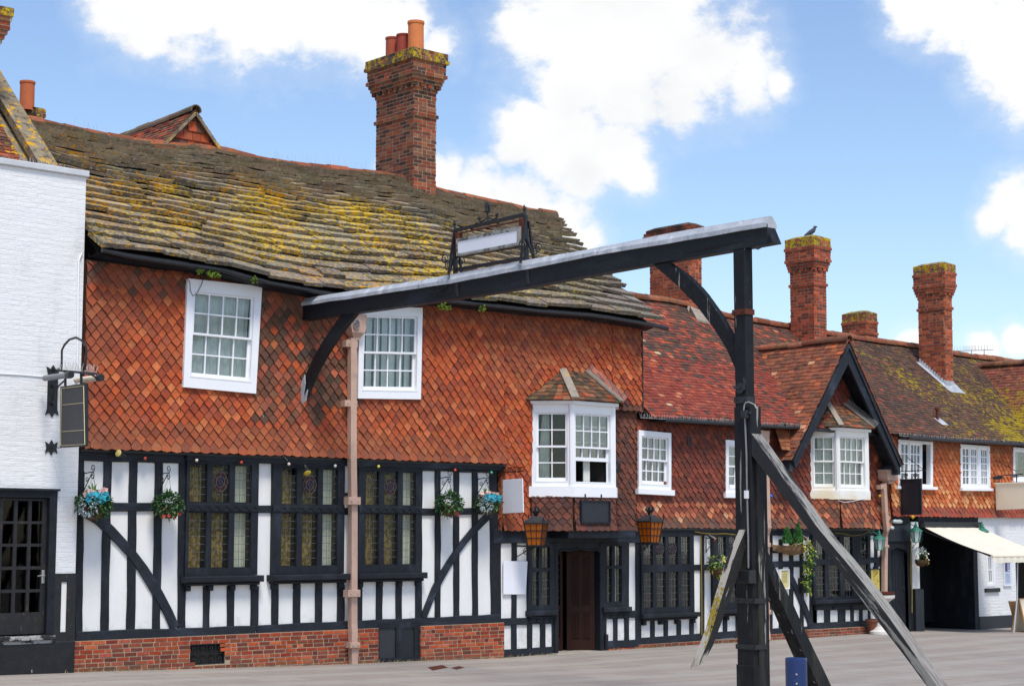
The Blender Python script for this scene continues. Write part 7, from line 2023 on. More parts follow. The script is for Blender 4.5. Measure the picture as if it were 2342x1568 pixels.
# ---- boards and flat signs
def flatboard(name, label, cat, pl, K, pts, c0, c1, m, bev=.004, group=None):
    P_ = [pl.at(*K(*p), c1) for p in pts]
    mb = MB(); poly(mb, pl, P_, c0, c1, bev=bev); o = mb.build(name, M[m] if isinstance(m, str) else m); return tag(o, label, cat, group)
aW = F.at(*KQ(1630, 700), .1)[0]
W2_ = Pl(aW + .12, 0, -90)
Hs = thing('projecting_sign', 'blank white hanging sign on an iron bracket left of the oriel window', 'sign', W2_.T(.5, W2_.at(*KQ(1900, 1150))[1], 0))
mb = MB(); poly(mb, W2_, [W2_.at(*KQ(*p), .01) for p in ((1630, 432), (2140, 395), (2160, 1132), (1648, 1160))], -.01, .01, bev=.003); mb.build('board', M['white_board'], Hs)
w2 = lambda x, y, c=0.: W2_.T(*W2_.at(*KQ(x, y), c), c)
mb = MB(); obox(mb, w2(1560, 275), w2(2180, 235), .02, .02); obox(mb, w2(1560, 160), w2(2180, 150), .012, .012)
for k in range(5): tube(mb, scroll(w2(1650 + 105 * k, 205), (0, -1, 0), (0, 0, 1), .055, 1.4, 16, k), .008, 5)
for x in (1755, 1990): tube(mb, [w2(x, 250), w2(x, 440)], .006, 5)
tube(mb, [w2(1600, 30), w2(2130, 175)], .007, 5)
mb.build('bracket', M['rust'], Hs)
flatboard('blank_notice', 'blank white notice sheet fixed on the timber studs left of the entrance', 'notice', F, KD, [(210, 575), (425, 578), (410, 873), (210, 873)], .036, .05, 'white_board')
Bs = thing('black_signboard', 'black framed signboard fixed under the white oriel window', 'sign', F.T(F.at(*KB(1080, 1300), .72)[0], F.at(*KB(1080, 1525), .72)[1], .72))
r_ = RR(F, KB, 943, 1308, 1217, 1525, .72)
mb = MB(); holes_rect(mb, F, r_[0], r_[1], r_[2], r_[3], [(r_[0] + .03, r_[1] - .03, r_[2] + .03, r_[3] - .03)], .68, .735); mb.build('frame', M['timber'], Bs)
mb = MB(); rect(mb, F, r_[0] + .03, r_[1] - .03, r_[2] + .03, r_[3] - .03, .68, .715); mb.build('panel', M['black_board'], Bs)
mb = MB()
for x in (990, 1140): a = F.at(*KB(x, 1400), .7)[0]; rect(mb, F, a - .02, a + .02, r_[2] - .10, r_[3] + .12, .66, .68)
mb.each('strap', M['iron'], Bs)
aK = F.at(2062, 1140, .15)[0]
KPl = Pl(aK, 0, -90)
Ks = thing('projecting_sign', 'blank black hanging sign beside the open casement, above the arched door', 'sign', KPl.T(.5, KPl.at(2080, 1177)[1], 0))
mb = MB(); poly(mb, KPl, [KPl.at(*KR(*p), .02) for p in ((788, 620), (950, 612), (952, 896), (793, 897))], -.02, .02, bev=.004); mb.build('board', M['black_board'], Ks)
kk_ = lambda x, y: KPl.T(*KPl.at(*KR(x, y), 0.), 0.)
mb = MB(); holes_rect(mb, KPl, *RR(KPl, KR, 790, 616, 951, 896, .02), [RR(KPl, KR, 806, 628, 936, 886, .02)], .02, .03); mb.build('frame', M['timber'], Ks)
mb = MB(); obox(mb, kk_(770, 560), kk_(985, 548), .02, .02); obox(mb, kk_(830, 440), kk_(970, 545), .012, .012)
for x in (828, 905): tube(mb, scroll(kk_(x, 590), (0, -1, 0), (0, 0, 1), .06, 1.4, 16, 0), .012, 5); tube(mb, [kk_(x, 560), kk_(x, 620)], .01, 5)
mb.build('bracket', M['iron'], Ks)
KN8 = mk(2213.8, 1024.6, .10499)
aC = F.at(*KN8(590, 1000), .12)[0]
CPl = Pl(aC, 0, -90)
Cs = thing('projecting_sign', 'blank cream sign board with floodlights at the right edge of the photo', 'sign', CPl.T(.6, CPl.at(*KN8(900, 1340))[1], 0))
mb = MB(); poly(mb, CPl, [CPl.at(*KN8(*p), .03) for p in ((590, 772), (1330, 738), (1345, 1312), (612, 1345))], -.05, .03, bev=.01); mb.build('board', M['cream_board'], Cs)
cc_ = lambda x, y, c=0.: CPl.T(*CPl.at(*KN8(x, y), c), c)
mb = MB(); obox(mb, cc_(640, 600), cc_(1200, 560), .02, .02); obox(mb, cc_(1060, 560), cc_(1060, 760), .02, .02); obox(mb, cc_(680, 590), cc_(680, 780), .02, .02)
tube(mb, [cc_(600, 260), cc_(1060, 500)], .01, 5); mb.build('bracket', M['iron'], Cs)
for (x0, y0, x1, y1, c, m_) in ((570, 650, 740, 625, .2, 'iron'), (950, 600, 1100, 590, -.15, 'conduit')):
    mb = MB(); tube(mb, [cc_(x0, y0, c), cc_(x1, y1, c)], .045, 8); mb.build('floodlight', M[m_], Cs)
mb = MB(); rect(mb, CPl, *[v for v in (CPl.at(*KN8(600, 755))[0], CPl.at(*KN8(1330, 755))[0], CPl.at(*KN8(900, 770))[1], CPl.at(*KN8(900, 770))[1] + .03)], -.07, .06); mb.build('top_rail', M['cream_board'], Cs)
# posters with printed matter
def poster(label, K, x0, y0, x1, y1, base, blocks, cat='menu board', frame='white_paint', name='menu_board'):
    r = RR(F, K, x0, y0, x1, y1, .05); w_, h_ = r[1] - r[0], r[3] - r[2]
    P_ = thing(name, label, cat, F.T((r[0] + r[1]) / 2, r[2], .04))
    mb = MB(); holes_rect(mb, F, r[0] - .02, r[1] + .02, r[2] - .02, r[3] + .02, [r], .0, .065); mb.build('frame', M[frame], P_)
    mb = MB(); rect(mb, F, *r, .02, .05, base)
    for (u0, v0, u1, v1, col) in blocks: rect(mb, F, r[0] + w_ * u0, r[0] + w_ * u1, r[2] + h_ * v0, r[2] + h_ * v1, .049, .053, col)
    mb.build('sheet', M['paper'], P_)
yb = [(0.2, .9, .8, .95, (.35, .28, .10))] + [(.15 + .05 * (k % 3), .80 - k * .05, .85 - .06 * (k % 2), .82 - k * .05, (.40, .33, .12)) for k in range(11)] + [(.02, .03, .4, .10, (.60, .36, .02))]
poster('pale yellow menu board on the timber frame between strut and letter box', KC, 1352, 568, 1422, 722, (.62, .54, .25), yb)
r2 = random.Random(3)
yb = [(.25, .92, .8, .955, (.30, .25, .08))] + [(x, y, x + r2.uniform(.06, .2), y + r2.uniform(.02, .05), r2.choice([(.62, .40, .02), (.55, .30, .02), (.66, .50, .08), (.25, .16, .03)])) for x, y in [(r2.uniform(.02, .8), r2.uniform(.02, .85)) for _ in range(46)]]
poster('bright yellow poster on the timber frame left of the black arched door', KS, 718, 603, 790, 778, (.58, .47, .12), yb, 'poster', 'timber', 'poster')
nb = [(.15, .62, .5, .98, (.10, .10, .22)), (.58, .66, .66, .98, (.12, .12, .25)), (.74, .66, .84, .98, (.14, .14, .28)), (.15, .58, .85, .62, (.25, .22, .45)), (.12, .05, .88, .54, (.50, .60, .72))] + [(.2, .48 - .05 * k, .8, .49 - .05 * k, (.30, .36, .48)) for k in range(8)] + [(.17, .66 + .07 * k, .5, .675 + .07 * k, (.6, .6, .7)) for k in range(5)]
poster('white framed notice board with blue sheets on the white brick wall', KX, 1524, 668, 1604, 930, (.66, .70, .76), nb, 'notice board', 'white_paint', 'notice_board')
mb = MB(); r_ = RR(F, KC, 1536, 622, 1600, 765, .12); poly(mb, F, [(r_[0], r_[2]), (r_[1], r_[2]), (r_[1], r_[3] - .04), ((r_[0] + r_[1]) / 2, r_[3]), (r_[0], r_[3] - .04)], .02, .15, bev=.008)
LB = thing('letter_box', 'small black wall letter box with a red badge', 'letter box', F.T((r_[0] + r_[1]) / 2, r_[2], .1)); mb.build('box', M['iron'], LB)
mb = MB(); a = (r_[0] + r_[1]) / 2; rect(mb, F, a - .02, a + .025, r_[3] - .15, r_[3] - .11, .15, .155, (.55, .03, .03)); mb.build('badge', M['paper'], LB)
mb = MB(); rect(mb, F, r_[0] + .02, r_[1] - .02, r_[3] - .08, r_[3] - .065, .15, .154); mb.build('slot', M['slate_board'], LB)

# ---- spotlights, bulbs, cables
def spot(label, px, py, c, d, m_=(.55, .42, .05), r=.065):
    o = Vector(F.T(*F.at(px, py, c), c)); d = Vector(d).normalized()
    S_ = thing('spotlight', label, 'spotlight', tuple(o - Vector((0, 0, r))), 'floodlight bulbs on the inn fronts')
    mb = MB(); tube(mb, [o - d * .16, o - d * .10, o - d * .05, o], [.03, .034, r * .8, r], 12, cap=True); mb.build('lamp_shell', M['iron'], S_)
    mb = MB(); tube(mb, [o, o + d * .012, o + d * .02], [r * .95, r * .8, r * .3], 12, m_); mb.build('lens', M['bulb'], S_)
    mb = MB(); tube(mb, [o - d * .15, F.T(*F.at(px + 6, py - 6, .06), .06)], .015, 6); mb.build('arm', M['iron'], S_)
spot('spotlight bulb with pale yellow lens above the corner by the white brick house', *KL(828, 1490), .24, (-.95, -.35, .25), (.50, .44, .14), .062)
spot('spotlight bulb with amber lens hanging over the middle leaded window', *KW(990, 1625)[:0] or (703, 1081), .28, (-.1, -.6, -.8), (.60, .45, .04), .07)
spot('orange spotlight bulb above the yellow-green basket', *KC(783, 303), .3, (.55, -.6, -.6), (.65, .16, .02), .055)
spot('orange spotlight bulb beside the two small conifers', *KC(1577, 300), .3, (.5, -.6, -.6), (.62, .14, .02), .05)
BU = [((331.8, 1047.5), (.55, .05, .03)), ((449.7, 1052), (.70, .62, .50)), ((551.8, 1056.5), (.58, .06, .04)), ((660.6, 1060.7), (.72, .58, .50)), ((766.6, 1064.7), (.70, .72, .72)), ((865.8, 1066), (.62, .58, .06)), ((1040.9, 1074.3), (.58, .07, .05)), ((1124, 1080), (.06, .40, .20))]
Fe = thing('festoon_lights', 'string of coloured festoon bulbs along the black beam above the leaded windows', 'string lights', F.T(16.5, 3.4, .14))
mb = MB(); P_ = []
pts_ = [(195, 1040)] + [b[0] for b in BU] + [(1136, 1078)]
for p, q in zip(pts_, pts_[1:]):
    for k in range(8): t = k / 8.; P_.append(F.T(*F.at(p[0] + (q[0] - p[0]) * t, p[1] - 4 + (q[1] - p[1]) * t + 5 * math.sin(math.pi * t), .14), .14))
tube(mb, P_, .005, 4); mb.build('cable', M['cable'], Fe)
for p, col in BU:
    mb = MB(); o = F.T(*F.at(*p, .16), .16); sphere(mb, o, .027, 12, 8, col); b_ = mb.build('bulb', M['bulb'], Fe, smooth=True)
    mb = MB(); tube(mb, [(o[0], o[1] + .02, o[2] + .02), (o[0], o[1] + .01, o[2] + .05)], .016, 6); mb.build('bulb_holder', M['cable'], b_)
Fe2 = thing('festoon_lights', 'festoon cable with blue and orange bulbs across the dark red tiles', 'string lights', F.T(31., 2.9, .14))
mb = MB()
for seg in ([KM(290, 935), KM(520, 905), KM(750, 915), KM(860, 930)], [(1763, 1136), (1800, 1138), (1850, 1139), (1900, 1143)], [(1960, 1141), (2012, 1133), (2030, 1125)], [KX(130, 100), KX(300, 150), KX(467, 150), KX(560, 125)]):
    tube(mb, [F.T(*F.at(*p, .13), .13) for p in resample(seg, 10)], .006, 4)
mb.build('cable', M['cable'], Fe2)
for p, col in (((1763, 1134), (.02, .10, .45)), (KR(625, 750), (.60, .30, .02)), (KX(467, 148), (.58, .36, .01))):
    mb = MB(); sphere(mb, F.T(*F.at(*p, .16), .16), .045 if col[0] < .59 else .04, 12, 8, col); mb.build('bulb', M['bulb'], Fe2, smooth=True)
def cable(label, pts, r, m_, c=.12):
    mb = MB(); tube(mb, [F.T(*F.at(p[0], p[1], p[2] if len(p) > 2 else c), p[2] if len(p) > 2 else c) for p in pts], r, 5); return tag(mb.build('wall_cable', M[m_]), label, 'cable')
cable('thin pale cable running down the tiles below the left sash window', [KW(x, y) + (.13,) for x, y in ((604, 1010), (615, 1060), (640, 1160), (690, 1290), (750, 1400), (800, 1490), (845, 1545))], .006, 'pale_cable')
cable('dark wire loop hanging from the gutter over the left sash window', [KW(x, y) + (.2,) for x, y in ((85, 165), (105, 200), (108, 260), (128, 302), (160, 280), (195, 210), (212, 150), (213, 100))], .005, 'cable')
cable('thin black cable running down the tiles left of the first leaded window', [KL(x, y) + (.13,) for x, y in ((1268, 1040), (1262, 1200), (1270, 1380), (1290, 1480))], .006, 'cable')
cable('thin black cable running down the tiles right of the second sash window', [KW(x, y) + (.13,) for x, y in ((1812, 1095), (1830, 1200), (1845, 1380), (1848, 1520))], .006, 'cable')
cable('ochre cable draped along the beam over the leaded windows beside the gallows post', [KC(x, y) + (.1,) for x, y in ((610, 235), (690, 250), (780, 255), (880, 252), (960, 262))], .009, 'yellow_cable')
cable('ochre cable hanging down the timber stud left of the yellow-green basket', [KC(x, y) + (.06,) for x, y in ((664, 260), (668, 500), (672, 800), (672, 1130))], .011, 'yellow_cable')
cable('ochre cable looped under the jetty right of the conifers', [KS(x, y) + (.1,) for x, y in ((420, 300), (500, 310), (560, 325), (640, 318), (710, 290))], .009, 'yellow_cable')
cable('ochre cable running down the white post by the carriage entrance', [KX(x, y) + (.09,) for x, y in ((452, 420), (446, 600), (452, 900), (462, 1000), (462, 1250))], .012, 'yellow_cable')
cable('white cable along the brick wall to the hanging pub sign', [KL(x, y) + (CW + .01,) for x, y in ((-300, 928), (0, 934), (150, 942), (300, 955))], .010, 'white_paint')
cable('white pipe down the corner of the white brick wall', [KL(x, y) + (CW + .02,) for x, y in ((573, 90), (552, 140), (547, 400), (545, 700), (540, 900), (535, 1000))], .018, 'white_paint')
cable('white cable sagging under the cream oriel window', [KR(x, y) + (.5,) for x, y in ((300, 785), (350, 800), (420, 790), (520, 765))], .006, 'white_paint')
mb = MB(); r_ = RR(F, KX, 247, 172, 353, 220, .1); a, b = (r_[0] + r_[1]) / 2, (r_[2] + r_[3]) / 2
poly(mb, F, [(a + (r_[1] - r_[0]) / 2 * math.copysign(abs(math.cos(t)) ** .5, math.cos(t)), b + (r_[3] - r_[2]) / 2 * math.copysign(abs(math.sin(t)) ** .6, math.sin(t))) for t in [k * math.pi / 12 for k in range(24)]], .02, .13, bev=.03)
tag(mb.build('bulkhead_light', M['frost']), 'oval white bulkhead light above the black arched door', 'light')
mb = MB(); o = F.T(*F.at(*KX(230, 272), .16), .16); sphere(mb, o, .055, 12, 8, sz=.8); tube(mb, [o, (o[0], 0, o[2] + .03)], .014, 6); tag(mb.build('security_light', M['frost']), 'small round security lamp on the black panel below the oval light', 'light')
mb = MB(); r_ = RR(F, KX, 180, 238, 440, 428, .06); rect(mb, F, *r_, .02, .075, bev=.008); tag(mb.build('black_signboard', M['black_board']), 'blank black sign panel above the arched door', 'sign')

# ---- awning
aw0 = F.at(*KX(585, 262), .12); aw1 = F.at(*KX(1238, 250), .12)
AP = Pl(aw0[0], 0, -90)
fe = AP.at(*KX(1395, 588), 0.); fz = fe[1]; fd = fe[0]
Aw = thing('awning', 'cream canvas awning folded out over the carriage entrance', 'awning', F.T((aw0[0] + aw1[0]) / 2, fz, .1))
zA = (aw0[1] + aw1[1]) / 2; n = 12
mb = MB(); vs = []; fs = []
wA = max(aw1[0] - aw0[0], 2.2)
for j in range(n + 1):
    t = j / n
    for i in range(13):
        u = i / 12.; z_ = zA + (fz - zA) * t - .05 * math.sin(math.pi * t) + .006 * math.sin(i * 9.)
        vs.append(F.T(aw0[0] + wA * u, z_, .12 + (fd - .12) * t))
for j in range(n):
    for i in range(12): fs.append((j * 13 + i, j * 13 + i + 1, j * 13 + 14 + i, j * 13 + 13 + i))
vs2 = [(x, y, z_ - .006) for x, y, z_ in vs]
mb.add(vs, fs); mb.add(vs2, fs); fab = mb.build('canvas', M['awning'], Aw, smooth=True, fix=False)
mb = MB(); vs = []; fs = []
for i in range(49):
    u = i / 48.; a = aw0[0] + wA * u; cwv = fd + .012 * math.sin(i * 1.1)
    vs += [F.T(a, fz, fd), F.T(a, fz - .16 - .012 * abs(math.sin(i * .8)), cwv + .01)]
for i in range(48): fs.append((i * 2, i * 2 + 2, i * 2 + 3, i * 2 + 1))
mb.add(vs, fs); mb.build('valance', M['awning'], Aw, fix=False)
mb = MB(); tube(mb, [F.T(aw0[0] - .02, fz - .02, fd - .02), F.T(aw0[0] + wA + .02, fz - .02, fd - .02)], .035, 8); mb.build('front_bar', M['cream_board'], Aw)
mb = MB(); rect(mb, F, aw0[0] - .03, aw0[0] + wA + .03, zA - .02, zA + .11, .07, .20, bev=.02); mb.build('cassette', M['iron'], Aw)
for a in (aw0[0] + .12, aw0[0] + wA - .12):
    mb = MB(); e = Vector(F.T(a, fz - .04, fd - .05)); s_ = Vector(F.T(a, zA - .12, .1)); k_ = (s_ + e) / 2 + Vector((.38 if a < aw0[0] + 1 else -.38, .1, -.05)); tube(mb, [s_, k_, e], .022, 6); mb.build('folding_arm', M['iron'], Aw)
# ---- things standing on the paving
def gp(px, py): 
    x, y, _ = G(px, py, 0.); z_ = gz(x); x, y, _ = G(px, py, z_); return Vector((x, y, z_))
ub = gp(2013, 1449)
U = thing('birdbath', 'pale cast-stone pedestal birdbath on the paving behind the long strut', 'birdbath', tuple(ub))
s_ = .86
mb = MB(); lathe(mb, ub, [(.23, 0), (.23, .06), (.20, .075), (.16, .10), (.10, .17), (.085, .30), (.10, .45), (.12, .55), (.10, .62), (.12, .66)], 20); mb.build('pedestal', M['stone'], U, smooth=False)
mb = MB(); lathe(mb, ub, [(.12, .66), (.20, .70), (.31, .78), (.34, .80), (.345, .86), (.31, .86), (.2, .80), (.05, .78)], 24); mb.build('bowl', M['stone'], U)
mb = MB(); lathe(mb, (ub.x, ub.y, ub.z + .862), [(.05, 0), (.30, .0), (.33, .04), (.335, .07), (.31, .07), (.29, .03)], 22); tag(mb.build('saucer', M['rust']), 'dark brown saucer resting on the stone birdbath', 'saucer')
pp = F.at(*KS(748, 1145), .35); mb = MB(); lathe(mb, F.T(pp[0], gz(pp[0]), .35), [(.12, 0), (.14, .08), (.17, .26), (.19, .28), (.19, .33), (.165, .33), (.15, .25)], 16, (.20, .07, .04)); tag(mb.build('plant_pot', M['terracotta']), 'dark terracotta plant pot standing against the brick base', 'plant pot')
# menu easel: wooden board with splayed legs
e0 = gp(*KX(1592, 1462)); vdx = Vector((.70, -.71, 0))
zt_ = lambda p, y: None
Ea = thing('menu_easel', 'orange pine easel board standing by the white brick wall', 'easel', tuple(e0))
ex = F.at(*KX(1590, 1300), -e0.y if e0.y < 0 else .3)
cE = max(.25, -e0.y)
P_ = [F.at(*KX(*p), cE) for p in ((1582, 1115), (1700, 1112), (1690, 1340), (1640, 1345), (1618, 1250))]
mb = MB(); poly(mb, F, P_, cE - .03, cE, bev=.005); mb.build('board', M['board_wood'], Ea)
for p, q in (((1635, 1330), (1590, 1465)), ((1680, 1330), (1678, 1450))):
    mb = MB(); A_, B_ = F.at(*KX(*p), cE), F.at(*KX(*q), cE); obox(mb, F.T(*A_, cE - .015), F.T(B_[0], gz(B_[0]), cE + .05), .04, .025); mb.build('leg', M['board_wood'], Ea)
cF = cE + .25
P_ = [F.at(*KX(*p), cF) for p in ((1690, 1088), (1790, 1086), (1792, 1472), (1692, 1480))]
Sb = thing('sandwich_board', 'pale cream sandwich board at the right edge of the photo', 'sandwich board', F.T(P_[3][0] + .3, gz(P_[3][0]), cF))
a0_, a1_ = P_[3][0], P_[3][0] + .62
for sg, nm in ((1, 'panel'), (-1, 'panel')):
    mb = MB(); zt2 = P_[0][1]
    vs = [F.T(a, z_, cF + sg * (.02 if z_ > .5 else .20) + k) for k in (0, .02) for a, z_ in ((a0_, gz(a0_)), (a1_, gz(a0_)), (a1_, zt2), (a0_, zt2))]
    mb.add(vs, [(0, 1, 2, 3), (7, 6, 5, 4)] + [(i, (i + 1) % 4, 4 + (i + 1) % 4, 4 + i) for i in range(4)]); pn_ = mb.build(nm, M['cream_board'], Sb)
    mb = MB()
    tube(mb, [vs[4], vs[5], vs[6], vs[7], vs[4]], .018, 4); mb.build('frame', M['board_wood'], pn_)
P0_ = F.at(*KX(1688, 1085), cF + .3); P1_ = F.at(*KX(1632, 1490), cF + .3)
mb = MB(); tube(mb, [F.T(*F.at(*KX(1676, 670), cF + .3), cF + .3), F.T(*F.at(*KX(1672, 1090), cF + .3), cF + .3), F.T(P1_[0], gz(P1_[0]), cF + .3)], .02, 8); tag(mb.build('support_pole', M['aerial']), 'slender grey metal pole leaning under the awning edge', 'pole')
# manhole covers, flush in the paving
for pts, lb in (([(978, 1526), (1012, 1520), (1024, 1526), (990, 1533)], 'small rectangular drain cover in the paving, the left one of two'), ([(1032, 1527), (1050, 1522.5), (1062, 1526), (1044, 1531)], 'small rectangular drain cover in the paving, the right one of two')):
    P_ = [gp(*p) for p in pts]; mb = MB()
    mb.add([(p.x, p.y, gz(p.x) + .004) for p in P_] + [(p.x, p.y, gz(p.x) - .03) for p in P_], [(0, 1, 2, 3)] + [(i, 4 + i, 4 + (i + 1) % 4, (i + 1) % 4) for i in range(4)])
    tag(mb.build('drain_cover', M['rust'], fix=False), lb, 'drain cover', 'drain covers in the paving')
# jackdaw on the chimney
x, y, z, wx, zt = s3
o = Vector((F.at(1858, 524, -(y + .25))[0], y + .25, zt + .07))
mb = MB()
tube(mb, [o + Vector(p) for p in ((-.20, .1, .01), (-.14, .07, .05), (-.06, .03, .09), (.02, -.01, .15), (.05, -.025, .20), (.055, -.03, .235), (.09, -.045, .245), (.125, -.06, .238))], [.012, .028, .058, .058, .038, .04, .026, .004], 10)
tube(mb, [o + Vector((-.02, .02, .06)), o + Vector((-.02, .02, -.01))], .007, 5); tube(mb, [o + Vector((.01, .0, .06)), o + Vector((.01, .0, -.01))], .007, 5)
bd_ = mb.build('bird', M['feather'], smooth=True); tag(bd_, 'small dark bird perched on the tall lichen-topped chimney', 'bird')
# television aerials behind the ridge
for (px, pt_, pb_), lb in (((2222, 801, 821), 'television aerial beyond the mossy ridge, the left one of two'), ((2251, 800, 826), 'television aerial beyond the mossy ridge, the right one of two')):
    c = -3.3; a, z1 = F.at(px, pt_, c); z0 = F.at(px, pb_ + 6, c)[1]; mb = MB()
    tube(mb, [F.T(a, z0 - .3, c), F.T(a, z1 + .02, c)], .014, 5)
    d_ = Vector((.55, -.83, 0)); o = Vector(F.T(a, z1, c)); tube(mb, [o - d_ * .55, o + d_ * .25], .010, 5)
    for k in range(9):
        p = o - d_ * (.55 - .08 * k); s_ = Vector((.83, .55, 0)) * (.16 - .006 * k)
        tube(mb, [p - s_ * .2 + Vector((0, 0, .11)), p + s_ * .2 + Vector((0, 0, .11))], .006, 4); tube(mb, [p - Vector((0, 0, .02)), p + Vector((0, 0, .13))], .005, 4); tube(mb, [p - s_, p + s_], .005, 4)
    tag(mb.build('television_aerial', M['aerial']), lb, 'aerial', 'television aerials on the right roofs')

# dry weeds and grit along the foot of the walls
mb = MB()
for k in range(900):
    x = rnd.uniform(13, 33) if k % 3 else rnd.choice((13.4, 19.3, 21.8, 25.6, 28.5, 31.5)) + rnd.gauss(0, .5)
    if dA0 - .2 < x < dA1 + .2: continue
    c = (.10 if x < XA1 else .07) + abs(rnd.gauss(0, .05))
    o = Vector(F.T(x, gz(x), c)); h = rnd.uniform(.02, .07)
    d = Vector((rnd.uniform(-1, 1), rnd.uniform(-1, .2), .0)) * h * .8; s_ = Vector((rnd.uniform(-1, 1), rnd.uniform(-1, 1), 0)).normalized() * .006
    mb.add([o - s_, o + s_, o + d + Vector((0, 0, h))], [(0, 1, 2)], jit(rnd.choice([(.34, .28, .14), (.28, .25, .12), (.16, .20, .06), (.40, .33, .20)]), .2))
wd = mb.build('weeds', M['leaf'], fix=False); wd['kind'] = 'stuff'; wd['label'] = 'dry weeds and grit along the foot of the inn walls'; wd['category'] = 'weeds'
SKYSTR, CLOUDV, EXPO = .15, 7.6, -.12
SKYGAIN = (1.26, 1.29, 1.36)
# ------------------------------------------------------------------ camera, light, sky
cam = bpy.data.cameras.new('camera'); co = bpy.data.objects.new('camera', cam); COL.objects.link(co)
cam.sensor_width = 36.; cam.lens = 36. * FPX / W0; cam.clip_start = .1; cam.clip_end = 3000
co.location = (0, -CAMD, CAMH)
co.rotation_euler = (math.pi / 2 + PITCH, 0, ANG - math.pi / 2)
SC.camera = co
SUN_EL, SUN_AZ = math.radians(60), math.radians(-22)   # azimuth measured from the facade normal, towards the left
sd = Vector((math.cos(SUN_EL) * math.sin(SUN_AZ), -math.cos(SUN_EL) * math.cos(SUN_AZ), math.sin(SUN_EL)))
sl_ = bpy.data.lights.new('sun', 'SUN'); sl_.energy = 3.7; sl_.angle = math.radians(16); sl_.color = (1., .95, .88)
so = bpy.data.objects.new('sun', sl_); COL.objects.link(so); so.rotation_euler = sd.to_track_quat('Z', 'Y').to_euler()
so.location = (0, -20, 30)
w = bpy.data.worlds.new('World'); SC.world = w; w.use_nodes = True
t = w.node_tree; t.nodes.clear()
def N(ty, **k):
    n = t.nodes.new(ty)
    for a, b in k.items(): setattr(n, a, b)
    return n
def lk(a, b): t.links.new(a, b)
def mth(op, a, b=0., clamp=False):
    n = N('ShaderNodeMath', operation=op, use_clamp=clamp)
    for i, v in enumerate((a, b)):
        if isinstance(v, (int, float)): n.inputs[i].default_value = v
        else: lk(v, n.inputs[i])
    return n.outputs[0]
out = N('ShaderNodeOutputWorld'); bg = N('ShaderNodeBackground'); lk(bg.outputs[0], out.inputs[0])
sky = N('ShaderNodeTexSky', sky_type='NISHITA', sun_disc=False)
sky.sun_elevation = SUN_EL; sky.sun_rotation = math.atan2(sd.x, sd.y); sky.air_density = 1.0; sky.dust_density = .6; sky.ozone_density = 1.2
tc = N('ShaderNodeTexCoord')
nrm = N('ShaderNodeVectorMath', operation='NORMALIZE'); lk(tc.outputs['Generated'], nrm.inputs[0])
D = nrm.outputs[0]
def nz(scale, det, rough, off=0.):
    mp = N('ShaderNodeMapping'); mp.inputs['Scale'].default_value = (1, 1, 1.5); mp.inputs['Location'].default_value = (off, off * .7, 0); lk(D, mp.inputs[0])
    n = N('ShaderNodeTexNoise'); n.inputs['Scale'].default_value = scale; n.inputs['Detail'].default_value = det; n.inputs['Roughness'].default_value = rough
    lk(mp.outputs[0], n.inputs['Vector']); return n.outputs['Fac']
BL = [(300, 10, 90), (420, 20, 105), (560, 10, 120), (700, 30, 110), (820, 50, 100), (930, 60, 75), (1010, 105, 55), (640, 60, 80), (350, 70, 60),
      (1250, 90, 110), (1380, 50, 130), (1500, 90, 140), (1620, 150, 115), (1710, 190, 75), (1300, 170, 120), (1430, 210, 110), (1560, 210, 90), (1190, 60, 55), (1780, 195, 40),
      (1290, 320, 110), (1400, 350, 85), (1200, 290, 80), (1450, 400, 50), (1180, 330, 50), (1340, 400, 60),
      (1090, 440, 75), (1190, 480, 85), (1290, 520, 75), (1020, 400, 50), (880, 388, 18), (1350, 545, 45), (1100, 520, 90),
      (2120, 0, 80), (2210, 40, 90), (2290, 110, 95), (2350, 200, 75), (2380, 60, 140), (2060, -20, 50),
      (2320, 470, 62), (2350, 530, 55), (2270, 500, 40), (2330, 770, 34), (2080, 790, 34), (2250, 790, 30)]
acc = None
for x, y, r in BL:
    d = Vector(ray(x, y)).normalized()
    n = N('ShaderNodeVectorMath', operation='DISTANCE'); lk(D, n.inputs[0]); n.inputs[1].default_value = d
    v = mth('SUBTRACT', 1., mth('MULTIPLY', n.outputs['Value'], FPX / (r * 1.22)))
    acc = v if acc is None else mth('MAXIMUM', acc, v)
# other clouds in the rest of the sky
gen = mth('MULTIPLY', mth('SUBTRACT', nz(2.2, 6, .6, 3.), .60), 5.)
sx = N('ShaderNodeSeparateXYZ'); lk(D, sx.inputs[0])
fw = N('ShaderNodeVectorMath', operation='DOT_PRODUCT'); lk(D, fw.inputs[0]); fw.inputs[1].default_value = Vector(ray(1171, 500)).normalized()
away = N('ShaderNodeMapRange'); lk(fw.outputs['Value'], away.inputs[0]); away.inputs[1].default_value = .93; away.inputs[2].default_value = .85
gen = mth('SUBTRACT', gen, mth('MULTIPLY', mth('SUBTRACT', 1., away.outputs[0]), 9.))
f = mth('MAXIMUM', acc, gen)
f = mth('MAXIMUM', f, -2.)
f = mth('ADD', f, mth('MULTIPLY', mth('SUBTRACT', nz(14, 9, .62), .5), 2.0))
f = mth('ADD', f, mth('MULTIPLY', mth('SUBTRACT', nz(45, 6, .65, 2.), .5), 1.0))
cov = N('ShaderNodeMapRange', interpolation_type='SMOOTHSTEP'); lk(f, cov.inputs[0]); cov.inputs[1].default_value = .0; cov.inputs[2].default_value = .52
wisp = N('ShaderNodeMapRange', interpolation_type='SMOOTHSTEP'); lk(f, wisp.inputs[0]); wisp.inputs[1].default_value = -.6; wisp.inputs[2].default_value = .3
cv = mth('ADD', mth('MULTIPLY', cov.outputs[0], .80), mth('MULTIPLY', wisp.outputs[0], .20), True)
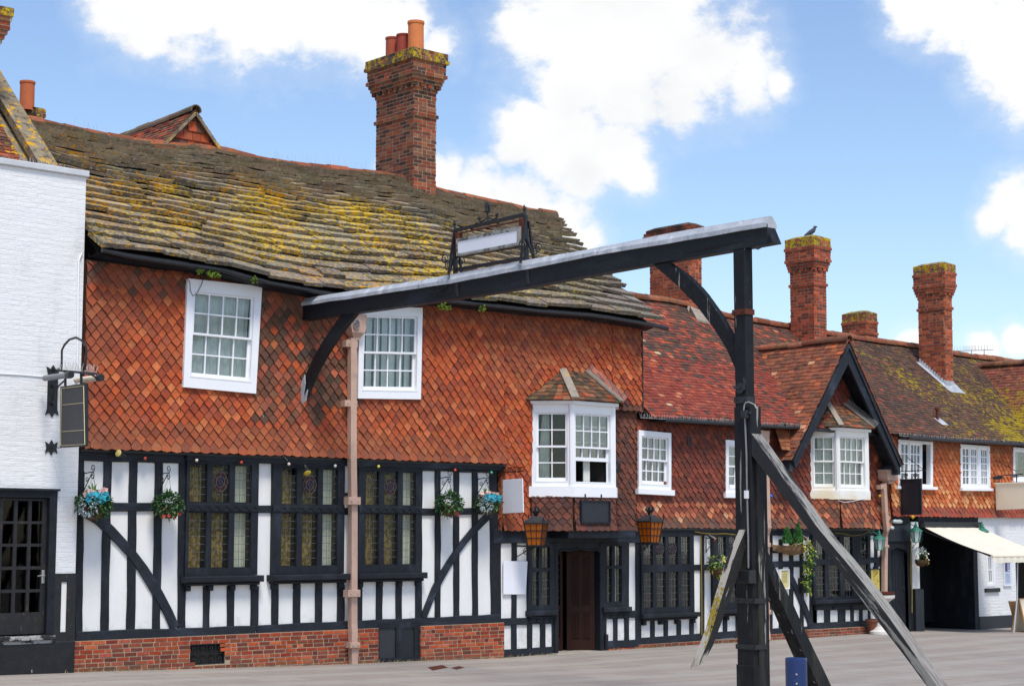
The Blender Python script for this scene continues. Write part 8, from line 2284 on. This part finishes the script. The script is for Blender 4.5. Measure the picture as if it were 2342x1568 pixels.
# grey undersides: self-shadow of the thick parts
GR = [(1320, 240, 140), (1410, 250, 150), (1500, 245, 130), (1330, 395, 70)]
ga_ = None
for x, y, r in GR:
    d = Vector(ray(x, y)).normalized()
    n = N('ShaderNodeVectorMath', operation='DISTANCE'); lk(D, n.inputs[0]); n.inputs[1].default_value = d
    m = N('ShaderNodeMapRange', interpolation_type='SMOOTHSTEP'); lk(n.outputs['Value'], m.inputs[0]); m.inputs[1].default_value = r / FPX; m.inputs[2].default_value = 0.
    ga_ = m.outputs[0] if ga_ is None else mth('MAXIMUM', ga_, m.outputs[0])
sh_ = mth('MULTIPLY', mth('MULTIPLY', ga_, mth('ADD', .45, mth('MULTIPLY', nz(16, 6, .6, 5.), 1.))), .20, True)
skc = N('ShaderNodeVectorMath', operation='MULTIPLY'); lk(sky.outputs[0], skc.inputs[0]); skc.inputs[1].default_value = SKYGAIN if 'SKYGAIN' in globals() else (1, 1, 1)
hz = N('ShaderNodeMapRange'); lk(sx.outputs['Z'], hz.inputs[0]); hz.inputs[1].default_value = .0; hz.inputs[2].default_value = .32; hz.inputs[3].default_value = 1.; hz.inputs[4].default_value = 0.
sh_ = mth('ADD', sh_, mth('MULTIPLY', mth('SUBTRACT', nz(10, 6, .6, 7.), .42), .9, True), True)
cl = N('ShaderNodeMix', data_type='RGBA'); lk(sh_, cl.inputs[0]); cl.inputs[6].default_value = (*[CLOUDV * q for q in (1., 1., 1.)], 1); cl.inputs[7].default_value = (*[CLOUDV * q for q in (.56, .60, .64)], 1)
mx = N('ShaderNodeMix', data_type='RGBA'); lk(cv, mx.inputs[0]); lk(skc.outputs[0], mx.inputs[6]); lk(cl.outputs[2], mx.inputs[7])
lk(mx.outputs[2], bg.inputs[0]); bg.inputs[1].default_value = SKYSTR
SC.view_settings.view_transform = 'Standard'; SC.view_settings.look = 'None'; SC.view_settings.gamma = 1.; SC.view_settings.exposure = EXPO
SC.view_settings.use_curve_mapping = False
SC.cycles.max_bounces = 8; SC.cycles.transparent_max_bounces = 12
try: SC.cycles.use_denoising = True
except Exception: pass
